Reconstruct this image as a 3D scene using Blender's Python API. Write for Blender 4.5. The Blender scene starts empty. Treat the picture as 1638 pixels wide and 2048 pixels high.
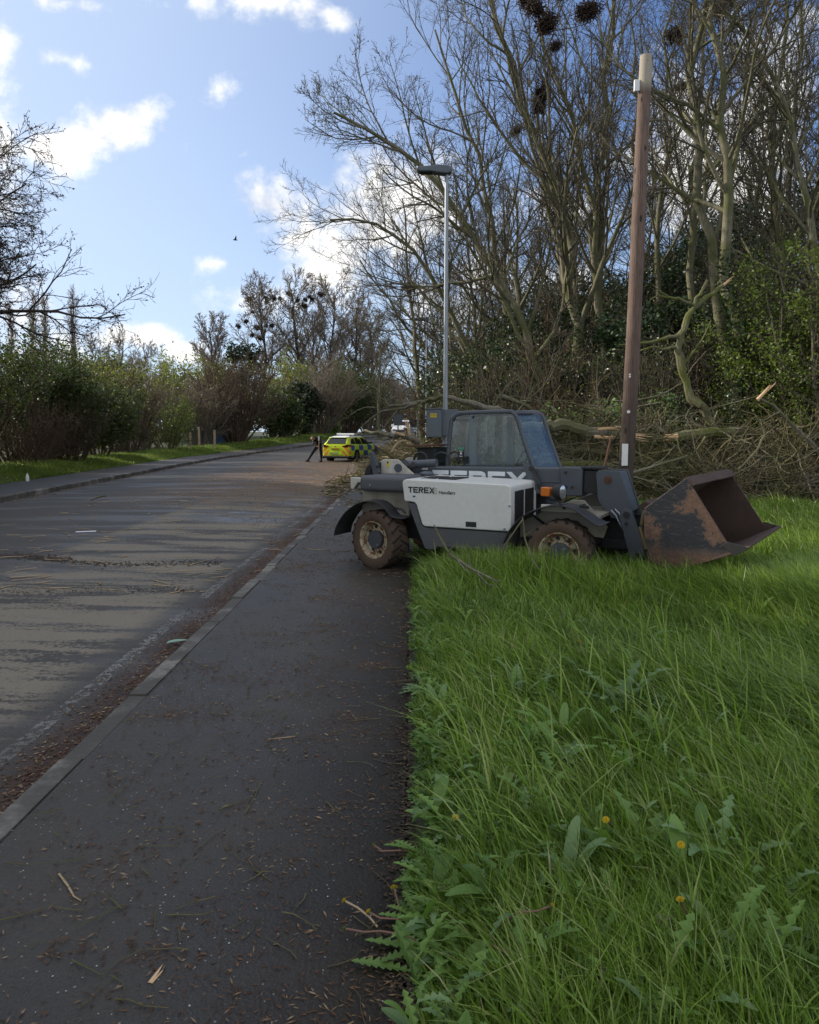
import bpy, math, random
import numpy as np
from mathutils import Vector, Matrix, Euler

R = math.radians
scene = bpy.context.scene
COL = scene.collection
rng = np.random.default_rng(7)
random.seed(7)

# ------------------------------------------------------------------ camera
F_PX, PITCH, CAM_H = 1500.0, math.atan(162 / 1500.0), 1.65
cam_d = bpy.data.cameras.new("camera")
cam = bpy.data.objects.new("camera", cam_d); COL.objects.link(cam)
cam_d.sensor_fit = 'HORIZONTAL'; cam_d.sensor_width = 36.0
cam_d.lens = 36.0 * F_PX / 1638.0
cam_d.clip_start = 0.05; cam_d.clip_end = 3000
cam.location = (0, 0, CAM_H)
cam.rotation_euler = (R(90) - PITCH, 0, 0)
scene.camera = cam

# ------------------------------------------------------------------ sun, sky, exposure
SUN_AZ, SUN_EL = R(-73), R(25)          # azimuth from +Y, negative = left
sun_dir = Vector((math.sin(SUN_AZ) * math.cos(SUN_EL), math.cos(SUN_AZ) * math.cos(SUN_EL), math.sin(SUN_EL)))
ld = bpy.data.lights.new("sun", 'SUN'); ld.energy = 4.6; ld.angle = R(0.6); ld.color = (1.0, 0.90, 0.76)
lo = bpy.data.objects.new("sun", ld); COL.objects.link(lo)
lo.rotation_euler = sun_dir.to_track_quat('Z', 'Y').to_euler()

scene.view_settings.view_transform = 'Standard'
scene.view_settings.look = 'None'
scene.view_settings.gamma = 1.0
scene.view_settings.exposure = 0.25
scene.cycles.use_denoising = True
scene.cycles.max_bounces = 6
scene.cycles.diffuse_bounces = 3
scene.cycles.glossy_bounces = 2
scene.cycles.transmission_bounces = 4
scene.cycles.transparent_max_bounces = 10
scene.cycles.use_adaptive_sampling = True
scene.cycles.adaptive_threshold = 0.02


# ------------------------------------------------------------------ node helpers
class NT:
    def __init__(s, tree):
        s.t = tree; s.n = tree.nodes; s.l = tree.links

    def add(s, typ, inp=None, **kw):
        n = s.n.new(typ)
        for k, v in kw.items():
            setattr(n, k, v)
        for k, v in (inp or {}).items():
            s.put(n.inputs[k], v)
        return n

    def put(s, sock, v):
        if isinstance(v, bpy.types.NodeSocket):
            s.l.new(v, sock)
        elif isinstance(v, bpy.types.Node):
            s.l.new(v.outputs[0], sock)
        elif sock.type == 'RGBA' and not hasattr(v, '__len__'):
            sock.default_value = (v, v, v, 1)
        elif sock.type == 'RGBA' and len(v) == 3:
            sock.default_value = (*v, 1)
        elif sock.type == 'VECTOR' and not hasattr(v, '__len__'):
            sock.default_value = (v, v, v)
        else:
            sock.default_value = v

    def math(s, op, a, b=0.0, c=0.0, clamp=False):
        n = s.n.new('ShaderNodeMath'); n.operation = op; n.use_clamp = clamp
        s.put(n.inputs[0], a); s.put(n.inputs[1], b)
        if op in ('MULTIPLY_ADD', 'SMOOTH_MIN', 'SMOOTH_MAX'): s.put(n.inputs[2], c)
        return n.outputs[0]

    def ramp(s, fac, stops, interp='LINEAR'):
        n = s.n.new('ShaderNodeValToRGB'); n.color_ramp.interpolation = interp
        e = n.color_ramp.elements
        while len(e) < len(stops): e.new(0.5)
        for i, (p, c) in enumerate(stops):
            e[i].position = p
            e[i].color = c if len(c) == 4 else (*c, 1)
        s.put(n.inputs[0], fac)
        return n.outputs[0]

    def step(s, v, a, b):
        n = s.n.new('ShaderNodeMapRange'); n.interpolation_type = 'SMOOTHSTEP'
        s.put(n.inputs[0], v); n.inputs[1].default_value = a; n.inputs[2].default_value = b
        return n.outputs[0]

    def mix(s, fac, a, b, mode='MIX'):
        n = s.n.new('ShaderNodeMix'); n.data_type = 'RGBA'; n.blend_type = mode
        s.put(n.inputs[0], fac)
        s.put(n.inputs[6], a); s.put(n.inputs[7], b)
        return n.outputs[2]

    def noise(s, vec, scale, detail=4, rough=0.55, dist=0.0):
        n = s.n.new('ShaderNodeTexNoise')
        if vec is not None: s.put(n.inputs['Vector'], vec)
        n.inputs['Scale'].default_value = scale; n.inputs['Detail'].default_value = detail
        n.inputs['Roughness'].default_value = rough; n.inputs['Distortion'].default_value = dist
        return n.outputs[0]

    def mapping(s, vec, scale=(1, 1, 1), loc=(0, 0, 0), rot=(0, 0, 0)):
        n = s.n.new('ShaderNodeMapping')
        s.put(n.inputs[0], vec)
        n.inputs[1].default_value = loc; n.inputs[2].default_value = rot; n.inputs[3].default_value = scale
        return n.outputs[0]


# ------------------------------------------------------------------ world
world = bpy.data.worlds.new("World"); scene.world = world
world.use_nodes = True
W = NT(world.node_tree); W.n.clear()
sky = W.add('ShaderNodeTexSky', sky_type='NISHITA', sun_disc=False)
sky.sun_elevation = SUN_EL; sky.sun_rotation = SUN_AZ
sky.air_density = 1.0; sky.dust_density = 0.6; sky.ozone_density = 1.3; sky.altitude = 50
tc = W.add('ShaderNodeTexCoord')
sep = W.add('ShaderNodeSeparateXYZ', {0: tc.outputs['Generated']})
yy = W.math('MAXIMUM', sep.outputs[1], 0.05)
gu = W.math('DIVIDE', sep.outputs[0], yy)
gv = W.math('DIVIDE', sep.outputs[2], yy)
guv = W.add('ShaderNodeCombineXYZ', {0: gu, 1: gv})
# billowy distortion of the cloud outlines
nz1 = W.add('ShaderNodeTexNoise', {'Vector': guv, 'Scale': 5.0, 'Detail': 6.0, 'Roughness': 0.62})
nzf = W.add('ShaderNodeTexNoise', {'Vector': guv, 'Scale': 16.0, 'Detail': 4.0, 'Roughness': 0.6})
# cloud bodies: (u, v, half-width, half-height, strength)
def guv_of(px, py):
    x = (px - 819) / F_PX; y = -(py - 1024) / F_PX
    c, s_ = math.cos(PITCH), math.sin(PITCH)
    d = (x, c + y * s_, -s_ + y * c)
    return d[0] / d[1], d[2] / d[1]
CLOUDS = [(225, 258, 112, 54, 1.0, -24), (130, 300, 80, 38, 0.9, 0), (545, 408, 108, 68, 1.0, 10), (600, 480, 80, 85, .75, 40),
          (760, 425, 175, 125, 1.0, 0), (690, 520, 140, 85, .9, -20), (130, 5, 150, 22, .6, 0), (0, 90, 36, 80, .6, 0),
          (560, 12, 150, 34, .7, 12), (655, 50, 26, 12, .4, 0), (440, 180, 34, 26, .45, 0), (485, 308, 40, 10, .42, -25),
          (250, 668, 110, 26, .95, 0), (385, 705, 56, 26, .9, 0), (130, 120, 70, 22, .35, 15), (430, 525, 40, 20, .36, 0),
          (1560, 130, 150, 150, .9, 0), (1440, 330, 200, 190, .95, 0), (1150, 420, 160, 60, .75, 0), (1050, 560, 220, 60, .6, 0), (1250, 330, 120, 60, .55, 0),
          (40, 620, 130, 120, .7, 0), (870, 620, 130, 80, .5, 0), (370, 300, 34, 26, .25, 0), (650, 600, 230, 34, .45, 0),
          (-350, 330, 330, 190, 1.0, 0), (-500, 700, 400, 150, .8, 0), (2000, 330, 330, 260, .9, 0), (900, -450, 500, 160, .7, 0)]
acc = None
for (px, py, hw, hh, st, rot) in CLOUDS:
    u0, v0 = guv_of(px, py)
    mp = W.add('ShaderNodeMapping', {0: guv.outputs[0]}, vector_type='TEXTURE')
    mp.inputs[1].default_value = (u0, v0, 0); mp.inputs[2].default_value = (0, 0, R(-rot)); mp.inputs[3].default_value = (hw / F_PX, hh / F_PX, 1)
    ln = W.add('ShaderNodeVectorMath', {0: mp.outputs[0]}, operation='LENGTH').outputs['Value']
    v = W.math('MULTIPLY_ADD', ln, -st, 1.25 * st)
    acc = v if acc is None else W.math('MAXIMUM', acc, v)
acc = W.math('MULTIPLY_ADD', W.math('MAXIMUM', acc, -0.7), 1.7, -0.30)
nn = W.math('MULTIPLY', W.math('SUBTRACT', nz1.outputs[0], 0.5), 4.4)
nn2 = W.math('MULTIPLY', W.math('SUBTRACT', nzf.outputs[0], 0.5), 3.0)
dens = W.math('ADD', W.math('ADD', acc, nn), nn2)
front = W.step(sep.outputs[1], 0.05, 0.2)
# unseen clouds added behind and overhead to whiten the skylight, by direction vector
nb = W.noise(tc.outputs['Generated'], 3.0, 6, 0.6)
backd = W.math('MULTIPLY', W.math('SUBTRACT', nb, 0.5), 5.0)
over = W.step(sep.outputs[2], 0.62, 0.8)
front = W.math('MULTIPLY', front, W.math('SUBTRACT', 1.0, over))
dens = W.mix(front, W.math('ADD', backd, 0.9), dens)
alpha = W.math('MULTIPLY', W.step(dens, -0.10, 1.35), W.step(sep.outputs[2], -0.05, 0.02))
shade = W.step(W.math('ADD', W.math('MULTIPLY', nz1.outputs[0], 1.5), W.math('MULTIPLY', nzf.outputs[0], 1.1)), 0.95, 1.5)
ccol = W.mix(shade, (5.6, 6.2, 7.4), (11.2, 11.0, 10.6))
# thin high veil brightening the sky towards the sun
sd = W.add('ShaderNodeVectorMath', {0: tc.outputs['Generated'], 1: tuple(sun_dir)}, operation='DOT_PRODUCT').outputs['Value']
veil = W.math('MULTIPLY', W.step(sd, 0.05, 0.92), 0.78)
skyc = W.mix(1.0, sky.outputs[0], (0.76, 1.00, 1.45), 'MULTIPLY')
hz = W.math('MULTIPLY', W.math('SUBTRACT', 1.0, W.step(sep.outputs[2], 0.0, 0.44)), 0.58)
skyv = W.mix(hz, skyc, (6.3, 7.7, 9.3))
skyv = W.mix(veil, skyv, (6.6, 7.8, 9.5))
fin = W.mix(alpha, skyv, ccol)
world.cycles.sampling_method = 'MANUAL'; world.cycles.sample_map_resolution = 256
bg = W.add('ShaderNodeBackground', {'Color': fin, 'Strength': 0.098})
out = W.add('ShaderNodeOutputWorld', {0: bg})


# ------------------------------------------------------------------ object helpers
def tag(o, label=None, cat=None, group=None, kind=None):
    if label: o['label'] = label
    if cat: o['category'] = cat
    if group: o['group'] = group
    if kind: o['kind'] = kind
    return o

def empty(name, loc=(0, 0, 0), rz=0.0, label=None, cat=None, group=None):
    o = bpy.data.objects.new(name, None); COL.objects.link(o)
    o.location = loc; o.rotation_euler = (0, 0, rz); o.empty_display_size = 0.2
    return tag(o, label, cat, group)

def np_mesh(name, verts, faces, mat, parent=None, smooth=False, tint=None, link=True):
    """verts (N,3); faces: list of int arrays (M,k)."""
    me = bpy.data.meshes.new(name)
    verts = np.asarray(verts, dtype=np.float32)
    me.vertices.add(len(verts)); me.vertices.foreach_set('co', verts.ravel())
    faces = [np.asarray(f) for f in faces if len(f)]
    nl = sum(f.size for f in faces); nf = sum(len(f) for f in faces)
    me.loops.add(nl); me.polygons.add(nf)
    me.loops.foreach_set('vertex_index', np.concatenate([f.ravel() for f in faces]).astype(np.int32))
    tot = np.concatenate([np.full(len(f), f.shape[1]) for f in faces]).astype(np.int32)
    st = np.concatenate([[0], np.cumsum(tot)[:-1]]).astype(np.int32)
    me.polygons.foreach_set('loop_start', st)
    me.polygons.foreach_set('loop_total', tot)
    if smooth: me.polygons.foreach_set('use_smooth', np.ones(nf, dtype=bool))
    if tint is not None:
        a = me.attributes.new('tint', 'FLOAT', 'POINT'); a.data.foreach_set('value', np.asarray(tint, dtype=np.float32))
    me.update(calc_edges=True)
    if mat: me.materials.append(mat)
    if not link: return me
    return obj_of(name, me, parent)

def obj_of(name, me, parent=None):
    o = bpy.data.objects.new(name, me); COL.objects.link(o)
    if parent: o.parent = parent
    return o

def copy_tree(o, parent=None):
    c = o.copy(); COL.objects.link(c)
    if parent: c.parent = parent
    for ch in list(o.children):
        copy_tree(ch, c)
    return c

class MB:
    def __init__(s): s.v = []; s.f = []
    def add(s, vs, fs, M=None):
        b = len(s.v)
        for p in vs: s.v.append(tuple(M @ Vector(p)) if M else tuple(p))
        for f in fs: s.f.append([b + i for i in f])
        return s
    def box(s, x0, x1, y0, y1, z0, z1, M=None):
        return s.add([(x0, y0, z0), (x1, y0, z0), (x1, y1, z0), (x0, y1, z0), (x0, y0, z1), (x1, y0, z1), (x1, y1, z1), (x0, y1, z1)],
                     [(0, 3, 2, 1), (4, 5, 6, 7), (0, 1, 5, 4), (1, 2, 6, 5), (2, 3, 7, 6), (3, 0, 4, 7)], M)
    def prism(s, poly, v0, v1, M=None):
        """poly in (x,z), extruded along y from v0 to v1"""
        n = len(poly)
        ar = sum(poly[i][0] * poly[(i + 1) % n][1] - poly[(i + 1) % n][0] * poly[i][1] for i in range(n))
        if ar < 0: poly = poly[::-1]
        vs = [(x, v0, z) for x, z in poly] + [(x, v1, z) for x, z in poly]
        fs = [list(range(n)), list(range(2 * n - 1, n - 1, -1))]
        fs += [(i, i + n, (i + 1) % n + n, (i + 1) % n) for i in range(n)]
        return s.add(vs, fs, M)
    def cyl(s, p0, p1, r0, r1=None, n=16, caps=True):
        p0, p1 = Vector(p0), Vector(p1); r1 = r0 if r1 is None else r1
        d = (p1 - p0).normalized(); a = d.orthogonal().normalized(); b = d.cross(a)
        vs = []
        for p, r in ((p0, r0), (p1, r1)):
            for i in range(n):
                t = 2 * math.pi * i / n
                vs.append(p + a * (r * math.cos(t)) + b * (r * math.sin(t)))
        fs = [(i, (i + 1) % n, (i + 1) % n + n, i + n) for i in range(n)]
        if caps: fs += [list(range(n - 1, -1, -1)), list(range(n, 2 * n))]
        return s.add(vs, fs)
    def tube(s, pts, rad, n=8, caps=True):
        pts = [Vector(p) for p in pts]; m = len(pts)
        if not hasattr(rad, '__len__'): rad = [rad] * m
        a = None; vs = []
        for i, p in enumerate(pts):
            d = (pts[min(i + 1, m - 1)] - pts[max(i - 1, 0)]).normalized()
            a = d.orthogonal().normalized() if a is None else (a - d * a.dot(d)).normalized()
            b = d.cross(a)
            for k in range(n):
                t = 2 * math.pi * k / n
                vs.append(p + a * (rad[i] * math.cos(t)) + b * (rad[i] * math.sin(t)))
        fs = []
        for i in range(m - 1):
            for k in range(n):
                fs.append((i * n + k, i * n + (k + 1) % n, (i + 1) * n + (k + 1) % n, (i + 1) * n + k))
        if caps: fs += [list(range(n - 1, -1, -1)), [(m - 1) * n + k for k in range(n)]]
        return s.add(vs, fs)
    def lathe(s, prof, origin=(0, 0, 0), n=32, axis='y'):
        """prof: (radius, along). closed loops not capped"""
        vs = []; m = len(prof); o = Vector(origin)
        for i in range(n):
            t = 2 * math.pi * i / n
            for r, h in prof:
                if axis == 'y': vs.append(o + Vector((r * math.cos(t), h, r * math.sin(t))))
                elif axis == 'z': vs.append(o + Vector((r * math.cos(t), r * math.sin(t), h)))
                else: vs.append(o + Vector((h, r * math.cos(t), r * math.sin(t))))
        fs = []
        for i in range(n):
            for k in range(m - 1):
                a, b = i * m + k, ((i + 1) % n) * m + k
                fs.append((a, a + 1, b + 1, b))
        return s.add(vs, fs)
    def sheet(s, poly, v0, v1, th=0.01):
        """open polyline (x,z) extruded along y with thickness"""
        m = len(poly); top = []; bot = []
        for i in range(m):
            a = poly[max(i - 1, 0)]; b = poly[min(i + 1, m - 1)]
            dx, dz = b[0] - a[0], b[1] - a[1]; L = math.hypot(dx, dz) or 1
            nx, nz_ = -dz / L, dx / L
            top.append((poly[i][0] + nx * th / 2, poly[i][1] + nz_ * th / 2)); bot.append((poly[i][0] - nx * th / 2, poly[i][1] - nz_ * th / 2))
        loop = top + bot[::-1]; n = len(loop)
        vs = [(x, v0, z) for x, z in loop] + [(x, v1, z) for x, z in loop]
        fs = [(i, (i + 1) % n, (i + 1) % n + n, i + n) for i in range(n)]
        for i in range(m - 1):
            fs.append((i, i + 1, n - 2 - i, n - 1 - i))
            fs.append((i + n, n - 1 - i + n, n - 2 - i + n, i + 1 + n))
        return s.add(vs, fs)
    def build(s, name, mat, parent=None, bevel=0, smooth=False, label=None, seg=2):
        me = bpy.data.meshes.new(name); me.from_pydata(s.v, [], s.f); me.update()
        import bmesh
        bm = bmesh.new(); bm.from_mesh(me); bmesh.ops.recalc_face_normals(bm, faces=bm.faces); bm.to_mesh(me); bm.free()
        if mat: me.materials.append(mat)
        o = obj_of(name, me, parent)
        if smooth or bevel:
            me.polygons.foreach_set('use_smooth', [True] * len(me.polygons))
        if bevel:
            m = o.modifiers.new('bevel', 'BEVEL'); m.width = bevel; m.segments = seg; m.limit_method = 'ANGLE'; m.angle_limit = R(32)
            w = o.modifiers.new('wn', 'WEIGHTED_NORMAL'); w.keep_sharp = True
        elif smooth:
            try: me.set_sharp_from_angle(angle=R(40))
            except Exception: pass
        if label: o['label'] = label
        return o

def text_obj(name, body, size, mat, parent, loc, rot, sx=1.0, offset=0.0, th=0.002, align='LEFT', shear=0.0):
    cu = bpy.data.curves.new(name, 'FONT'); cu.body = body; cu.size = size; cu.offset = offset; cu.extrude = th
    cu.align_x = align; cu.shear = shear; cu.space_character = 1.0 + offset * 40
    t = bpy.data.objects.new(name + '_tmp', cu); COL.objects.link(t)
    dg = bpy.context.evaluated_depsgraph_get()
    me = bpy.data.meshes.new_from_object(t.evaluated_get(dg)); me.name = name
    bpy.data.objects.remove(t)
    me.materials.clear(); me.materials.append(mat)
    o = obj_of(name, me, parent); o.location = loc; o.rotation_euler = rot; o.scale = (sx, 1, 1)
    return o


# ------------------------------------------------------------------ materials
def mat(name):
    m = bpy.data.materials.new(name); m.use_nodes = True
    t = NT(m.node_tree); b = m.node_tree.nodes['Principled BSDF']
    return m, t, b

def paint(name, col, rough=0.45, metal=0.0, dirt=0.35, dirt_col=(0.06, 0.05, 0.04), scale=3.0, spec=0.5, rust=0.0, bump=0.0):
    m, t, b = mat(name)
    co = t.add('ShaderNodeTexCoord').outputs['Object']
    n1 = t.noise(co, scale, 6, 0.65)
    f = t.math('MULTIPLY', t.step(n1, 0.42, 0.78), dirt)
    c = t.mix(f, col, dirt_col)
    n2 = t.noise(co, scale * 9, 4, 0.7)
    c = t.mix(t.math('MULTIPLY', t.step(n2, 0.35, 0.7), 0.16), c, tuple(x * 0.55 for x in col))
    rf = t.math('ADD', t.math('MULTIPLY', n1, 0.3), rough - 0.12)
    if rust > 0:
        n3 = t.noise(co, scale * 2.3, 8, 0.7)
        rm = t.step(n3, 1 - rust, 1 - rust + 0.06)
        rc = t.ramp(t.noise(co, 30, 4), [(0.3, (0.09, 0.03, 0.012)), (0.7, (0.26, 0.10, 0.035))])
        c = t.mix(rm, c, rc); rf = t.mix(rm, rf, 0.85)
    t.put(b.inputs['Base Color'], c); t.put(b.inputs['Roughness'], rf)
    b.inputs['Metallic'].default_value = metal; b.inputs['Specular IOR Level'].default_value = spec
    if bump:
        bp = t.add('ShaderNodeBump', {'Height': n2, 'Strength': bump, 'Distance': 0.01})
        t.put(b.inputs['Normal'], bp)
    return m

def bark(name, c1, c2, moss=None, scale=2.0, rough=0.9):
    m, t, b = mat(name)
    co = t.add('ShaderNodeTexCoord').outputs['Object']
    st = t.mapping(co, scale=(6, 6, 1.0))
    n1 = t.noise(st, scale * 2, 5, 0.7); n2 = t.noise(co, scale * 0.6, 3)
    c = t.ramp(n1, [(0.3, c1), (0.7, c2)])
    if moss:
        c = t.mix(t.math('MULTIPLY', t.step(n2, 0.4, 0.62), 0.85), c, moss)
    t.put(b.inputs['Base Color'], c); b.inputs['Roughness'].default_value = rough
    b.inputs['Specular IOR Level'].default_value = 0.2
    bp = t.add('ShaderNodeBump', {'Height': n1, 'Strength': 0.6, 'Distance': 0.02}); t.put(b.inputs['Normal'], bp)
    return m

def leafmat(name, c1, c2, trans=0.35, rough=0.5, use_tint=False, nscale=0.8, c3=None):
    m, t, b = mat(name)
    geo = t.add('ShaderNodeNewGeometry')
    co = t.add('ShaderNodeTexCoord').outputs['Object']
    n = t.noise(co, nscale, 3)
    if use_tint:
        f = t.add('ShaderNodeAttribute', attribute_name='tint').outputs['Fac']
    else:
        f = geo.outputs['Random Per Island']
    f2 = t.math('ADD', t.math('MULTIPLY', f, 0.65), t.math('MULTIPLY', n, 0.45), clamp=True)
    stops = [(0.15, c1), (0.85, c2)]
    if c3: stops = [(0.1, c1), (0.72, c2), (0.97, c3)]
    c = t.ramp(f2, stops)
    t.put(b.inputs['Base Color'], c); b.inputs['Roughness'].default_value = rough
    b.inputs['Specular IOR Level'].default_value = 0.35
    tr = t.add('ShaderNodeBsdfTranslucent', {'Color': t.mix(1.0, c, (1.3, 1.4, 0.6), 'MULTIPLY')})
    mx = t.add('ShaderNodeMixShader', {0: trans, 1: b.outputs[0], 2: tr.outputs[0]})
    o = m.node_tree.nodes['Material Output']; t.l.new(mx.outputs[0], o.inputs[0])
    return m

M = {}
M['bark_ash'] = bark('bark_ash', (0.070, 0.065, 0.043), (0.25, 0.232, 0.16), moss=(0.095, 0.10, 0.04))
M['twig_ash'] = bark('twig_ash', (0.045, 0.040, 0.030), (0.125, 0.113, 0.082))
M['bark_dark'] = bark('bark_dark', (0.03, 0.024, 0.022), (0.085, 0.07, 0.062))
M['twig_dark'] = bark('twig_dark', (0.035, 0.026, 0.026), (0.085, 0.06, 0.058))
M['twig_brown'] = bark('twig_brown', (0.06, 0.042, 0.03), (0.15, 0.11, 0.08))
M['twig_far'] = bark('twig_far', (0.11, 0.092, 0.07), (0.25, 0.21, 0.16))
M['moss_bark'] = bark('moss_bark', (0.06, 0.058, 0.032), (0.21, 0.20, 0.12), moss=(0.11, 0.125, 0.03))
M['log_bark'] = bark('log_bark', (0.075, 0.068, 0.05), (0.26, 0.24, 0.185), moss=(0.10, 0.10, 0.045))
M['brush'] = bark('brush', (0.055, 0.045, 0.028), (0.19, 0.165, 0.095), moss=(0.10, 0.10, 0.04))
M['split_wood'] = paint('split_wood', (0.62, 0.42, 0.24), 0.8, dirt=0.5, dirt_col=(0.25, 0.14, 0.06), scale=14)
M['pale_wood'] = paint('pale_wood', (0.42, 0.32, 0.2), 0.8, dirt=0.6, dirt_col=(0.2, 0.13, 0.07), scale=9)
M['leaf_dark'] = leafmat('leaf_dark', (0.012, 0.022, 0.010), (0.045, 0.075, 0.026), 0.15, 0.4)
M['leaf_ivy'] = leafmat('leaf_ivy', (0.014, 0.028, 0.012), (0.05, 0.085, 0.035), 0.1, 0.3)
M['leaf_mid'] = leafmat('leaf_mid', (0.020, 0.034, 0.014), (0.080, 0.108, 0.035), 0.35)
M['leaf_bright'] = leafmat('leaf_bright', (0.045, 0.075, 0.016), (0.15, 0.20, 0.04), 0.4)
M['leaf_spring'] = leafmat('leaf_spring', (0.10, 0.12, 0.03), (0.22, 0.24, 0.07), 0.4)
M['leaf_bud'] = leafmat('leaf_bud', (0.07, 0.05, 0.035), (0.13, 0.11, 0.06), 0.3)
M['pine'] = leafmat('pine', (0.018, 0.028, 0.016), (0.055, 0.075, 0.035), 0.1)
M['grass'] = leafmat('grass', (0.022, 0.050, 0.010), (0.245, 0.375, 0.062), 0.36, 0.30, True, 0.35, (0.44, 0.42, 0.22))
M['verge_grass'] = leafmat('verge_grass', (0.05, 0.085, 0.018), (0.17, 0.235, 0.05), 0.35, 0.5, True, 0.35, (0.28, 0.26, 0.12))
M['weed'] = leafmat('weed', (0.07, 0.14, 0.028), (0.18, 0.30, 0.07), 0.3, 0.5)
M['silver_weed'] = leafmat('silver_weed', (0.08, 0.15, 0.055), (0.19, 0.29, 0.12), 0.25, 0.6)
M['clover'] = leafmat('clover', (0.05, 0.11, 0.022), (0.14, 0.24, 0.055), 0.3, 0.5, nscale=3)
M['petal'] = leafmat('petal', (0.42, 0.28, 0.01), (0.68, 0.50, 0.03), 0.3)
M['purple'] = leafmat('purple', (0.14, 0.05, 0.12), (0.34, 0.16, 0.30), 0.3)
M['stem_red'] = paint('stem_red', (0.20, 0.10, 0.075), 0.6, dirt=0.5, dirt_col=(0.12, 0.15, 0.05), scale=12)
M['litter'] = leafmat('litter', (0.035, 0.022, 0.015), (0.13, 0.07, 0.04), 0.05, 0.9, False, 5, (0.34, 0.27, 0.16))
M['chips'] = leafmat('chips', (0.035, 0.022, 0.012), (0.22, 0.13, 0.065), 0.0, 0.9)
M['grit'] = paint('grit', (0.5, 0.5, 0.47), 0.8)
M['white_paint'] = paint('white_paint', (0.62, 0.63, 0.60), 0.42, dirt=0.14, dirt_col=(0.35, 0.31, 0.24), scale=2.2)
M['cream'] = paint('cream', (0.50, 0.49, 0.43), 0.5, dirt=0.45, dirt_col=(0.2, 0.16, 0.1), scale=5)
M['grey_paint'] = paint('grey_paint', (0.062, 0.073, 0.088), 0.42, dirt=0.3, dirt_col=(0.10, 0.09, 0.08), scale=4)
M['grey_skirt'] = paint('grey_skirt', (0.075, 0.08, 0.088), 0.6, dirt=0.4, dirt_col=(0.11, 0.10, 0.085), scale=4, bump=0.15)
M['grey_worn'] = paint('grey_worn', (0.062, 0.073, 0.088), 0.45, dirt=0.4, scale=5, rust=0.32)
M['chassis'] = paint('chassis', (0.21, 0.20, 0.165), 0.65, dirt=0.7, dirt_col=(0.09, 0.07, 0.05), scale=4)
M['black'] = paint('black', (0.016, 0.016, 0.017), 0.6, dirt=0.4, dirt_col=(0.04, 0.035, 0.03))
M['fender'] = paint('fender', (0.028, 0.030, 0.034), 0.48, dirt=0.5, dirt_col=(0.075, 0.07, 0.06), scale=7)
M['tyre'] = paint('tyre', (0.092, 0.064, 0.047), 0.9, dirt=0.6, dirt_col=(0.05, 0.04, 0.033), scale=6, spec=0.2, bump=0.4)
M['tyre_black'] = paint('tyre_black', (0.022, 0.021, 0.02), 0.85, dirt=0.5, dirt_col=(0.055, 0.045, 0.035), scale=6, spec=0.2)
M['rim'] = paint('rim', (0.40, 0.36, 0.25), 0.7, dirt=0.6, dirt_col=(0.18, 0.10, 0.045), scale=8, rust=0.50)
M['hub'] = paint('hub', (0.055, 0.063, 0.072), 0.55, dirt=0.3, scale=8)
M['grille'] = paint('grille', (0.022, 0.022, 0.022), 0.8, dirt=0.3)
M['amber'] = paint('amber', (0.62, 0.17, 0.02), 0.25, dirt=0.2)
M['lens'] = paint('lens', (0.55, 0.58, 0.6), 0.08, metal=0.7, dirt=0.05)
M['brass'] = paint('brass', (0.24, 0.19, 0.10), 0.5, metal=0.5)
M['rust'] = paint('rust', (0.10, 0.045, 0.025), 0.85, dirt=0.6, dirt_col=(0.06, 0.03, 0.02), scale=6)
M['steel'] = paint('steel', (0.25, 0.28, 0.31), 0.42, metal=0.6, dirt=0.25, dirt_col=(0.2, 0.2, 0.2))
M['yellow'] = paint('yellow', (0.62, 0.48, 0.03), 0.5, dirt=0.2)
M['black_txt'] = paint('black_txt', (0.014, 0.014, 0.014), 0.5, dirt=0)
M['grey_txt'] = paint('grey_txt', (0.36, 0.36, 0.31), 0.5, dirt=0)
M['white_txt'] = paint('white_txt', (0.66, 0.70, 0.72), 0.45, dirt=0.15)
M['white'] = paint('white', (0.75, 0.76, 0.76), 0.5, dirt=0.1)
M['cabinet'] = paint('cabinet', (0.085, 0.105, 0.125), 0.45, dirt=0.2)
M['seat'] = paint('seat', (0.03, 0.035, 0.07), 0.8)
M['cloth'] = paint('cloth', (0.010, 0.010, 0.012), 0.85, dirt=0.2, dirt_col=(0.03, 0.03, 0.03))
M['skin'] = paint('skin', (0.36, 0.20, 0.14), 0.6, dirt=0.1)
M['hair'] = paint('hair', (0.05, 0.03, 0.02), 0.8)
M['car_white'] = paint('car_white', (0.74, 0.76, 0.78), 0.25, dirt=0.1)
M['car_black'] = paint('car_black', (0.012, 0.012, 0.013), 0.45, dirt=0.1)
M['red_lamp'] = paint('red_lamp', (0.10, 0.012, 0.012), 0.2, dirt=0)
M['orange'] = paint('orange', (0.85, 0.26, 0.07), 0.35, dirt=0)
M['blue'] = paint('blue', (0.02, 0.10, 0.38), 0.35, dirt=0.05)
M['lime'] = paint('lime', (0.62, 0.78, 0.05), 0.35, dirt=0.05)
M['blue_tarp'] = paint('blue_tarp', (0.05, 0.12, 0.26), 0.7)
M['soil'] = paint('soil', (0.05, 0.036, 0.024), 0.95, dirt=0.6, dirt_col=(0.02, 0.015, 0.01), scale=8, bump=0.6)
M['nest'] = bark('nest', (0.025, 0.018, 0.015), (0.085, 0.06, 0.045))
M['green_litter'] = paint('green_litter', (0.16, 0.30, 0.22), 0.4, dirt=0.5, dirt_col=(0.4, 0.5, 0.45), scale=30)

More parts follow.
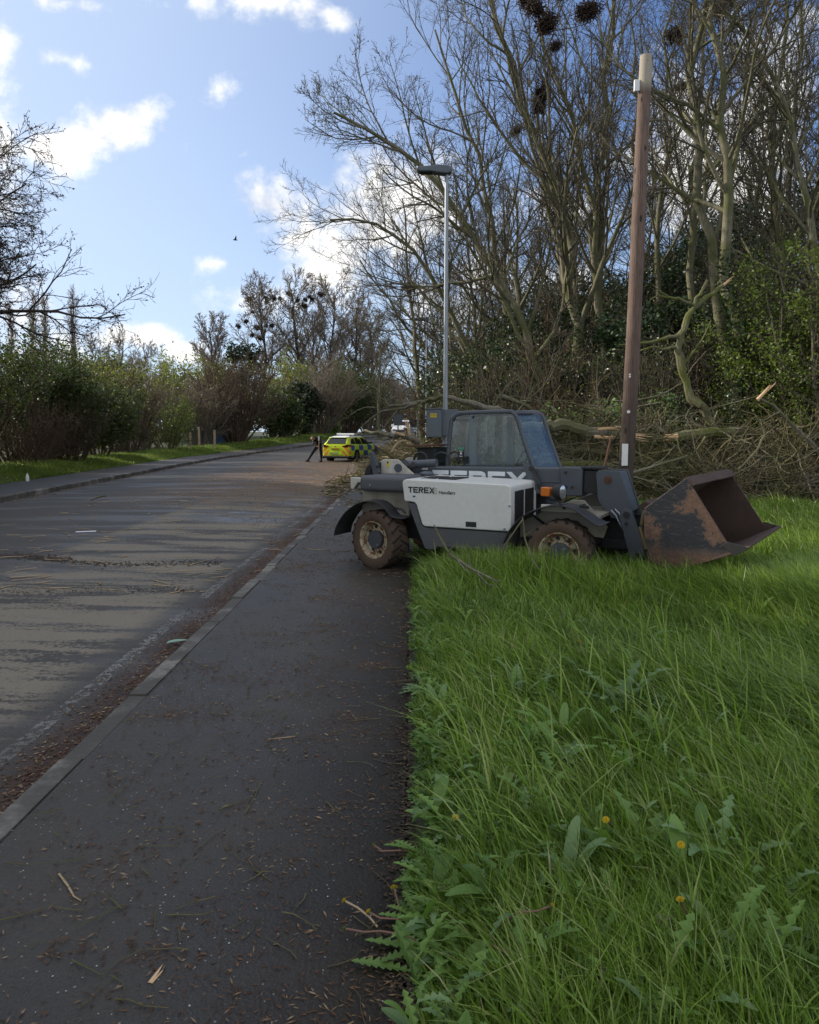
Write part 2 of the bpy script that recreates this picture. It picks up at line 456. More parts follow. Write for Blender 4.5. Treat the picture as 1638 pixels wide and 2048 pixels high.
def glassmat(name, tint=(0.86, 0.91, 0.89), refl=0.02, fk=0.9):
    m, t, b = mat(name); t.n.remove(b)
    fr = t.add('ShaderNodeFresnel', {'IOR': 1.5})
    co = t.add('ShaderNodeTexCoord').outputs['Object']
    d = t.math('MULTIPLY', t.step(t.noise(co, 5, 5), 0.3, 0.8), 0.10)
    tr = t.add('ShaderNodeBsdfTransparent', {'Color': (*tint, 1)})
    gl = t.add('ShaderNodeBsdfGlossy', {'Color': (0.9, 0.95, 1, 1), 'Roughness': 0.03})
    df = t.add('ShaderNodeBsdfDiffuse', {'Color': (0.3, 0.31, 0.29, 1)})
    ff = t.math('SUBTRACT', 1.0, t.add('ShaderNodeNewGeometry').outputs['Backfacing'])
    a = t.add('ShaderNodeMixShader', {0: t.math('MULTIPLY', t.math('MULTIPLY_ADD', fr.outputs[0], fk, refl), ff), 1: tr.outputs[0], 2: gl.outputs[0]})
    c = t.add('ShaderNodeMixShader', {0: d, 1: a.outputs[0], 2: df.outputs[0]})
    t.l.new(c.outputs[0], m.node_tree.nodes['Material Output'].inputs[0])
    return m
M['glass'] = glassmat('glass')
M['screen_glass'] = glassmat('screen_glass', (0.80, 0.87, 0.86), 0.04, 1.0)
M['car_glass'] = paint('car_glass', (0.012, 0.016, 0.018), 0.06, dirt=0)

def bucket_mat():
    m, t, b = mat('bucket_metal')
    co = t.add('ShaderNodeTexCoord').outputs['Object']
    n = t.noise(t.mapping(co, loc=(3.3, 1.7, 5.2)), 2.1, 8, 0.62); f = t.noise(co, 22, 6, 0.7)
    rustc = t.ramp(f, [(0.25, (0.05, 0.03, 0.022)), (0.5, (0.095, 0.055, 0.038)), (0.75, (0.185, 0.108, 0.072))])
    sc = t.noise(t.mapping(co, rot=(0, R(35), 0), scale=(4, 4, 40)), 2.5, 3, 0.6)
    blk = t.mix(t.math('MULTIPLY', t.step(sc, 0.56, 0.68), 0.45), (0.012, 0.014, 0.019), (0.11, 0.10, 0.10))
    mk = t.step(t.math('ADD', n, t.math('MULTIPLY', t.math('SUBTRACT', f, 0.5), 0.40)), 0.45, 0.50)
    z = t.add('ShaderNodeSeparateXYZ', {0: co})
    mk = t.math('MULTIPLY', mk, t.step(z.outputs[2], 0.40, 0.56))
    c = t.mix(mk, rustc, blk)
    t.put(b.inputs['Base Color'], c)
    t.put(b.inputs['Roughness'], t.mix(mk, 0.88, 0.38))
    bp = t.add('ShaderNodeBump', {'Height': f, 'Strength': 0.35, 'Distance': 0.01}); t.put(b.inputs['Normal'], bp)
    return m
M['bucket'] = bucket_mat()
M['bucket_in'] = paint('bucket_in', (0.068, 0.042, 0.032), 0.85, dirt=0.7, dirt_col=(0.028, 0.02, 0.016), scale=3, bump=0.3)

def pole_mat():
    m, t, b = mat('pole_wood')
    co = t.add('ShaderNodeTexCoord').outputs['Object']
    st = t.mapping(co, scale=(14, 14, 0.8)); n = t.noise(st, 4, 6, 0.7); n2 = t.noise(co, 1.1, 3)
    c = t.ramp(n, [(0.3, (0.060, 0.040, 0.032)), (0.7, (0.22, 0.145, 0.112))])
    c = t.mix(t.math('MULTIPLY', t.step(n2, 0.45, 0.7), 0.5), c, (0.07, 0.045, 0.035))
    z = t.add('ShaderNodeSeparateXYZ', {0: co}).outputs[2]
    c = t.mix(t.step(z, 7.55, 7.8), c, (0.34, 0.30, 0.24))
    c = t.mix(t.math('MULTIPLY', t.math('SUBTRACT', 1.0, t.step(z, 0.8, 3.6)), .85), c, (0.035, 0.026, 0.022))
    kn = t.add('ShaderNodeTexVoronoi', {'Vector': t.mapping(co, scale=(6, 6, 2.2)), 'Scale': 1.0}).outputs['Distance']
    c = t.mix(t.math('SUBTRACT', 1.0, t.step(kn, 0.10, 0.17)), c, (0.018, 0.012, 0.010))
    t.put(b.inputs['Base Color'], c); b.inputs['Roughness'].default_value = 0.85
    bp = t.add('ShaderNodeBump', {'Height': n, 'Strength': 0.5, 'Distance': 0.01}); t.put(b.inputs['Normal'], bp)
    return m
M['pole'] = pole_mat()

def asphalt(name, kind):
    m, t, b = mat(name)
    pos = t.add('ShaderNodeNewGeometry').outputs['Position']
    sp = t.add('ShaderNodeSeparateXYZ', {0: pos}); X, Y = sp.outputs[0], sp.outputs[1]
    fine = t.noise(pos, 160, 3, 0.7); med = t.noise(pos, 26, 5, 0.7); big = t.noise(pos, 0.9, 4, 0.6)
    vor = t.add('ShaderNodeTexVoronoi', {'Vector': pos, 'Scale': 75.0})
    if kind == 'path':
        c = t.ramp(fine, [(0.3, (0.014, 0.0125, 0.0115)), (0.7, (0.058, 0.051, 0.044))])
        c = t.mix(t.math('MULTIPLY', t.step(big, 0.42, 0.64), 0.45), c, (0.066, 0.055, 0.042))
        c = t.mix(t.math('MULTIPLY', t.step(med, 0.54, 0.70), 0.40), c, (0.017, 0.014, 0.013))
        sepc = t.add('ShaderNodeSeparateColor', {0: vor.outputs['Color']})
        ch = t.math('MULTIPLY', t.math('GREATER_THAN', sepc.outputs[0], 0.975), t.math('LESS_THAN', vor.outputs['Distance'], 0.30))
        c = t.mix(t.math('MULTIPLY', ch, 0.5), c, (0.36, 0.35, 0.32))
        # dried mud along the kerb and along the verge
        c = t.mix(t.math('MULTIPLY', t.step(t.math('ADD', X, t.math('MULTIPLY', big, 0.9)), 0.05, 0.55), 0.55), c, (0.03, 0.023, 0.017))
        rough = t.math('ADD', t.math('MULTIPLY', big, 0.3), 0.48)
        bs = 0.75
    else:
        c = t.ramp(fine, [(0.3, (0.030, 0.028, 0.026)), (0.7, (0.086, 0.080, 0.072))])
        dry = t.ramp(fine, [(0.3, (0.17, 0.148, 0.112)), (0.7, (0.32, 0.28, 0.215))])
        st = t.mapping(pos, scale=(0.36, 1.7, 1)); ns = t.noise(st, 1.15, 8, 0.68, 0.3)
        nearr = t.math('MULTIPLY', t.step(X, -5.15, -4.85), t.math('SUBTRACT', 1.0, t.step(Y, 21, 29)))
        edge = t.math('SUBTRACT', 1.0, t.step(t.math('ADD', X, t.math('MULTIPLY', med, 0.5)), -2.3, -1.95))
        mk = t.math('MULTIPLY', t.math('MULTIPLY', t.step(t.math('ADD', ns, t.math('MULTIPLY', t.math('SUBTRACT', med, 0.5), 0.42)), 0.45, 0.53), nearr), edge)
        c = t.mix(t.math('MULTIPLY', mk, 0.74), c, dry)
        # sawdust and bark washed over the lane further up
        sw = t.math('MULTIPLY', t.math('MULTIPLY', t.step(X, -9.0, -5.6), t.step(Y, 15, 22)), t.math('SUBTRACT', 1.0, t.step(Y, 38, 47)))
        n4 = t.noise(t.mapping(pos, scale=(0.5, 1.2, 1)), 1.3, 7, 0.65)
        c = t.mix(t.math('MULTIPLY', t.math('MULTIPLY', sw, t.step(n4, 0.36, 0.52)), 0.95), c, t.ramp(med, [(0.3, (0.045, 0.027, 0.012)), (0.7, (0.185, 0.115, 0.058))]))
        # gutter: rotted leaves
        gut = t.step(t.math('ADD', X, t.math('MULTIPLY', med, 0.35)), -2.02, -1.75)
        gut2 = t.math('MULTIPLY', gut, t.math('SUBTRACT', 1.0, t.step(Y, 22, 30)))
        c = t.mix(t.math('MULTIPLY', gut2, 0.9), c, t.ramp(med, [(0.35, (0.02, 0.013, 0.01)), (0.7, (0.085, 0.042, 0.028))]))
        n5 = t.noise(t.mapping(pos, scale=(0.3, 1.0, 1), loc=(4, 7, 0)), 0.9, 5, 0.6)
        wet = t.math('MULTIPLY', t.step(n5, 0.46, 0.62), t.math('SUBTRACT', 1.0, t.math('MULTIPLY', mk, 0.8)))
        pud = t.math('MULTIPLY', t.step(t.noise(t.mapping(pos, scale=(0.7, 1.0, 1), loc=(1, 2.2, 0)), 0.8, 4), 0.56, 0.60),
                     t.math('MULTIPLY', t.step(Y, 12, 15), t.math('SUBTRACT', 1.0, t.step(Y, 19, 23))))
        pud = t.math('MULTIPLY', pud, t.step(X, -4.2, -3.4))
        rough = t.math('SUBTRACT', t.math('SUBTRACT', t.math('MULTIPLY_ADD', mk, 0.12, 0.74), t.math('MULTIPLY', wet, 0.22)), t.math('MULTIPLY', pud, 0.30))
        c = t.mix(t.math('MULTIPLY', pud, 0.6), c, (0.03, 0.03, 0.032))
        bs = 0.5; b.inputs['Specular IOR Level'].default_value = 0.3
    t.put(b.inputs['Base Color'], c); t.put(b.inputs['Roughness'], rough)
    h = t.math('ADD', t.math('MULTIPLY', fine, 0.5), t.math('MULTIPLY', vor.outputs['Distance'], 0.5))
    bp = t.add('ShaderNodeBump', {'Height': h, 'Strength': bs, 'Distance': 0.006}); t.put(b.inputs['Normal'], bp)
    return m
M['road'] = asphalt('road_asphalt', 'road')
M['path'] = asphalt('path_asphalt', 'path')

def kerb_mat():
    m, t, b = mat('kerb_stone')
    pos = t.add('ShaderNodeNewGeometry').outputs['Position']
    n = t.noise(pos, 30, 5, 0.7); g = t.noise(pos, 1.6, 5, 0.65)
    c = t.ramp(n, [(0.3, (0.15, 0.14, 0.12)), (0.7, (0.32, 0.30, 0.26))])
    ri = t.add('ShaderNodeNewGeometry').outputs['Random Per Island']
    c = t.mix(t.math('MULTIPLY', ri, 0.5), c, (0.06, 0.055, 0.048))
    c = t.mix(t.math('MULTIPLY', t.step(g, 0.34, 0.56), 0.85), c, (0.045, 0.04, 0.033))
    t.put(b.inputs['Base Color'], c); b.inputs['Roughness'].default_value = 0.8
    bp = t.add('ShaderNodeBump', {'Height': n, 'Strength': 0.5, 'Distance': 0.006}); t.put(b.inputs['Normal'], bp)
    return m
M['kerb'] = kerb_mat()

def ground_mat():
    m, t, b = mat('ground_soil')
    pos = t.add('ShaderNodeNewGeometry').outputs['Position']
    n = t.noise(pos, 2.2, 6, 0.7); f = t.noise(pos, 40, 4, 0.7)
    c = t.ramp(n, [(0.35, (0.022, 0.03, 0.012)), (0.65, (0.045, 0.06, 0.02))])
    c = t.mix(t.step(f, 0.5, 0.7), c, (0.045, 0.034, 0.02))
    t.put(b.inputs['Base Color'], c); b.inputs['Roughness'].default_value = 0.95
    bp = t.add('ShaderNodeBump', {'Height': f, 'Strength': 0.8, 'Distance': 0.03}); t.put(b.inputs['Normal'], bp)
    return m
M['ground'] = ground_mat()

def worn_line():
    m, t, b = mat('worn_line')
    pos = t.add('ShaderNodeNewGeometry').outputs['Position']
    n = t.noise(pos, 18, 6, 0.75); n2 = t.noise(pos, 1.1, 3)
    b.inputs['Base Color'].default_value = (0.42, 0.41, 0.38, 1); b.inputs['Roughness'].default_value = 0.7
    tr = t.add('ShaderNodeBsdfTransparent')
    f = t.math('MULTIPLY', t.step(n, 0.46, 0.56), t.step(n2, 0.34, 0.56))
    mx = t.add('ShaderNodeMixShader', {0: t.math('MULTIPLY', f, 0.36), 1: tr.outputs[0], 2: b.outputs[0]})
    t.l.new(mx.outputs[0], m.node_tree.nodes['Material Output'].inputs[0])
    return m
M['line'] = worn_line()

# ------------------------------------------------------------------ terrain and road profile
LEp = np.array([(-12, -9.9), (10, -10.0), (18.6, -10.15), (29.5, -10.9), (39.3, -11.6), (48, -12.0), (56, -11.6), (64, -9.6), (72, -7.2), (80, -4.6), (95, 0.5), (110, 8), (125, 18), (140, 32), (155, 55)])
REp = np.array([(-12, -1.78), (20, -1.78), (30, -1.95), (40, -2.6), (50, -3.1), (60, -1.6), (70, 1.2), (80, 4.6), (90, 9), (100, 15), (110, 23), (120, 34), (130, 48), (155, 120)])
def LE(y): return np.interp(y, LEp[:, 0], LEp[:, 1])
def RE(y): return np.interp(y, REp[:, 0], REp[:, 1])
def sm(a, b, x):
    t = np.clip((np.asarray(x, dtype=float) - a) / (b - a), 0, 1); return t * t * (3 - 2 * t)
def zr(y): return 1.15 * sm(50, 90, y)
FW_R, FW_L = 1.78, 2.3
def gz(x, y):
    """ground height off the footways"""
    x = np.asarray(x, dtype=float); y = np.asarray(y, dtype=float)
    e = RE(y) + FW_R
    d = np.minimum(x - e - 4.5, y - 19.5)
    bank = 0.30 * np.clip(d, 0, 26) * sm(0, 3, d)
    l = LE(y) - FW_L - x
    lb = 0.22 * sm(0, 1.2, l) * (1 - sm(2.5, 6, l)) - 0.25 * sm(3, 9, l)
    u = 0.05 * np.sin(x * 1.7 + 1) * np.sin(y * 1.3) * sm(0.2, 1.2, x - e)
    return zr(y) + np.where(x > e, bank + u, lb) + 0.0
def gz1(x, y): return float(gz(x, y))
def at(px, py, Y):
    x = (px - 819) / F_PX; y = -(py - 1024) / F_PX
    c, s_ = math.cos(PITCH), math.sin(PITCH)
    d = (x, c + y * s_, -s_ + y * c); t = Y / d[1]
    return Vector((d[0] * t, Y, CAM_H + d[2] * t))

def grid_mesh(name, P, material, kind='structure', smooth=True):
    """P (rows, cols, 3)"""
    r, c = P.shape[:2]
    idx = np.arange(r * c).reshape(r, c)
    q = np.stack([idx[:-1, :-1], idx[:-1, 1:], idx[1:, 1:], idx[1:, :-1]], -1).reshape(-1, 4)
    o = np_mesh(name, P.reshape(-1, 3), [q], material, smooth=smooth)
    if kind: o['kind'] = kind
    return o

rows = np.concatenate([np.arange(-12, 30, 0.75), np.arange(30, 150, 2.0), [150, 170, 200, 260, 350, 500, 800]])
def strip(name, offs, material, rws=None, dz=None):
    rws = rows[rows <= 150] if rws is None else rws
    P = np.zeros((len(rws), len(offs), 3))
    for j, (f, z) in enumerate(offs):
        P[:, j, 0] = f(rws); P[:, j, 1] = rws; P[:, j, 2] = zr(rws) + z
    return grid_mesh(name, P, material)

# one ground sheet: far left .. left footway | dropped under the road | right verge .. far right
gl = [-900, -300, -120, -60, -35, -20, -12, -8, -6, -4.5, -3, -2, -1.2, -0.6, 0.0]
gr = [0.0, 0.3, 0.7, 1.2, 2, 3, 4, 5, 6, 7, 8, 10, 12, 15, 18, 22, 27, 33, 45, 80, 160, 400, 900]
P = np.zeros((len(rows), len(gl) + 2 + len(gr), 3))
for i, y in enumerate(rows):
    yy_ = min(y, 150)
    le = float(LE(yy_)) - FW_L; re = float(RE(yy_)) + FW_R
    xs = [le + g for g in gl] + [le + 0.02, re - 0.02] + [re + g for g in gr]
    for j, x in enumerate(xs):
        inroad = len(gl) <= j < len(gl) + 2
        z = (float(zr(y)) - 0.3) if (inroad and y < 149) else gz1(x, y)
        P[i, j] = (x, y, z)
grid_mesh('ground', P, M['ground'])
RZ = -0.09
strip('road', [(lambda y, k=k: LE(y) * (1 - k) + RE(y) * k, RZ + 0.06 * math.sin(math.pi * k) - 0.02) for k in np.linspace(0, 1, 11)], M['road'])
strip('footway_right', [(lambda y: RE(y) + 0.13, -0.004), (lambda y: RE(y) + 0.9, 0.0), (lambda y: RE(y) + FW_R - 0.02, 0.0), (lambda y: RE(y) + FW_R - 0.02, -0.3)], M['path'])
strip('footway_left', [(lambda y: LE(y) - FW_L + 0.02, -0.3), (lambda y: LE(y) - FW_L + 0.02, 0.012), (lambda y: LE(y) - 0.13, 0.02)], M['path'])

def kerb(name, edge, sgn, top):
    mb = MB(); y = -11.0; k = 0
    while y < 118:
        L = 0.915; g = 0.012
        y0, y1 = y + g / 2, y + L - g / 2 - (.02 if k % 4 == 1 else 0)
        z0 = float(zr(y)); jit = 0.006 * math.sin(k * 2.3); lat = 0.008 * math.sin(k * 3.7)
        xa0, xa1 = float(edge(y0)) + lat, float(edge(y1)) + lat * .6
        w = 0.128 * sgn
        x00, x01 = (xa0, xa0 + w) if sgn > 0 else (xa0 + w, xa0)
        x10, x11 = (xa1, xa1 + w) if sgn > 0 else (xa1 + w, xa1)
        t = top + jit + z0; b = z0 - 0.3; c = 0.02
        if sgn > 0: prof = [(0, b, 0), (0, t - c, 0), (c, t, 0), (abs(w), t, 0), (abs(w), b, 0)]
        else: prof = [(0, b, 0), (0, t, 0), (abs(w) - c, t, 0), (abs(w), t - c, 0), (abs(w), b, 0)]
        vs = [(x00 + p[0], y0, p[1]) for p in prof] + [(x10 + p[0], y1, p[1]) for p in prof]
        n = 5
        mb.add(vs, [(i, i + n, i + n + 1, i + 1) for i in range(n - 1)] + [[4, 3, 2, 1, 0], [5, 6, 7, 8, 9]])
        y += L; k += 1
    o = mb.build(name, M['kerb']); o['kind'] = 'structure'
    return o
kerb('kerb_right', RE, 1, 0.003)
kerb('kerb_left', LE, -1, 0.03)

def line_strip(name, fx, w, y0, y1, dash=None):
    mb = MB(); y = y0
    while y < y1:
        e = min(y + (dash[0] if dash else 3.0), y1)
        n = 4; ys = np.linspace(y, e, n)
        def rz(x, yv):
            k = (x - float(LE(yv))) / (float(RE(yv)) - float(LE(yv)))
            return float(zr(yv)) + RZ + 0.06 * math.sin(math.pi * k) - 0.02 + 0.005
        vs = []
        for yv in ys:
            x = float(fx(yv)); vs += [(x - w / 2, yv, rz(x - w / 2, yv)), (x + w / 2, yv, rz(x + w / 2, yv))]
        mb.add(vs, [(2 * i, 2 * i + 1, 2 * i + 3, 2 * i + 2) for i in range(n - 1)])
        y = e + (dash[1] if dash else 0)
    o = mb.build(name, M['line']); o['kind'] = 'structure'
line_strip('road_edge_line_right', lambda y: RE(y) - 0.40, 0.10, -3, 60)
line_strip('road_edge_line_left', lambda y: LE(y) + 0.42, 0.10, 8, 90, (2.0, 1.6))
line_strip('road_centre_line', lambda y: LE(y) * 0.42 + RE(y) * 0.58 + 0.02, 0.10, 16, 95, (2.6, 2.6))

# ------------------------------------------------------------------ plant geometry (vectorised)
def norm(a): return a / np.maximum(np.linalg.norm(a, axis=-1, keepdims=True), 1e-9)
def frames(d):
    ref = np.where(np.abs(d[..., 2:3]) > 0.9, np.array([1.0, 0, 0]), np.array([0, 0, 1.0]))
    a = norm(np.cross(d, ref)); b = np.cross(d, a); return a, b
def grow(start, dirs, length, nseg, wander, up, g, droop=0.0):
    N = len(start); pts = np.zeros((N, nseg + 1, 3)); pts[:, 0] = start; d = norm(dirs)
    step = (length / nseg)[:, None]
    for i in range(nseg):
        d = norm(d + g.normal(0, wander, (N, 3)) + np.array([0, 0, up]) * (1 if not callable(up) else 1))
        pts[:, i + 1] = pts[:, i] + d * step
    return pts
def tubes(pts, rad, sides=3):
    N, S, _ = pts.shape
    d = norm(np.diff(pts, axis=1)); d = np.concatenate([d, d[:, -1:]], 1)
    m = norm(pts[:, -1] - pts[:, 0]); a0, _b = frames(m)
    a = norm(a0[:, None] - d * np.sum(a0[:, None] * d, -1, keepdims=True)); b = np.cross(d, a)
    t = np.arange(sides) * 2 * np.pi / sides
    v = pts[:, :, None] + rad[:, :, None, None] * (np.cos(t)[None, None, :, None] * a[:, :, None] + np.sin(t)[None, None, :, None] * b[:, :, None])
    idx = np.arange(N * S * sides).reshape(N, S, sides); nx = np.roll(idx, -1, axis=2)
    q = np.stack([idx[:, :-1], nx[:, :-1], nx[:, 1:], idx[:, 1:]], -1).reshape(-1, 4)
    return v.reshape(-1, 3), q
def kids(pts, rad, k, t0, t1, ang, lf, g, spread=12, taper=0.5, rf=0.62):
    N, S, _ = pts.shape
    t = t0 + (t1 - t0) * ((np.arange(k)[None] + g.uniform(0, 1, (N, k))) / k)
    f = t * (S - 1); i = np.minimum(f.astype(int), S - 2); fr = (f - i)[..., None]
    n = np.arange(N)[:, None]
    p = pts[n, i] * (1 - fr) + pts[n, i + 1] * fr
    d = norm(pts[n, i + 1] - pts[n, i]); r = rad[n, i] * (1 - fr[..., 0]) + rad[n, i + 1] * fr[..., 0]
    a, b = frames(d)
    az = (np.arange(k)[None] * 2.4 + g.uniform(0, 6.28, (N, 1)) + g.normal(0, 0.5, (N, k)))[..., None]
    an = np.radians(ang + g.normal(0, spread, (N, k)))[..., None]
    dd = np.cos(an) * d + np.sin(an) * (np.cos(az) * a + np.sin(az) * b)
    L = np.linalg.norm(np.diff(pts, axis=1), axis=-1).sum(1)[:, None]
    ln = L * lf * (1 - taper * t) * g.uniform(0.7, 1.2, (N, k))
    return p.reshape(-1, 3), dd.reshape(-1, 3), ln.ravel(), (r * rf).ravel()
def taper_r(r0, S, end=0.35):
    return r0[:, None] * (1 - (1 - end) * np.linspace(0, 1, S)[None])
def merge(parts):
    vs, fs, o = [], [], 0
    for v, f in parts: vs.append(v); fs.append(f + o); o += len(v)
    return np.concatenate(vs), np.concatenate(fs)
def leaves(centers, size, g, per=1, spread=0.0, flat=0.3, asp=0.6):
    c = np.repeat(centers, per, axis=0) + g.normal(0, 1, (len(centers) * per, 3)) * spread
    N = len(c); a = norm(g.normal(0, 1, (N, 3)) * np.array([1, 1, 1 - flat])); r = norm(g.normal(0, 1, (N, 3)))
    b = norm(np.cross(a, r)); s = (size * g.uniform(0.6, 1.3, N))[:, None]
    v = np.stack([c - a * s * .5, c + b * s * asp * .5, c + a * s * .5, c - b * s * asp * .5], 1).reshape(-1, 3)
    return v, np.arange(N * 4).reshape(N, 4)

def tree_meshes(path, r0, seed, limbs=14, l2=6, l3=6, l4=4, ang=38, limb_len=0.42, up=0.08, t0=0.3, minr=0.0065, wander=0.10,
                lens=(0.5, 0.5, 0.45), tipfork=True, end=0.22, up2=0.04, limb_taper=.55, lsp=12):
    """path: (S,3) trunk points. returns (trunk v,f), (crown v,f), tips, limb points"""
    g = np.random.default_rng(seed)
    path = np.asarray(path, dtype=float)
    # resample and jitter the trunk
    seg = np.linalg.norm(np.diff(path, axis=0), axis=1); cum = np.concatenate([[0], np.cumsum(seg)])
    S = 15; tt = np.linspace(0, cum[-1], S)
    tp = np.stack([np.interp(tt, cum, path[:, k]) for k in range(3)], 1)
    for _ in range(2): tp[1:-1] = (tp[:-2] + 2 * tp[1:-1] + tp[2:]) / 4
    tp[1:-1] += g.normal(0, cum[-1] * 0.006, (S - 2, 3))
    T = tp[None]; TR = taper_r(np.array([r0]), S, end); TR[0, 0] *= 1.45; TR[0, 1] *= 1.1
    p, d, ln, r = kids(T, TR, limbs, t0, 0.99, ang, limb_len, g, spread=lsp, taper=limb_taper, rf=0.54)
    L1 = grow(p, d, ln, 9, wander, up, g); R1 = taper_r(np.maximum(r, minr * 1.6), 10, 0.25)
    p, d, ln, r = kids(L1, R1, l2, 0.22, 0.98, 36, lens[0], g)
    L2 = grow(p, d, ln, 6, wander * 1.2, up2, g); R2 = taper_r(np.maximum(r, minr * 1.3), 7, 0.4)
    p, d, ln, r = kids(L2, R2, l3, 0.15, 0.98, 38, lens[1], g, taper=0.35)
    L3 = grow(p, d, ln, 4, wander * 1.3, up2, g); R3 = taper_r(np.maximum(r, minr), 5, 0.6)
    tk = [tubes(T, TR, 9), tubes(L1, R1, 6)]
    cr = [tubes(L2, R2, 4), tubes(L3, R3, 3)]
    tips = L3[:, 2:].reshape(-1, 3)
    if l4:
        p, d, ln, r = kids(L3, R3, l4, 0.2, 1.0, 38, lens[2], g, taper=0.2)
        L4 = grow(p, d, np.maximum(ln, 0.12), 3, wander * 1.3, up2, g); R4 = taper_r(np.full(len(p), minr * 0.8), 4, 0.6)
        cr.append(tubes(L4, R4, 3)); tips = L4[:, 1:].reshape(-1, 3)
    return merge(tk), merge(cr), tips, L1.reshape(-1, 3), tp

def make_tree(name, base, path, r0, seed, label, cat='tree', group=None, bark='bark_ash', twig='twig_ash', ivy=None, bud=None, **kw):
    """path in world or local coordinates relative to base"""
    b = np.array(base)
    (tv, tf), (cv, cf), tips, lp, tp = tree_meshes(path, r0, seed, **kw)
    root = empty(name, base, 0, label, cat, group)
    np_mesh('trunk', tv, [tf], M[bark], root, smooth=True)
    np_mesh('crown', cv, [cf], M[twig], root, smooth=True)
    g = np.random.default_rng(seed + 99)
    if ivy:
        n, h, rad = ivy
        t = g.uniform(0, 1, n) ** 1.1; f = t * h * (len(tp) - 1); i = np.minimum(f.astype(int), len(tp) - 2); fr = (f - i)[:, None]
        c = tp[i] * (1 - fr) + tp[i + 1] * fr
        a = g.uniform(0, 6.28, n); rr = rad * (0.6 + 0.6 * np.abs(g.normal(0, 0.6, n))) * (1.1 - 0.7 * t)
        c = c + np.stack([np.cos(a) * rr, np.sin(a) * rr, g.normal(0, .1, n)], 1)
        v, q = leaves(c, 0.11, g); np_mesh('ivy', v, [q], M['leaf_ivy'], root)
    if bud:
        n, size, mname = bud
        c = tips[g.integers(0, len(tips), n)]
        v, q = leaves(c, size, g, 1, 0.03); np_mesh('foliage', v, [q], M[mname], root)
    return root

def up_path(h, lean=(0, 0), bend=0.0, g=None, n=7):
    t = np.linspace(0, 1, n)
    j = g.normal(0, h * 0.012, (n, 2)).cumsum(0) if g is not None else np.zeros((n, 2))
    j -= j[0]
    return np.stack([lean[0] * t + bend * t * t + j[:, 0], lean[1] * t + j[:, 1], h * t], 1)

def make_shrub(name, base, w, h, seed, label, leaf=None, nleaf=4000, lsize=0.09, stems=14, twig='twig_brown', cat='shrub', group=None, spread=0.12, l2=7, l3=6, minr=0.007, up=0.05, lean=(0, 0), dome=1.0, depth=None):
    g = np.random.default_rng(seed)
    a = g.uniform(0, 6.28, stems); q = g.uniform(0.1, 1.0, stems) ** 0.6
    dirs = np.stack([np.cos(a) * q * w / 2 + lean[0], np.sin(a) * q * (depth or w) / 2 + lean[1], h * (1.02 - 0.38 * dome * q * q)], 1)
    st = np.stack([np.cos(a) * q * w * 0.08, np.sin(a) * q * w * 0.08, np.full(stems, -0.1)], 1)
    L = np.linalg.norm(dirs, axis=1) * g.uniform(0.85, 1.0, stems)
    L1 = grow(st, dirs, L, 8, 0.09, up * .5, g); R1 = taper_r(np.full(stems, max(0.012 * h, minr * 2)), 9, 0.25)
    p, d, ln, r = kids(L1, R1, l2, 0.2, 0.98, 34, 0.42, g)
    L2 = grow(p, d, ln, 5, 0.12, up, g); R2 = taper_r(np.maximum(r, minr * 1.2), 6, 0.5)
    p, d, ln, r = kids(L2, R2, l3, 0.15, 1.0, 38, 0.5, g, taper=0.3)
    L3 = grow(p, d, ln, 4, 0.14, up, g); R3 = taper_r(np.full(len(p), minr), 5, 0.6)
    root = empty(name, base, 0, label, cat, group)
    v, f = merge([tubes(L1, R1, 5), tubes(L2, R2, 3), tubes(L3, R3, 3)])
    np_mesh('stems', v, [f], M[twig], root, smooth=True)
    if leaf:
        tips = L3[:, 1:].reshape(-1, 3)
        c = tips[g.integers(0, len(tips), nleaf)]
        v, f = leaves(c, lsize, g, 1, spread); np_mesh('foliage', v, [f], M[leaf], root)
    return root

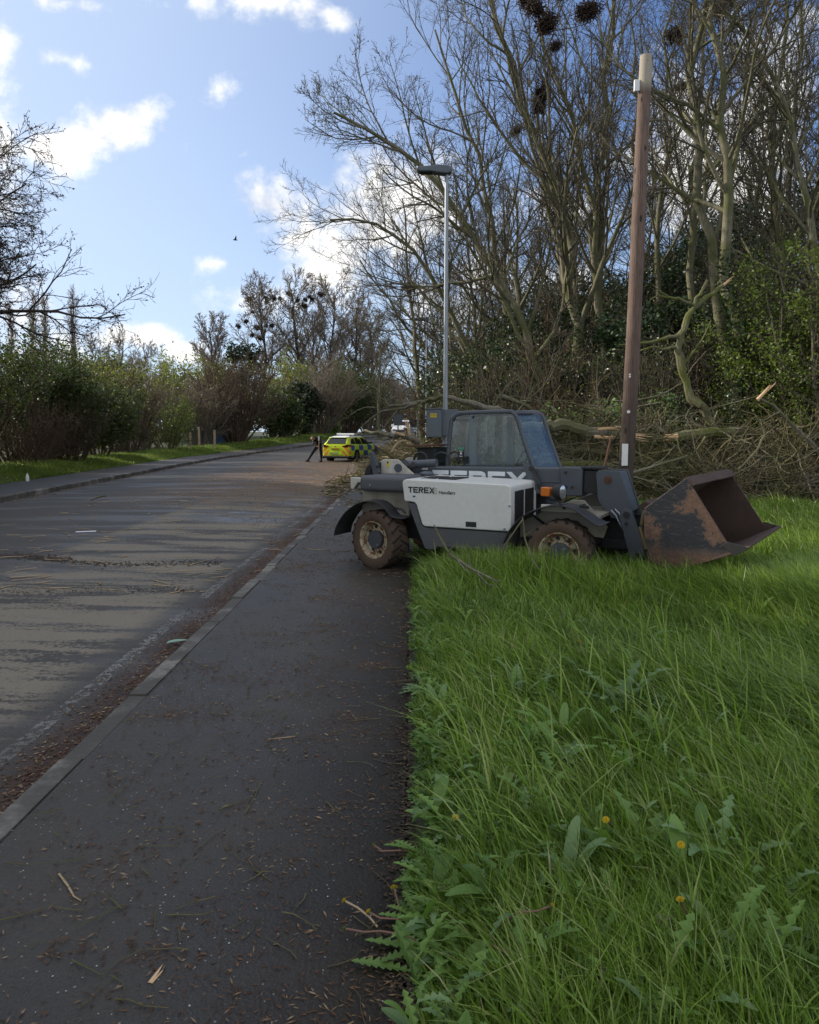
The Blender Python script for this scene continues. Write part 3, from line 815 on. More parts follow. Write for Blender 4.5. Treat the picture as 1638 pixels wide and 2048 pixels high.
def make_evergreen(name, base, w, h, seed, label, leaf='leaf_dark', n=14000, lsize=0.14, trunk_r=0.15, cat='tree', group=None, lobes=26, d=None, low=0.05, twigs=True):
    """a dense dark crown: leaves spread over many uneven lobes on limbs"""
    g = np.random.default_rng(seed); d = d or w
    z = g.uniform(low, 0.93, lobes) * h; a = g.uniform(0, 6.28, lobes)
    env = np.sqrt(np.clip(1 - ((z / h - 0.42) / 0.62) ** 2, 0.05, 1))
    q = np.sqrt(g.uniform(0.1, 1, lobes))
    c = np.stack([np.cos(a) * q * env * w * .40, np.sin(a) * q * env * d * .40, z], 1)
    lr = g.uniform(0.10, 0.22, lobes) * (w + h) / 2
    k = g.integers(0, lobes, n); u = norm(g.normal(0, 1, (n, 3))); rr = lr[k] * np.abs(1 - np.abs(g.normal(0, 0.28, n)))
    pts = c[k] + u * rr[:, None] * np.array([1, 1, 0.72])
    cut = np.sin(pts[:, 0] * 5.1 / max(w, 1) * 2 + seed) * np.sin(pts[:, 1] * 9 / max(w, 1)) * np.sin(pts[:, 2] * 11 / h + seed)
    pts = pts[cut > -0.35]; pts = pts[pts[:, 2] > 0.02]
    root = empty(name, base, 0, label, cat, group)
    st = np.zeros((lobes, 3)); st[:, 2] = np.clip(z * 0.55, 0, None)
    dr = c - st; L1 = grow(st, dr, np.linalg.norm(dr, axis=1), 6, 0.06, 0, g); R1 = taper_r(np.full(lobes, trunk_r * .3), 7, 0.3)
    tp = up_path(h * 0.8, (g.normal(0, .3), 0), 0, g)[None]
    parts = [tubes(tp, taper_r(np.array([trunk_r]), 7, 0.3), 8), tubes(L1, R1, 4)]
    if twigs:
        p_, d_, ln_, r_ = kids(L1, R1, 8, 0.4, 1.0, 45, 0.5, g)
        L2 = grow(p_, d_, ln_, 4, .15, 0, g); parts.append(tubes(L2, taper_r(np.full(len(p_), 0.010), 5, .6), 3))
    v, f = merge(parts)
    np_mesh('trunk', v, [f], M['twig_brown'], root, smooth=True)
    v, f = leaves(pts, lsize, g); np_mesh('crown', v, [f], M[leaf], root)
    return root

# ------------------------------------------------------------------ right-hand wood: large bare trees
def px_path(pts, Y, root_xyz=None):
    w = [at(p[0], p[1], p[2] if len(p) > 2 else Y) for p in pts]
    return w
def wood_tree(pts, Y, r0, seed, label, **kw):
    w = px_path(pts, Y)
    b = w[0].copy(); b.z = gz1(b.x, b.y) - 0.15; r0 *= .98; kw['limbs'] = int(kw.get('limbs', 14) * 1.35); kw.setdefault('l2', 7); kw['l2'] += 1
    w = [b] + [p for p in w if p.z > b.z + 0.6]
    return make_tree('bare_tree', tuple(b), [tuple(p - b) for p in w], r0, seed, label, group='tall bare trees of the right-hand wood', **kw)

wood_tree([(1120, 860), (1085, 740), (1043, 647), (975, 500), (930, 420), (852, 335), (765, 265), (668, 225)], 25, 0.19, 11,
          'bare grey tree of the wood leaning furthest left over the lamp post', limbs=17, l2=8, l3=6, l4=4, t0=0.28, limb_len=0.40, ivy=(2600, 0.22, 0.28), lens=(.52, .5, .42), bud=(1500, .06, 'leaf_bud'))
wood_tree([(1150, 860), (1160, 700), (1150, 600), (1124, 401), (1089, 298), (1046, 210), (1015, 110), (985, 0), (960, -110)], 27, 0.25, 12,
          'tall bare tree with dark ivy round its foot, between the cab and the wooden pole', limbs=18, l2=7, l3=6, l4=4, t0=0.26, limb_len=0.40, ivy=(4200, 0.33, 0.36), bud=(900, .06, 'leaf_bud'))
wood_tree([(1205, 860), (1200, 640), (1192, 500), (1172, 344), (1150, 258), (1112, 180), (1080, 70), (1060, -40)], 29, 0.18, 13,
          'bare tree with pale mossy trunk second left of the wooden pole', limbs=15, t0=0.34, limb_len=0.36)
wood_tree([(1218, 860), (1206, 640), (1198, 420), (1212, 250), (1219, 100), (1228, -40), (1235, -180)], 31, 0.21, 14,
          'straight bare tree just left of the wooden pole', limbs=16, t0=0.33, limb_len=0.36)
wood_tree([(1382, 830), (1376, 640), (1376, 550), (1387, 372), (1402, 230), (1398, 100), (1420, -60)], 27, 0.17, 15,
          'slim bare tree with reddish trunk right of the wooden pole', limbs=14, t0=0.38, limb_len=0.36)
wood_tree([(1462, 830), (1448, 640), (1427, 515), (1393, 300), (1380, 180), (1392, 60), (1412, -90), (1425, -200)], 22, 0.20, 16,
          'bare olive-barked tree standing between the slim red one and the ivy-wrapped one', limbs=15, t0=0.42, limb_len=0.36, ivy=(2200, 0.30, 0.26))
wood_tree([(1482, 830), (1468, 630), (1458, 450), (1446, 315), (1427, 160), (1422, 60), (1440, -90), (1470, -220)], 21, 0.21, 17,
          'big bare tree wrapped in ivy to mid height, nearest the bright leaves on the right', limbs=15, t0=0.46, limb_len=0.40, ivy=(5200, 0.42, 0.30), bud=(700, .06, 'leaf_bud'))
wood_tree([(980, 870), (960, 760), (915, 650), (872, 560), (800, 470), (730, 425), (660, 440)], 32, 0.17, 18,
          'bare tree with low limbs arching left behind the lamp post', limbs=16, l2=7, t0=0.25, limb_len=0.42, up=0.05)
wood_tree([(905, 870), (890, 760), (850, 690), (800, 640), (755, 560), (720, 520)], 47, 0.17, 19,
          'bare tree beyond the grey cabinet with limbs drooping over the road', limbs=16, l2=7, t0=0.25, limb_len=0.46, up=0.02)
wood_tree([(1300, 860), (1310, 640), (1322, 480), (1318, 330), (1335, 200), (1340, 60), (1350, -60)], 34, 0.17, 20,
          'bare tree seen close against the right side of the wooden pole', limbs=15, t0=0.35, limb_len=0.34)
wood_tree([(1060, 860), (1040, 720), (1010, 600), (990, 470), (960, 330), (900, 180), (870, 60)], 33, 0.19, 21,
          'bare tree behind the leaning one, reaching up left of centre', limbs=16, t0=0.3, limb_len=0.40)
wood_tree([(1560, 800), (1552, 600), (1560, 400), (1540, 220), (1560, 60), (1580, -80)], 26, 0.18, 22,
          'bare tree behind the bright green foliage near the right edge', limbs=15, t0=0.3, limb_len=0.40, l2=7)
wood_tree([(1660, 800), (1640, 520), (1600, 330), (1570, 180), (1500, 60), (1450, 20)], 21, 0.16, 23,
          'bare tree at the right edge with limbs bending left', limbs=16, t0=0.25, limb_len=0.44, l2=7, up=0.03)
wood_tree([(1250, 860), (1262, 700), (1262, 540), (1275, 380), (1270, 200), (1262, 40)], 39, 0.18, 24,
          'bare tree hidden partly behind the wooden pole', limbs=14, t0=0.3, limb_len=0.38)
# generic trees deeper in the wood, copies of three builds
protos = []
for k, (hh, sd) in enumerate([(15, 31), (17, 32), (13, 33)]):
    g = np.random.default_rng(sd)
    protos.append((hh, sd))
deep = [(850, 44, 0), (900, 52, 1), (940, 41, 2), (1000, 46, 1), (1085, 40, 0), (1115, 47, 1), (1180, 42, 2), (1340, 41, 0), (1420, 37, 1), (1500, 36, 2), (1600, 38, 1),
        (1640, 31, 0), (905, 60, 0), (900, 72, 1), (760, 78, 2), (1720, 26, 1), (1545, 31, 0), (1030, 38, 2), (1150, 36, 1), (1240, 44, 0), (1300, 47, 1), (1380, 45, 2), (1470, 47, 0), (1580, 44, 2), (960, 57, 0), (1070, 56, 1), (1620, 27, 0), (880, 64, 2)]
deep_labels = ['bare tree in the wood just behind the main lamp column', 'bare tree deep in the wood right of the lamp column', 'lower bare tree in the wood above the cab rear window',
    'slender bare tree in the wood behind the cab roof', 'bare tree in the wood behind the A-pillar of the cab', 'background bare tree between cab and wooden pole',
    'short background tree left of the wooden pole', 'background bare tree right of the wooden pole', 'background tree between the two ivy trunks on the right',
    'background tree behind the ivy-wrapped trunk on the right', 'dense bare tree high at the right side behind green leaves', 'bare tree at the far right edge of the wood',
    'bare tree past the far lamp column on the right of the road', 'distant bare tree right of the parked vans', 'distant bare tree over the police car bonnet',
    'bare tree just outside the right edge whose twigs reach in', 'bare tree in shade behind the twiggy brown mass at right', 'twiggy tree deep in the wood above the middle of the cab roof', 'twiggy tree deep in the wood above the windscreen', 'background tree whose crown shows left of the pole top',
    'background tree whose crown shows just right of the pole top', 'background tree left of the two ivy trunks', 'background tree right of the two ivy trunks', 'rearmost tree below the upper right cloud', 'rearmost tree between the lamp column and the leaning tree', 'rearmost tree behind the leaning tree',
    'brown twiggy tree near the right edge above the bright foliage', 'rearmost tree just right of the far lamp column']
built = {}
for i, (px, Y, k) in enumerate(deep):
    p = at(px, 860, Y); z = gz1(p.x, p.y) - 0.1
    if k not in built:
        g = np.random.default_rng(protos[k][1])
        built[k] = make_tree('bare_tree', (p.x, p.y, z), up_path(protos[k][0], (g.normal(0, 1), 0), -1.0, g), 0.17, protos[k][1], deep_labels[i],
                             group='background trees of the right-hand wood', limbs=20, l2=8, l3=6, l4=4, t0=0.16, limb_len=0.42, twig='twig_ash', minr=0.0075)
    else:
        c = copy_tree(built[k]); c.location = (p.x, p.y, z); c.rotation_euler = (0, 0, random.uniform(0, 6.28)); c.scale = (1, 1, random.uniform(.8, 1.15))
        c['label'] = deep_labels[i]

# rooks' nests
def nest_mesh(seed):
    g = np.random.default_rng(seed); N = 240
    cc = g.normal(0, .10, (4, 3)); c = cc[g.integers(0, 4, N)] + norm(g.normal(0, 1, (N, 3))) * g.uniform(0.04, 0.2, (N, 1)) * np.array([1, 1, .7]); d = norm(np.cross(c, g.normal(0, 1, (N, 3))) + g.normal(0, .08, (N, 3)))
    L = g.uniform(0.18, 0.5, N); s = c - d * (L / 2)[:, None]
    pts = grow(s, d, L, 3, 0.12, 0, g)
    v, f = tubes(pts, taper_r(np.full(N, 0.012), 4, .6), 3)
    return np_mesh('nest', v, [f], M['nest'], link=False)
nm = [nest_mesh(1), nest_mesh(2)]
nests = [(1072, 22, 25, 1.0, 'rook nest topmost of the three hanging above the tall bare tree'), (1087, 48, 25, 1.15, 'lowest big rook nest at the top of the tall bare tree'),
    (1052, 5, 25.5, .9, 'rook nest at the very top edge, left of the cluster'), (1166, 24, 26, 1.15, 'dark rook nest alone left of the pole top, near the upper edge'), (1347, 76, 25, 1.0, 'rook nest right of the wooden pole top'),
    (1082, 195, 27, .9, 'small rook nest lower in the leaning branches'), (1075, 218, 27, .8, 'small rook nest directly below another in the leaning branches'),
    (1440, 22, 24, .9, 'loose rook nest at the top right'), (1112, 95, 28, .7, 'thin rook nest between the cluster and the pole'),
    (1028, 264, 29, .6, 'small nest on an arching bough left of centre'), (1360, 175, 26, .6, 'thin twig nest below the pole-top nest'), (820, 578, 38, .8, 'nest on a drooping bough above the far lamp')]
for i, (px, py, Y, s, lb) in enumerate(nests):
    o = obj_of('rook_nest', nm[i % 2]); o.location = at(px, py, Y); o.scale = (s * 1.15,) * 3; o.rotation_euler = (random.random(), 0, random.random() * 6)
    tag(o, lb, 'nest', "rooks' nests in the near trees")
far_n = [(500, 598), (534, 596), (534, 604), (549, 597), (560, 597), (579, 588), (596, 601), (612, 600), (620, 594), (643, 589), (506, 624), (531, 637), (493, 643), (516, 656), (533, 652), (478, 653), (505, 671), (521, 676), (544, 652), (611, 612), (625, 599)]
for i, (px, py) in enumerate(far_n):
    o = obj_of('rook_nest', nm[i % 2]); o.location = at(px, py, 108 + (i % 3)); s = random.uniform(1.1, 1.7); o.scale = (s, s, s)
    tag(o, 'dark rook nest high in the distant bare trees beyond the road bend', 'nest', 'nests in the far rookery')

# dark evergreen understorey of the wood
ev = [(1010, 27, 5, 5.0, 'ivy-dark holly bush behind the cab roof'), (1095, 30, 6, 6.5, 'dark evergreen bush behind the cab front'),
      (1180, 26, 5, 4.2, 'dark glossy laurel bush left of the pole foot'), (1290, 27, 6, 5.5, 'dark evergreen bush right of the pole foot'),
      (1290, 36, 7, 8.0, 'tall dark evergreen behind the pole'), (1390, 26, 6, 4.4, 'dark evergreen behind the broken mossy trunk'), (1395, 36, 7, 8.0, 'tall dark evergreen between the two ivy trunks'),
      (1480, 25, 6, 4.5, 'dark evergreen under the ivy-wrapped trunk'), (1590, 24, 6, 4.5, 'dark evergreen low at the right edge'), (1560, 33, 8, 8.5, 'tall dark tree behind the bright foliage'),
      (1185, 38, 7, 7.6, 'tall dark yew left of the pole'), (1660, 28, 7, 7.5, 'dark evergreen at the far right of the wood'), (930, 38, 6, 5.5, 'dark evergreen behind the lamp column'),
      (1085, 44, 8, 9.0, 'yew deep in the wood above the cab'), (925, 56, 7, 6.0, 'dark evergreen past the far lamp column'), (1470, 42, 9, 9, 'dark yew on top of the wooded bank')]
for i, (px, Y, w, h, lb) in enumerate(ev):
    p = at(px, 860, Y)
    make_evergreen('evergreen_bush' if h < 6 else 'evergreen_tree', (p.x, p.y, gz1(p.x, p.y) - .1), w, h, 200 + i, lb, leaf='leaf_dark' if i % 3 else 'leaf_ivy', n=15000, lsize=0.15, cat='bush' if h < 6 else 'tree', group='dark evergreens of the right-hand wood')
for i, (px, Y, w, h, lb) in enumerate([(935, 74, 11, 8, 'dark mass of yews far back beyond the lamp columns'), (1000, 60, 12, 9, 'dark yews far back behind the cab'), (1130, 58, 12, 9, 'dark yews far back behind the windscreen'),
        (1260, 56, 12, 9, 'dark yews far back behind the pole'), (1400, 54, 12, 10, 'dark yews far back between the ivy trunks'), (800, 140, 18, 10, 'dark trees closing the road beyond the vans'), (730, 125, 14, 9, 'dark trees closing the gap beyond the police car'), (860, 120, 14, 9, 'dark trees beyond the second van')]):
    p = at(px, 860, Y)
    make_evergreen('evergreen_tree', (p.x, p.y, gz1(p.x, p.y) - .1), w, h, 260 + i, lb, leaf='leaf_dark' if i < 5 else 'pine', n=9000, lsize=0.34, lobes=34, twigs=False)
# bare scrub filling between the trunks
sc = [(955, 30, 4.5, 4.5), (960, 25, 4, 4.6), (1040, 24, 4, 5.0), (1105, 24, 4, 4.8), (1200, 24, 4, 4.0), (1330, 23, 4.5, 4.0), (1430, 22.5, 4, 3.6), (1530, 23, 5, 5), (1625, 21, 5, 6.5),
      (900, 45, 6, 6), (905, 50, 6, 5), (1000, 33, 6, 7), (1130, 34, 6, 7.5), (1260, 33, 5, 7), (1590, 25, 5, 7.5), (1700, 22, 6, 7), (935, 60, 7, 6), (1480, 28, 5, 6.5)]
scl = ['left of the lamp column', 'behind the cab rear window', 'behind the cab roof', 'behind the windscreen', 'left of the pole', 'right of the pole', 'below the broken mossy trunk', 'under the bright foliage', 'at the right edge, tall and brown',
       'behind the far lamp column', 'beyond the grey cabinet', 'deep behind the cab', 'deep behind the windscreen', 'deep behind the pole', 'high and brown at the upper right', 'just outside the right edge', 'beyond the lamp columns', 'between the ivy-wrapped trunk and the right edge']
for i, ((px, Y, w, h), s_) in enumerate(zip(sc, scl)):
    p = at(px, 860, Y)
    make_shrub('bare_scrub', (p.x, p.y, gz1(p.x, p.y) - .1), w, h, 300 + i, 'tangled leafless olive-brown scrub ' + s_, leaf='leaf_mid' if i % 2 == 0 else 'leaf_spring', nleaf=900, lsize=0.07,
               stems=18, l2=8, l3=7, twig='twig_ash' if i % 3 else 'twig_brown', group='leafless scrub along the edge of the wood', minr=0.008)
# bright spring foliage on the right
for i, (px, Y, w, h, n, lb) in enumerate([(1590, 20.8, 3.8, 5.4, 12000, 'young tree with fresh bright green leaves at the right edge'), (1665, 19.5, 3.8, 7.6, 12000, 'bright green leafy tree cut by the right edge of the view'),
                                   (1530, 21.6, 2.8, 4.4, 6500, 'low bright green sapling behind the fallen branches')]):
    p = at(px, 880, Y)
    make_shrub('leafy_tree', (p.x, p.y, gz1(p.x, p.y) - .1), w, h, 360 + i, lb, leaf='leaf_bright', nleaf=n, lsize=0.085, stems=7, l2=7, l3=6, cat='tree', twig='twig_ash', spread=.14)

# pale glossy laurel leaves behind the log
p = at(1175, 850, 21); make_evergreen('laurel_bush', (p.x, p.y, gz1(p.x, p.y)), 3.6, 2.5, 390, 'pale glossy laurel bush just above the fallen log, left of the pole', leaf='silver_weed', n=2600, lsize=0.10, cat='bush', lobes=16)
p = at(1290, 850, 21.5); make_evergreen('laurel_bush', (p.x, p.y, gz1(p.x, p.y)), 3.2, 2.3, 391, 'pale glossy laurel bush just right of the pole, above the fallen log', leaf='silver_weed', n=1500, lsize=0.09, cat='bush', lobes=14)

# the broken, moss-covered trunk standing up out of the pile
def limb_obj(name, paths, material, label, cat, ends=None, parent=None):
    """paths: list of (points, radii)"""
    mb = MB()
    base = Vector(paths[0][0][0])
    for pts, rad in paths:
        P = [Vector(p) for p in pts]
        # densify
        Q, RR = [], []
        for i in range(len(P) - 1):
            for t in (0, .33, .67):
                j = Vector((random.gauss(0, 1), random.gauss(0, 1), random.gauss(0, 1))) * rad[i] * 0.18 if (i or t) else Vector()
                Q.append(P[i].lerp(P[i + 1], t) + j * 1.8 - base); RR.append((rad[i] * (1 - t) + rad[i + 1] * t) * random.uniform(.84, 1.12))
        Q.append(P[-1] - base); RR.append(rad[-1])
        mb.tube(Q, RR, 8)
    root = empty(name, base, 0, label, cat)
    mb.build('limb', M[material], root, smooth=True)
    for (p, d, r, L) in (ends or []):
        m2 = MB(); d = Vector(d).normalized(); a = d.orthogonal().normalized(); b_ = d.cross(a)
        for k in range(7):
            an = k * 0.9; off = (a * math.cos(an) + b_ * math.sin(an)) * r * 0.55
            q = Vector(p) - base + off
            m2.tube([q - d * .05, q + d * L * random.uniform(.5, 1) * .5, q + d * L * random.uniform(.7, 1.1) + off * .5], [r * .42, r * .26, 0.004], 5)
        m2.build('splintered_wood', M['split_wood'], root)
    return root
Yb = 19.0
A = lambda px, py, Y=Yb: at(px, py, Y)
limb_obj('broken_tree', [([A(1425, 845), A(1405, 815), A(1383, 792), A(1366, 750), A(1359, 715), A(1357, 681), A(1368, 650), A(1390, 615), A(1420, 592), A(1446, 571)], [.12, .11, .105, .10, .095, .09, .08, .068, .055, .045]),
                         ([A(1388, 617), A(1398, 590), A(1415, 560)], [.06, .045, .035]),
                         ([A(1357, 671), A(1330, 677), A(1300, 684), A(1262, 688), A(1238, 690)], [.05, .042, .035, .025, .012]),
                         ([A(1352, 694), A(1325, 698), A(1302, 694), A(1275, 704), A(1250, 720)], [.045, .035, .028, .02, .01]),
                         ([A(1390, 612), A(1367, 602), A(1340, 595), A(1315, 590), A(1300, 600)], [.05, .04, .033, .02, .01]),
                         ([A(1340, 596), A(1320, 582), A(1305, 570)], [.03, .02, .01]),
                         ([A(1362, 735), A(1390, 700), A(1410, 668), A(1422, 640)], [.03, .022, .016, .008])],
         'moss_bark', 'crooked moss-green broken tree with snapped top standing out of the fallen branches', 'broken tree', ends=[(A(1446, 571), (0.6, 0, .5), .04, .3)])
# fallen log, split in two
Yl = 18.2
limb_obj('fallen_log', [([A(1040, 858, Yl), A(1100, 852, Yl), A(1135, 851, Yl), A(1180, 859, Yl), A(1238, 869, Yl), A(1262, 873, Yl)], [.14, .14, .14, .13, .12, .05]),
                        ([A(1150, 852, Yl), A(1170, 900, Yl + .4), A(1162, 960, Yl + .6)], [.05, .04, .03])],
         'log_bark', 'pale fallen tree limb lying behind the cab with a split yellow end', 'log',
         ends=[(A(1225, 869, Yl), (1, 0, -.10), .10, 1.0), (A(1200, 858, Yl - .1), (1, 0, .06), .05, .5), (A(1192, 874, Yl - .12), (1, 0, -.05), .05, .5)])
limb_obj('fallen_log', [([A(1345, 876, 18.6), A(1420, 864, 18.8), A(1490, 868, 19.2), A(1560, 880, 19.6), A(1640, 890, 20)], [.13, .135, .13, .12, .11])],
         'moss_bark', 'mossy fallen trunk lying right of the wooden pole under the branches', 'log', ends=[(A(1350, 875, 18.55), (-1, 0, 0), .10, .3)])
limb_obj('fallen_log', [([A(1105, 905, 18.5), A(1160, 902, 18.4), A(1220, 906, 18.3)], [.10, .11, .09])], 'log_bark', 'shorter fallen limb lying below the split log behind the windscreen', 'log')
limb_obj('fallen_log', [([A(1080, 930, 17.6), A(1150, 926, 17.6), A(1235, 930, 17.4)], [.09, .10, .08])], 'moss_bark', 'lowest mossy limb of the stack behind the windscreen', 'log')
limb_obj('fallen_branch', [([A(1010, 825, 19), A(985, 815, 19), A(940, 806, 19), A(905, 796, 19), A(870, 797, 19.2), A(840, 806, 19.5), A(800, 811, 20), A(776, 812, 20.3), A(772, 800, 20.3), A(760, 797, 20.4)], [.09, .085, .075, .065, .055, .05, .04, .03, .02, .01]),
                           ([A(835, 808, 19.5), A(800, 818, 20), A(765, 822, 20.3), A(742, 836, 20.5), A(720, 855, 20.6)], [.045, .035, .025, .018, .008]),
                           ([A(795, 820, 20), A(780, 840, 20), A(762, 862, 20)], [.025, .02, .01]),
                           ([A(750, 815, 20.3), A(735, 814, 20.5), A(715, 820, 20.6), A(700, 831, 20.6)], [.02, .018, .014, .006]),
                           ([A(860, 800, 19.3), A(880, 780, 19.2), A(905, 770, 19.2)], [.02, .012, .006]),
                           ([A(845, 804, 19.4), A(833, 822, 19.4), A(836, 842, 19.4)], [.02, .014, .006])],
         'log_bark', 'long bare fallen branch arching left across the lamp column above the cabinet', 'branch')
limb_obj('fallen_branch', [([A(842, 900, 21), A(830, 882, 21), A(808, 868, 21), A(790, 873, 21.2), A(765, 868, 21.6), A(745, 864, 22), A(725, 862, 22.3)], [.10, .10, .09, .075, .06, .05, .03]),
                           ([A(822, 876, 21), A(815, 860, 21), A(808, 856, 21)], [.06, .05, .03]),
                           ([A(792, 872, 21.2), A(770, 880, 21.4), A(750, 876, 22)], [.04, .03, .015])],
         'log_bark', 'forked broken branch with a pale splintered end lying beside the police car bonnet', 'branch', ends=[(A(819, 868, 20.95), (-.25, 0, 1), .05, .42), (A(806, 870, 20.9), (-1, 0, .3), .04, .3)])
limb_obj('fallen_branch', [([A(782, 905, 20), A(790, 893, 20), A(800, 884, 20), A(812, 880, 20)], [.03, .03, .025, .02])], 'pale_wood', 'short pale stick standing up from the heap beside the forked branch', 'branch')
limb_obj('fallen_branch', [([A(1252, 951, 15.8), A(1300, 935, 15.8), A(1375, 912, 16)], [.03, .035, .02]), ([A(1300, 935, 15.8), A(1330, 915, 16), A(1350, 890, 16.2)], [.018, .012, .006])], 'log_bark', 'pale stick lying across the pile right of the pole', 'branch')
limb_obj('fallen_branch', [([A(1475, 940, 16.5), A(1510, 905, 16.8), A(1530, 870, 17), A(1522, 840, 17)], [.025, .03, .025, .015]), ([A(1505, 912, 16.8), A(1560, 915, 17), A(1600, 900, 17)], [.02, .015, .008])], 'moss_bark', 'greenish stick rising from the pile behind the bucket', 'branch')
limb_obj('torn_branch', [([A(1640, 905, 17.5), A(1590, 850, 17.4), A(1545, 812, 17.2), A(1518, 796, 17)], [.05, .045, .04, .035]), ([A(1560, 824, 17.2), A(1530, 840, 17), A(1500, 838, 16.8)], [.02, .014, .006])], 'log_bark', 'broken branch with a pale torn end sticking up at the right of the heap', 'branch', ends=[(A(1518, 796, 17), (.7, 0, .75), .045, .45)])
limb_obj('fallen_branch', [([A(868, 1050, 7.6), A(880, 1075, 7.5), A(900, 1110, 7.2), A(930, 1130, 7.1), A(965, 1150, 7.0), A(1000, 1163, 6.9)], [.007, .010, .014, .014, .011, .006]),
                           ([A(895, 1106, 7.2), A(905, 1095, 7.2), A(916, 1084, 7.2)], [.008, .006, .004]), ([A(942, 1137, 7.1), A(936, 1115, 7.1), A(938, 1085, 7.1)], [.009, .006, .003]),
                           ([A(950, 1142, 7.05), A(975, 1168, 6.9), A(1002, 1176, 6.8)], [.008, .006, .004]), ([A(915, 1120, 7.1), A(930, 1140, 7), A(945, 1146, 7)], [.007, .005, .003])],
         'log_bark', 'thin forked grey twig leaning on the white engine cover out of the grass', 'branch')
limb_obj('fallen_branch', [([A(1045, 1035, 6.9), A(1050, 1075, 6.9), A(1060, 1110, 6.8), A(1078, 1140, 6.7)], [.007, .008, .007, .005]), ([A(1045, 1040, 6.9), A(1020, 1075, 6.8), A(1004, 1100, 6.8), A(1008, 1130, 6.8)], [.008, .007, .006, .004]),
                           ([A(1050, 1072, 6.9), A(1062, 1062, 6.9)], [.005, .003])], 'log_bark', 'thin twig leaning across the front wheel arch of the telehandler', 'branch')

# brush heaps: a mass nobody could count
def brush(name, N, region, zfun, seed, label, material='brush', L=(0.8, 2.6), r=(.006, .022), k=5, flat=0.25, kids_on=True, wander=.15):
    g = np.random.default_rng(seed)
    x = g.uniform(region[0], region[1], N); y = g.uniform(region[2], region[3], N)
    top = zfun(x, y); keep = top > 0.03; x, y, top = x[keep], y[keep], top[keep]; n = len(x)
    z = gz(x, y) + top * g.uniform(0.02, 1, n)
    a = g.uniform(0, 6.28, n); d = np.stack([np.cos(a), np.sin(a) * .8, g.normal(0, flat, n)], 1)
    ln = g.uniform(L[0], L[1], n) * np.clip(top * 1.5, .35, 1)
    s = np.stack([x, y, z], 1) - norm(d) * ln[:, None] * .5
    P1 = grow(s, d, ln, 6, wander, 0, g); r1 = g.uniform(r[0], r[1], n) ; r1 = np.where(g.uniform(0, 1, n) > .95, r1 * 2.3, r1)
    P1[..., 2] = np.maximum(P1[..., 2], gz(P1[..., 0], P1[..., 1]) - .02)
    parts = [tubes(P1, taper_r(r1, 7, .3), 4)]
    if kids_on:
        p, dd, l2, r2 = kids(P1, taper_r(r1, 7, .3), k, .1, 1, 42, .45, g)
        P2 = grow(p, dd, l2, 4, .15, 0, g); parts.append(tubes(P2, taper_r(np.maximum(r2 * .7, .004), 5, .5), 3))
    v, f = merge(parts)
    o = np_mesh(name, v, [f], M[material], smooth=True)
    tag(o, label, 'branches', kind='stuff'); return o
def zmain(x, y):
    e = RE(y) + FW_R
    ridge = 2.0 * np.exp(-((y - 19.5) / 1.6) ** 2) * sm(1.6, 3.4, x) * (1 - 0.15 * np.sin(x * 1.1))
    low = 0.9 * np.exp(-((y - 17.3) / 0.9) ** 2) * sm(2.6, 4.0, x)
    return np.maximum(ridge, low)
brush('brush_pile', 3600, (1.6, 13, 16, 22.5), zmain, 41, 'tangled heap of broken branches behind the telehandler and bucket', L=(.8, 2.6), flat=.55, wander=.2)
brush('crooked_branches', 330, (2, 13, 16.5, 21.5), lambda x, y: zmain(x, y) * 1.12, 47, 'larger crooked branches tangled in the heap', 'log_bark', (1.2, 3.4), (.014, .034), 5, .6, True, .24)
def zleft(x, y):
    c = RE(y) + 1.9 + .75 * sm(24, 32, y); w = 1.25 + 0.01 * (y - 16)
    return (0.22 + 1.05 * sm(17, 23, y)) * np.exp(-((x - c) / w) ** 2) * (1 - sm(54, 60, y)) * sm(14.2, 17, y)
brush('brush_pile_by_road', 4600, (-5.0, 4.2, 14.2, 60), zleft, 42, 'heap of broken twigs and branches over the footway beside the police car', L=(.5, 1.9), r=(.006, .02), k=4)
brush('pale_broken_sticks', 700, (-4.2, 2.6, 15, 48), lambda x, y: zleft(x, y) * 1.08, 43, 'pale freshly snapped sticks in the roadside heap', 'pale_wood', (.3, 1.0), (.008, .022), 0, .3, False)
brush('pale_snapped_sticks', 260, (2, 12, 16, 20), lambda x, y: zmain(x, y) * 1.05, 44, 'pale snapped sticks among the heap behind the telehandler', 'log_bark', (.6, 1.9), (.008, .022), 3, .35, True)

g = np.random.default_rng(77); n = 2600; x = g.uniform(2, 13, n); y = g.uniform(17.5, 21, n); z = gz(x, y) + zmain(x, y) * g.uniform(.3, 1.05, n)
v, f = leaves(np.stack([x, y, z], 1), .07, g); tag(np_mesh('ivy_on_heap', v, [f], M['leaf_ivy']), 'dark ivy leaves caught up in the heap of branches', 'leaves', kind='stuff')

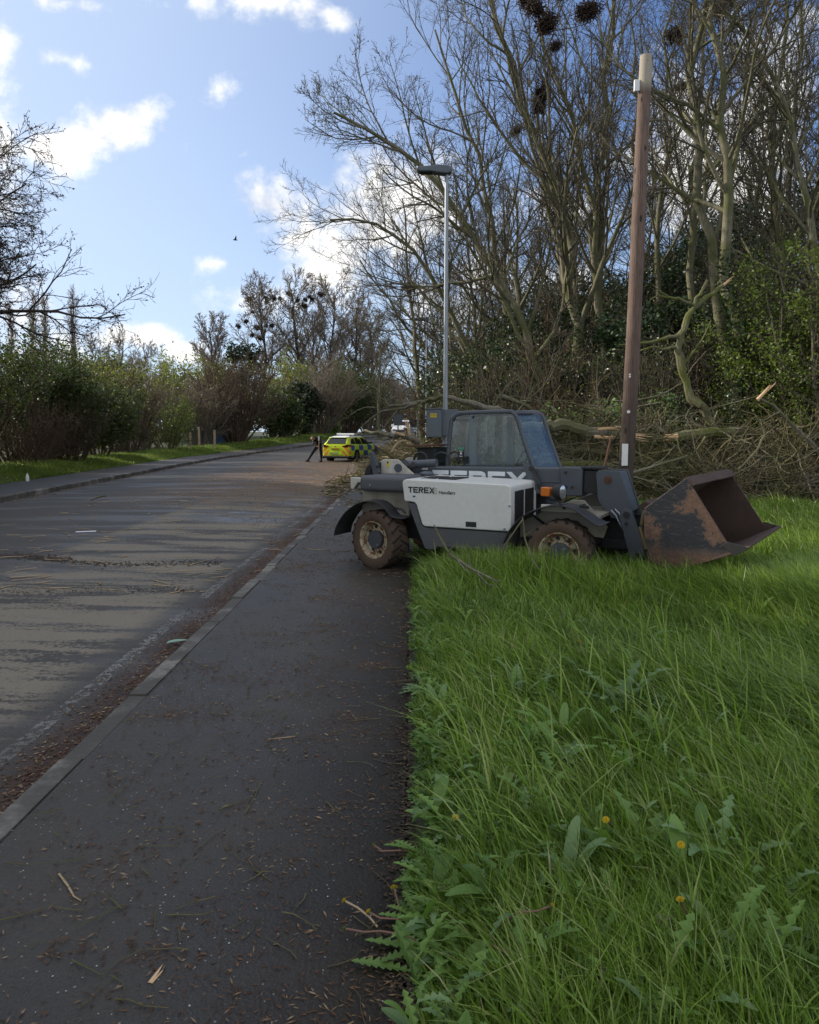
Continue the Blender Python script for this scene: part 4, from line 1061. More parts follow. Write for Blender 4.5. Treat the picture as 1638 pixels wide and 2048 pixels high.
# ------------------------------------------------------------------ left side
# leafy hedge row along the left verge (mostly beyond the left edge of the picture) that shades the footway
hedge_lb = ['first tall dark evergreen of the left row, nearest the viewer', 'second tall evergreen of the left row', 'third tall evergreen of the left row', 'fourth tall evergreen of the left row',
            'fifth tall evergreen of the left row', 'last tall evergreen of the left row beside the overhanging bare tree']
h0 = None
for i, y in enumerate([-1, 4.2, 9.4, 14.6, 19.8, 25]):
    b = (-18.6 - 0.9 * (i == 5), y, -0.2)
    if i % 3 == 0:
        h0 = make_evergreen('evergreen_tree', b, 6.6, 12.5 if i == 0 else 11.5, 500 + i, hedge_lb[i], n=34000, lsize=0.36, group='evergreen row on the left of the road', lobes=40, low=.03, twigs=False)
    else:
        c = copy_tree(h0); c.location = b; c.rotation_euler = (0, 0, i * 1.3); c['label'] = hedge_lb[i]
for i, (x_, y) in enumerate([(-22.6, 1.6), (-22.8, 6.8), (-22.6, 12), (-22.8, 17.2), (-22.8, 22.4), (-24, 28)]):  # unseen second row, added to stop sun leaking through the first
    c = copy_tree(h0); c.location = (x_, y, -.2); c.rotation_euler = (0, 0, i * 2.1 + .5); c['label'] = ['first', 'second', 'third', 'fourth', 'fifth', 'sixth'][i] + ' evergreen added unseen behind the left row to close sun gaps'
# bare tree hanging in from the left
make_tree('bare_tree', (-14.6, 22.5, -0.2), [(0, 0, 0), (.2, -.1, 2.5), (.3, -.2, 5), (.1, -.3, 7.2), (-.1, -.3, 9.2)], 0.24, 61, 'dark bare tree whose drooping budded twigs hang in from the left edge',
          bark='bark_dark', twig='twig_dark', limbs=50, l2=10, l3=8, l4=5, ang=66, limb_len=0.62, up=0.0, up2=0.0, t0=0.46, bud=(16000, 0.075, 'leaf_bud'), limb_taper=.25, wander=.12, minr=.0085)
LB = [ # px, basepy?, Y, w, h, kind, label
    (25, 34, 5.0, 6.0, 'g', 'broad dark green leafy bush filling the left edge'), (105, 36, 5.4, 6.0, 'g', 'tall green leafy bush right of the one at the left edge'),
    (-60, 30, 6, 6, 'g', 'green leafy bush cut by the left edge'), (195, 40, 4.6, 4.2, 'g', 'lower green leafy bush where the left thicket ends'),
    (60, 31.5, 4.0, 3.0, 't', 'bare brown thicket at the foot of the leafy bushes'), (150, 35, 4.5, 3.0, 't', 'twiggy undergrowth beside the left verge'),
    (255, 47, 5.5, 5.0, 't', 'grey-brown leafless shrub left of the round green bush'), (225, 53, 7, 7.2, 'o', 'olive half-leafed shrub behind the leafless one'),
    (335, 55, 5.0, 4.0, 'b', 'round light green bush standing on the left verge'), (290, 64, 6.5, 6.5, 't', 'brown thicket behind the round light green bush'),
    (400, 62, 6.5, 5.6, 't', 'brown thicket between the round bush and the domed shrub'), (472, 66, 8.4, 7.6, 'd', 'large domed leafless brown shrub beside the verge'),
    (548, 74, 5.6, 4.8, 'g', 'rounded mid-green bush right of the domed brown shrub'), (600, 80, 5.0, 6.0, 'e', 'very dark ivy-clad tree near the road bend'),
    (640, 82, 7.5, 9.0, 't', 'dark spreading leafless tree at the road bend'), (575, 92, 8, 9.5, 'y', 'yellow-green budding tree above the rounded bush'),
    (700, 92, 8, 8.0, 'g', 'dark green tree behind the police car'), (655, 86, 2.8, 1.7, 'b', 'small bright bush on the verge behind the police car'),
    (740, 104, 9, 9, 't', 'leafless thicket behind the arching branch'), (790, 112, 9, 10, 't', 'leafless thicket beyond the parked vans'), (700, 110, 10, 11, 't', 'bare twiggy tree beyond the road bend'),
    (130, 48, 6, 7.2, 'o', 'olive budding shrub behind the left thicket'), (60, 55, 7, 8, 'e', 'dark evergreen behind the left thicket'), (185, 66, 8, 7.5, 'g', 'green shrub behind the olive ones'),
    (330, 76, 8, 8.4, 'y', 'yellow-green tree behind the brown thicket'), (255, 80, 9, 9.0, 't', 'leafless domed shrub in the middle of the left tree line'), (400, 86, 8, 9.0, 'y', 'pale green tree right of the yellow-green one'),
    (450, 96, 6, 10, 'e', 'dark conifer crown rising behind the domed shrub'), (492, 104, 6, 13, 'e', 'dark pine left of the rookery trees'), (620, 100, 9, 9, 't', 'dense leafless thicket under the rookery trees'), (845, 100, 9, 9, 't', 'leafless thicket right of the far lamp column')]
for i, (px, Y, w, h, kd, lb) in enumerate(LB):
    p = at(px, 862, Y); b = (p.x, p.y, gz1(p.x, p.y) - .15)
    far = Y > 60; mr = 0.007 if Y < 35 else (0.012 if Y < 60 else 0.02)
    ls = 0.10 if Y < 35 else (0.15 if Y < 60 else 0.26)
    G = 'bushes and trees left of the road'
    if kd == 'g': make_shrub('leafy_bush', b, w, h, 600 + i, lb, 'leaf_mid', 13000, ls, 16, minr=mr, spread=ls * 1.6, group=G, cat='bush')
    elif kd == 'b': make_shrub('leafy_bush', b, w, h, 600 + i, lb, 'leaf_bright', 6500, ls * .8, 16, minr=mr, spread=ls, group=G, cat='bush')
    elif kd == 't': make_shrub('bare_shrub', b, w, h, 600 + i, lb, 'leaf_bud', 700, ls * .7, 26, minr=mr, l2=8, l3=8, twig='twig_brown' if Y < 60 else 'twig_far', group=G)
    elif kd == 'd': make_shrub('bare_shrub', b, w, h, 600 + i, lb, 'leaf_bud', 700, ls * .6, 44, minr=mr * .8, l2=8, l3=8, twig='twig_brown', group=G, dome=.6)
    elif kd == 'o': make_shrub('leafy_bush', b, w, h, 600 + i, lb, 'leaf_spring', 4500, ls, 20, minr=mr, spread=ls * 1.4, group=G, cat='bush')
    elif kd == 'y': make_shrub('budding_tree', b, w, h, 600 + i, lb, 'leaf_spring', 7000, ls, 18, minr=mr, spread=ls * 1.6, group=G, cat='tree', twig='twig_far')
    elif kd == 'e': make_evergreen('evergreen_tree', b, w, h, 600 + i, lb, 'pine', 9000, ls * 1.5, group=G)
# tall rookery trees
for i, (px, Y, h, sd, lb, ln_) in enumerate([(450, 106, 16, 71, 'smaller bare tree at the left of the far rookery', -2), (545, 110, 22, 72, 'tall bare tree carrying the most nests, left in the far rookery', -1.5),
                                  (600, 112, 22.5, 73, 'tall bare tree in the middle of the far rookery', 0), (655, 110, 22, 74, 'tall bare tree with a dark ivy column in the far rookery', 1), (700, 104, 19, 75, 'bare ivy-clad tree at the right of the far rookery', .5),
                                  (735, 120, 19, 76, 'bare tree right of the far rookery', 0), (625, 122, 21, 77, 'bare tree at the back of the far rookery', 0)]):
    p = at(px, 862, Y); g = np.random.default_rng(sd)
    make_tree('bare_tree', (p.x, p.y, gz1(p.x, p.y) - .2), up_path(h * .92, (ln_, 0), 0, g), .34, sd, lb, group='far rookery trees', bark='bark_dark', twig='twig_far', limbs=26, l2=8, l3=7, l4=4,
              ang=38, limb_len=.46, t0=.24, minr=.030, up=.07, ivy=(1800, .62, .9) if i in (3, 4) else None)
# domed bare trees of the middle distance, left
for i, (px, Y, h, sd, lb) in enumerate([(230, 95, 13.0, 81, 'domed bare tree on the left skyline'), (185, 90, 11.5, 82, 'bare tree leaning from the wind on the left skyline'), (285, 100, 12.5, 83, 'second domed bare tree on the left skyline, towards the gap of cloud'),
                                      (330, 104, 10.5, 84, 'low bare tree at the right end of the left skyline'), (120, 84, 10, 85, 'bare tree under the poplars')]):
    p = at(px, 862, Y); g = np.random.default_rng(sd)
    make_tree('bare_tree', (p.x, p.y, gz1(p.x, p.y) - .2), up_path(h * .9, (0, 0), 1, g), .22, sd, lb, group='bare trees on the left skyline', bark='bark_dark', twig='twig_far', limbs=20, l2=8, l3=7, l4=3, ang=46, limb_len=.5, t0=.2, minr=.022, up=.05)
# lombardy poplars
for i, (px, Y, h, lb) in enumerate([(145, 130, 24.5, 'slender bare poplar at the right of its row, tallest in view'), (104, 130, 24, 'slender bare poplar second from the right of its row'), (86, 132, 25, 'slender bare poplar second from the left of its row'), (24, 134, 23, 'slender bare poplar nearest the left edge')]):
    p = at(px, 862, Y); g = np.random.default_rng(90 + i)
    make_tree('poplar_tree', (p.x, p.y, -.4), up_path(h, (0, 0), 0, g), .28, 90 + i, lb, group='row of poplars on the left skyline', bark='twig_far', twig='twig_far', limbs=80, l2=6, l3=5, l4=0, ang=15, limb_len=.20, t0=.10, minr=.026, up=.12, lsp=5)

# blue shed, posts and sign bits in the allotments behind the verge
p = at(414, 866, 66)
sh = empty('shed', (p.x, p.y, gz1(p.x, p.y)), .3, 'low blue shed half hidden behind bushes on the left', 'shed')
MB().box(-1.6, 1.6, -1.2, 1.2, 0, 1.5).build('wall', M['blue_tarp'], sh, .02)
MB().prism([(-1.75, 1.45), (0, 1.95), (1.75, 1.45), (1.75, 1.52), (0, 2.03), (-1.75, 1.52)], -1.35, 1.35).build('roof', M['blue_tarp'], sh)
MB().box(-.4, .4, -1.23, -1.203, 0, 1.3).build('door', M['cabinet'], sh)
for i, (px, Y, h, lb) in enumerate([(429, 57, 1.35, 'grey wooden post with a cap right of the blue shed'), (380, 54, 1.2, 'weathered post left of the blue shed'), (398, 60, 1.6, 'thin post in front of the blue shed')]):
    p = at(px, 862, Y); o = MB().box(-.07, .07, -.07, .07, -.1, h).prism([(-.09, h), (.09, h), (0, h + .08)], -.09, .09).build('fence_post', M['pale_wood'], bevel=.008)
    o.location = (p.x, p.y, gz1(p.x, p.y)); tag(o, lb, 'post')
p = at(55, 962, 24.4)
o = MB().lathe([(0.001, 0), (.05, 0), (.055, .03), (.055, .16), (.03, .21), (.016, .23), (.016, .26), (.001, .26)], (0, 0, 0), 14, 'z').build('plastic_bottle', M['white'], smooth=True)
o.location = (p.x, 24.4, .02); tag(o, 'small white plastic bottle standing in the grass of the left verge', 'bottle')

# ------------------------------------------------------------------ street furniture
def lamp_post(px, Y, label, top=7.72):
    x = at(px, 862, Y).x; z0 = gz1(x, Y)
    r = empty('street_lamp', (x, Y, z0), 0, label, 'street lamp', 'street lamps along the right footway')
    MB().cyl((0, 0, -.1), (0, 0, 1.35), .085, .085, 18).cyl((0, 0, 1.35), (0, 0, 1.42), .085, .062, 18).cyl((0, 0, 1.42), (0, 0, top), .062, .045, 18).build('column', M['steel'], r, smooth=True)
    mb = MB()
    prof = [(-.02, .10), (.10, .14), (-.12, .155), (-.42, .14), (-.72, .12), (-.78, .06), (-.70, .02), (-.40, .01), (-.10, -.03), (.02, -.05), (.09, -.02)]
    prof = [(.10, -.03), (.12, .06), (.02, .13), (-.22, .15), (-.45, .12), (-.68, .10), (-.73, .04), (-.66, -.01), (-.40, -.01), (-.12, -.05), (0, -.06)]
    mb.prism(prof, -.13, .13).build('lantern_head', M['cabinet'], r, .03, seg=3).location = (0, 0, top)
    MB().box(-.62, -.34, -.10, .10, -.022, -.012).build('lens', M['grille'], r).location = (0, 0, top)
    MB().box(-.045, .045, -.088, -.083, .45, .95).build('door', M['cabinet'], r)
    return r
lamp_post(891, 18.4, 'tall grey street lamp column behind the telehandler, the near one')
lamp_post(853, 42, 'distant grey street lamp column beyond the grey cabinet')
p = at(880, 862, 18.15)
cb = empty('control_cabinet', (p.x, 18.12, 1.5), 0, 'grey metal cabinet with a yellow warning label fixed to the lamp column', 'cabinet')
MB().box(-.32, .03, -.30, 0.0, 0, .66).build('body', M['cabinet'], cb, .012)
MB().box(.036, .44, -.14, .0, .04, .66).build('side_box', M['cabinet'], cb, .012)
MB().box(-.345, .05, -.32, .02, .662, .685).build('lid', M['cabinet'], cb, .006)
MB().box(-.30, .01, -.306, -.302, .02, .64).build('door', M['cabinet'], cb, .002)
lbp = MB().box(-.25, -.09, -.3105, -.307, .47, .56).build('warning_label', M['yellow'], cb)
text_obj('lettering', 'DANGER\nOF DEATH', .032, M['black_txt'], lbp, (-.24, -.313, .525), (R(90), 0, 0))
for zb in (.1, .55): MB().tube([(-.10, .05, zb), (.10, .18, zb + .01), (.12, .30, zb + .01)], .02).build('bracket', M['steel'], cb)
# wooden pole
pb = at(1257, 1000, 14); pt_ = at(1295, 112, 14)
pr = empty('wooden_pole', (at(1251, 940, 14).x - .03, 14, 0), 0, 'thick brown wooden pole without wires behind the telehandler boom', 'pole')
H_ = pt_.z; dx = pt_.x - pr.location.x
pts = [(dx * t + .02 * math.sin(t * 5), 0, H_ * t - .2 * (1 - t)) for t in np.linspace(0, 1, 10)]
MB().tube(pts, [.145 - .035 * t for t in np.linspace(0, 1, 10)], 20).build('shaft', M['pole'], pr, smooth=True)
def pole_x(z): return dx * (z / H_) + .02 * math.sin(z / H_ * 5)
z_ = at(1242, 909, 14).z
MB().box(-.055, .055, -.012, 0, -.20, .20).cyl((.035, -.018, .175), (.035, -.008, .175), .008).cyl((.035, -.018, -.175), (.035, -.008, -.175), .008).build('white_marker_plate', M['white'], pr, .002).location = (pole_x(z_) - .075, -.145, z_)
z_ = at(1246, 824, 14).z
MB().cyl((0, 0, 0), (0, -.01, 0), .028, n=16).build('round_tag', M['white'], pr).location = (pole_x(z_) - .05, -.125, z_)
z_ = at(1246, 750, 14).z
MB().cyl((0, 0, 0), (0, -.01, 0), .018, n=12).cyl((0, 0, -.04), (0, -.01, -.04), .018, n=12).build('round_tag', M['white'], pr).location = (pole_x(z_) - .06, -.115, z_)
z_ = at(1279, 172, 14).z
MB().box(-.05, .05, -.03, .03, -.11, .09).build('insulator_block', M['white'], pr, .015).location = (pole_x(z_) - .15, -.03, z_)
MB().tube([(-.15, 0, 0), (-.08, 0, -.12), (-.02, 0, -.3)], .014).build('bracket', M['black'], pr).location = (pole_x(z_), -.03, z_ - .02)
for k, py in enumerate((243, 370, 432)):
    z_ = at(1300, py, 14).z
    MB().tube([(.02, -.05, -.05), (.09, -.12, .02), (.12, -.13, .06)], .012, 6).build('climbing_step', M['steel'], pr).location = (pole_x(z_), 0, z_)
MB().tube([(-.10, -.03, 0), (0, -.112, .03), (.10, -.03, 0)], .006, 6).build('wire_loop', M['black'], pr).location = (pole_x(8.0), 0, at(1295, 130, 14).z)
# leaning rusty angle beside the pole
o = limb_obj('rusty_stake', [([A(1205, 945, 12.6), A(1222, 875, 12.8)], [.018, .018])], 'rust', 'rusty stake leaning between the telehandler boom and the pole', 'stake')
# small signs near the vans
x = at(843, 862, 36).x
sg = empty('road_sign', (x - .2, 36, 0), 0, 'dark backs of road signs on a thin post right of the parked vans', 'road sign')
MB().cyl((0, 0, 0), (0, 0, 2.6), .035, n=10).build('post', M['steel'], sg, smooth=True)
MB().prism([(-.42, 2.25), (.02, 2.15), (-.05, 1.85), (-.32, 1.80)], -.02, .0).prism([(.05, 2.2), (.42, 2.1), (.30, 1.8), (.08, 1.9)], -.02, 0).build('sign_plate', M['black'], sg)
x = at(796, 862, 60).x
sg = empty('road_sign', (x, 60, gz1(x, 60)), 0, 'distant dark road sign left of the parked vans', 'road sign')
MB().cyl((0, 0, 0), (0, 0, 2.9), .05, n=10).build('post', M['black'], sg, smooth=True)
MB().box(-.35, .35, -.05, -.02, 1.9, 2.8).build('sign_plate', M['cabinet'], sg)

# ------------------------------------------------------------------ telehandler (x forward, y away from the footway side, z up)
TH = empty('telehandler', (-0.42, 8.9, 0), R(-26.5), 'white and dark grey compact telehandler with a rusty bucket, parked half on the grass', 'telehandler')
# chassis
MB().box(-.30, 2.5, .38, 1.48, .34, .62).build('chassis', M['black'], TH, .02)
MB().prism([(-.30, .63), (.36, .63), (.36, .93), (-.30, .93)], .22, 1.62).build('rear_chassis', M['chassis'], TH, .02)
MB().prism([(1.70, .62), (2.05, .80), (2.30, .90), (2.42, .90), (2.68, .62), (2.64, .50), (2.2, .52), (1.7, .45)], .34, .37).prism([(1.70, .62), (2.05, .80), (2.30, .90), (2.42, .90), (2.68, .62), (2.64, .50), (2.2, .52), (1.7, .45)], 1.4, 1.43).box(2.0, 2.60, .37, 1.4, .70, .74).build('front_chassis', M['chassis'], TH, .006)
MB().box(1.95, 2.35, .30, .335, .76, .84).build('step_plate', M['cream'], TH, .01)
# engine cover
cov = MB().prism([(.345, 1.045), (.36, 1.075), (.40, 1.09), (1.62, 1.065), (1.67, 1.05), (1.685, 1.01), (1.69, .545), (.635, .545), (.605, .57), (.53, .80), (.50, .822), (.375, .83)], .05, 1.0).build('engine_cover', M['white_paint'], TH, .032, seg=4)
for u0, u1 in ((.175, .49), (.545, .87)):
    mb = MB(); x0 = 1.688
    mb.box(x0, x0 + .006, u0, u1, .63, .985)
    mb.build('grille', M['grille'], cov, .003)
    m2 = MB()
    for k in range(22): m2.box(x0 + .006, x0 + .011, u0 + .01, u1 - .01, .64 + k * .0158, .645 + k * .0158)
    m2.build('grille_slats', M['black'], cov)
mb = MB().box(1.155, 1.285, .044, .052, .572, .632)
mb.build('vent_recess', M['black'], cov, .004)
MB().box(1.165, 1.275, .040, .046, .60, .606).build('handle', M['grille'], cov)
for (a, b) in ((.47, .66), (.70, .92)):
    mb = MB()
    for k in range(6): mb.box(a, b, .30 + k * .075, .345 + k * .075, 1.083, 1.094)
    mb.build('top_louvre', M['black'], cov)
for (u_, w_) in ((1.675, .83), (1.62, .572)): MB().cyl((u_, .055, w_), (u_, .03, w_), .012).build('catch', M['steel'], cov)
# skirt
MB().prism([(.395, .818), (.515, .81), (.59, .56), (.625, .532), (1.685, .532), (1.64, .34), (1.60, .31), (.79, .31), (.77, .27), (.64, .27), (.62, .30)], .072, .99).build('skirt', M['grey_skirt'], TH, .016, seg=3)
# lettering on the cover
rx = (R(90), 0, 0)
text_obj('lettering', 'Handlers', .056, M['black_txt'], cov, (.815, .0475, .932), rx, 1.0, .0006, .001, shear=.25)
lg = MB()
for a, b, c, d in ((0, .06, 0, .006), (0, .06, .062, .068), (0, .005, 0, .068), (.055, .06, 0, .068), (.012, .048, .036, .040), (.020, .024, .014, .056), (.036, .040, .014, .056)):
    lg.box(.735 + a, .735 + b, .0465, .0495, .93 + c, .93 + d)
lg.build('emblem', M['grey_txt'], cov)
st = MB().cyl((.505, .049, .893), (.505, .0465, .893), .030, n=20).build('round_sticker', M['white_txt'], cov)
MB().prism([(.483, .893), (.492, .902), (.500, .897), (.505, .909), (.510, .897), (.519, .904), (.527, .893), (.515, .884), (.505, .876), (.495, .884)], .045, .0462).build('sticker_print', M['seat'], st)
# hydraulic tank and cap
MB().prism([(-.28, .92), (.36, .92), (.36, 1.11), (-.28, 1.11)], .12, .95).build('hydraulic_tank', M['grey_skirt'], TH, .055, seg=4)
MB().cyl((-.12, .118, 1.0), (-.12, .108, 1.0), .014).build('bolt', M['steel'], TH)
MB().lathe([(.001, 1.155), (.05, 1.15), (.085, 1.135), (.09, 1.12), (.06, 1.115), (.06, 1.09)], (.36, .70, 0), 20, 'z').build('filler_cap', M['cabinet'], TH, smooth=True)
# rear mast plates
for v0 in (.72, 1.42):
    MB().prism([(-.30, .94), (-.30, 1.27), (-.27, 1.29), (-.06, 1.29), (.17, 1.11), (.17, .94)], v0, v0 + .03).build('rear_plate', M['cream'], TH, .006)
yl = MB().box(-.215, -.18, .7135, .717, 1.19, 1.27).build('warning_sticker', M['yellow'], TH)
MB().box(-.207, -.188, .711, .7133, 1.235, 1.262).build('pictogram', M['black_txt'], yl)
MB().cyl((-.05, .71, 1.18), (-.05, 1.45, 1.18), .055, n=18).cyl((.0, .80, 1.22), (.45, .80, 1.25), .052, n=16).cyl((.16, .76, 1.235), (.16, .72, 1.235), .035, n=16).cyl((.03, .76, 1.235), (.03, .74, 1.235), .05, n=16).build('lift_cylinder', M['grey_paint'], TH, smooth=True)
MB().cyl((.16, .72, 1.235), (.16, .705, 1.235), .018, n=12).build('pin', M['rust'], TH)
MB().prism([(-.50, .62), (-.50, 1.10), (-.47, 1.20), (-.40, 1.25), (-.30, 1.25), (-.30, .62)], .62, 1.5).build('counterweight', M['black'], TH, .03)
MB().cyl((-.39, .625, 1.16), (-.39, .59, 1.16), .05, n=18).cyl((-.39, .59, 1.16), (-.39, .575, 1.16), .028, n=12).build('boom_pivot_pin', M['black'], TH)
MB().prism([(-.385, 1.38), (-.325, 1.39), (-.20, 1.04), (-.21, .82), (-.27, .80)], .55, .60).build('rear_guard_bar', M['grey_paint'], TH, .008)
MB().cyl((-.255, .552, 1.20), (-.255, .53, 1.20), .018).cyl((-.22, .552, 1.12), (-.22, .53, 1.12), .014).build('bolt', M['black'], TH)
MB().prism([(-.66, 1.055), (-.44, 1.045), (-.44, 1.0), (-.55, .99), (-.62, .90), (-.66, .91)], .55, .64).build('rear_hook', M['cream'], TH, .008)
# boom
bm_ = MB().prism([(-.08, .92), (-.02, 1.19), (2.0, 1.215), (2.2, 1.215), (2.2, .90), (1.4, .87), (0, .87)], 1.03, 1.30).build('boom', M['grey_paint'], TH, .022, seg=3)
MB().box(.3, 2.02, 1.019, 1.033, 1.035, 1.05).build('weld_ridge', M['grey_paint'], bm_, .004)
cl = MB().prism([(1.96, 1.222), (2.24, 1.222), (2.24, .885), (1.98, .885)], 1.0, 1.33).build('boom_collar', M['grey_worn'], bm_, .014)
MB().cyl((2.04, 1.0, 1.16), (2.04, .985, 1.16), .018, n=10).cyl((2.04, 1.0, .99), (2.04, .992, .99), .022, n=10).cyl((2.12, 1.0, .99), (2.12, .985, .99), .018, n=10).build('bolt', M['black'], cl)
MB().box(2.24, 2.55, 1.05, 1.28, .92, 1.19).build('inner_boom', M['black'], bm_, .01)
MB().box(2.22, 2.46, 1.0, 1.32, 1.205, 1.235).build('rubber_pad', M['black'], bm_, .008)
# block letters TEREX on the boom side
def letters(h, w, gap, t):
    mb = MB(); x = 0.0
    def bar(a, b, c, d): mb.box(x + a, x + b, 0, .003, c, d)
    bar(0, w, h - t, h); bar(w / 2 - t / 2, w / 2 + t / 2, 0, h - t); x += w + gap
    def Eb():
        bar(0, t, 0, h); bar(t, w, h - t, h); bar(t, w * .9, h / 2 - t / 2, h / 2 + t / 2); bar(t, w, 0, t)
    Eb(); x += w + gap
    bar(0, t, 0, h); bar(t, w * .72, h - t, h); bar(t, w * .72, h * .42, h * .42 + t)
    mb.prism([(x + w * .72, h), (x + w * .92, h * .92), (x + w, h * .8), (x + w, h * .62), (x + w * .92, h * .48), (x + w * .72, h * .42), (x + w * .72, h * .42 + t), (x + w - t, h * .66), (x + w - t, h * .76), (x + w * .72, h - t)], 0, .003)
    mb.prism([(x + w * .45, h * .42), (x + w * .45 + t, h * .42), (x + w, 0), (x + w - t * 1.1, 0)], 0, .003); x += w + gap
    Eb(); x += w + gap * .6
    mb.prism([(x, h), (x + t * 1.25, h), (x + w * 1.25, 0), (x + w * 1.25 - t * 1.25, 0)], 0, .003)
    mb.prism([(x + w * 1.25 - t * 1.25, h), (x + w * 1.25, h), (x + t * 1.25, 0), (x, 0)], 0.0005, .0035)
    return mb
o_lt = letters(.070, .060, .008, .0155).build('lettering', M['black_txt'], cov); o_lt.location = (.428, .0465, .934)
lt = letters(.215, .225, .028, .055).build('lettering', M['white_txt'], bm_); lt.location = (.29, 1.0255, .935)
# boom head and hitch
for v0 in (.84, 1.30):
    MB().prism([(2.43, 1.17), (2.46, 1.205), (2.70, 1.20), (2.86, .74), (2.88, .66), (2.62, .66), (2.46, .86)], v0, v0 + .03).build('boom_head_plate', M['grey_paint'], TH, .006)
MB().prism([(2.47, 1.18), (2.69, 1.18), (2.84, .74), (2.66, .70), (2.50, .88)], .865, 1.305).build('boom_head', M['grey_paint'], TH, .012)
MB().cyl((2.57, .842, 1.10), (2.57, .815, 1.10), .042, n=20).cyl((2.57, .815, 1.10), (2.57, .805, 1.10), .022, n=12).build('pivot_pin', M['rust'], TH, smooth=True)
for v0 in (.76, 1.36):
    MB().prism([(2.72, .70), (2.74, .765), (2.79, .79), (2.85, .76), (2.90, .66), (3.02, .30), (3.00, .22), (2.90, .20), (2.84, .26)], v0, v0 + .035).build('hitch_arm', M['grey_paint'], TH, .006)
MB().cyl((2.80, .762, .72), (2.80, .74, .72), .035, n=16).cyl((2.80, .762, .62), (2.80, .745, .62), .02, n=12).cyl((2.93, .762, .26), (2.93, .74, .26), .04, n=16).build('hitch_pin', M['black'], TH, smooth=True)
MB().tube([(2.62, .80, .76), (2.68, .79, .70), (2.72, .79, .62), (2.76, .80, .56)], .012).tube([(2.66, .82, .77), (2.72, .80, .72), (2.76, .79, .64)], .012).build('hydraulic_hose', M['steel'], TH, smooth=True)
MB().tube([(3.10, .70, .84), (3.04, .70, .86), (3.02, .70, .84), (2.99, .70, .72), (2.98, .70, .62)], .022, 10).cyl((2.96, .70, .60), (3.04, .70, .36), .028, n=12).build('tilt_cylinder', M['brass'], TH, smooth=True)
MB().prism([(3.00, .22), (3.02, .86), (3.10, .90), (3.18, .30)], .72, .80).prism([(3.00, .22), (3.02, .86), (3.10, .90), (3.18, .30)], 1.34, 1.42).box(3.06, 3.14, .72, 1.42, .30, .40).box(3.04, 3.12, .72, 1.42, .74, .82).build('quick_hitch', M['black'], TH, .008)
MB().box(2.5, 2.95, .9, 1.25, .30, .42).prism([(2.3, .50), (2.55, .70), (2.9, .30), (2.7, .22)], 1.0, 1.15).build('lower_linkage', M['black'], TH, .01)
# bucket, tipped and slewed slightly
bk = empty('bucket', (3.16, -.08, 0), R(-8)); bk.parent = TH
o_ = (3.16, 0)
BP = [(3.52, 1.20), (3.12, .88), (3.13, .62), (3.20, .36), (3.32, .305), (3.53, .315), (4.00, .515)]
BP = [(x - 3.16, z) for x, z in BP]
WB = 1.86
side = [(.36, 1.20), (-.04, .88), (-.03, .62), (.04, .36), (.16, .305), (.37, .315), (.84, .515), (.86, .585), (.76, .59)]
for v0 in (0, WB - .022):
    MB().prism(side, v0, v0 + .022).build('side_plate', M['bucket' if v0 == 0 else 'bucket_in'], bk, .003)
MB().sheet(BP, .022, WB - .022, .014).build('shell', M['bucket_in'], bk)
MB().sheet([(.35, 1.205), (.43, 1.13)], .0, WB, .022).build('top_rim', M['bucket_in'], bk, .004)
MB().prism([(.66, .435), (.93, .553), (.95, .578), (.90, .578), (.66, .455)], -.012, WB + .012).build('cutting_edge', M['bucket_in'], bk, .004)
for v0 in (-.014, WB + .002):
    MB().prism([(.70, .58), (.76, .615), (.92, .58), (.93, .55), (.82, .485)], v0, v0 + .012).build('wear_plate', M['black'], bk, .003)
for v0 in (.55, 1.25):
    MB().prism([(-.04, .85), (-.14, .90), (-.14, .34), (.06, .32), (-.02, .60)], v0, v0 + .05).build('hitch_lug', M['bucket_in'], bk, .004)
MB().prism([(-.04, .90), (-.14, .93), (-.2, .86), (-.04, .78)], .3, 1.5).build('back_stiffener', M['bucket_in'], bk, .006)

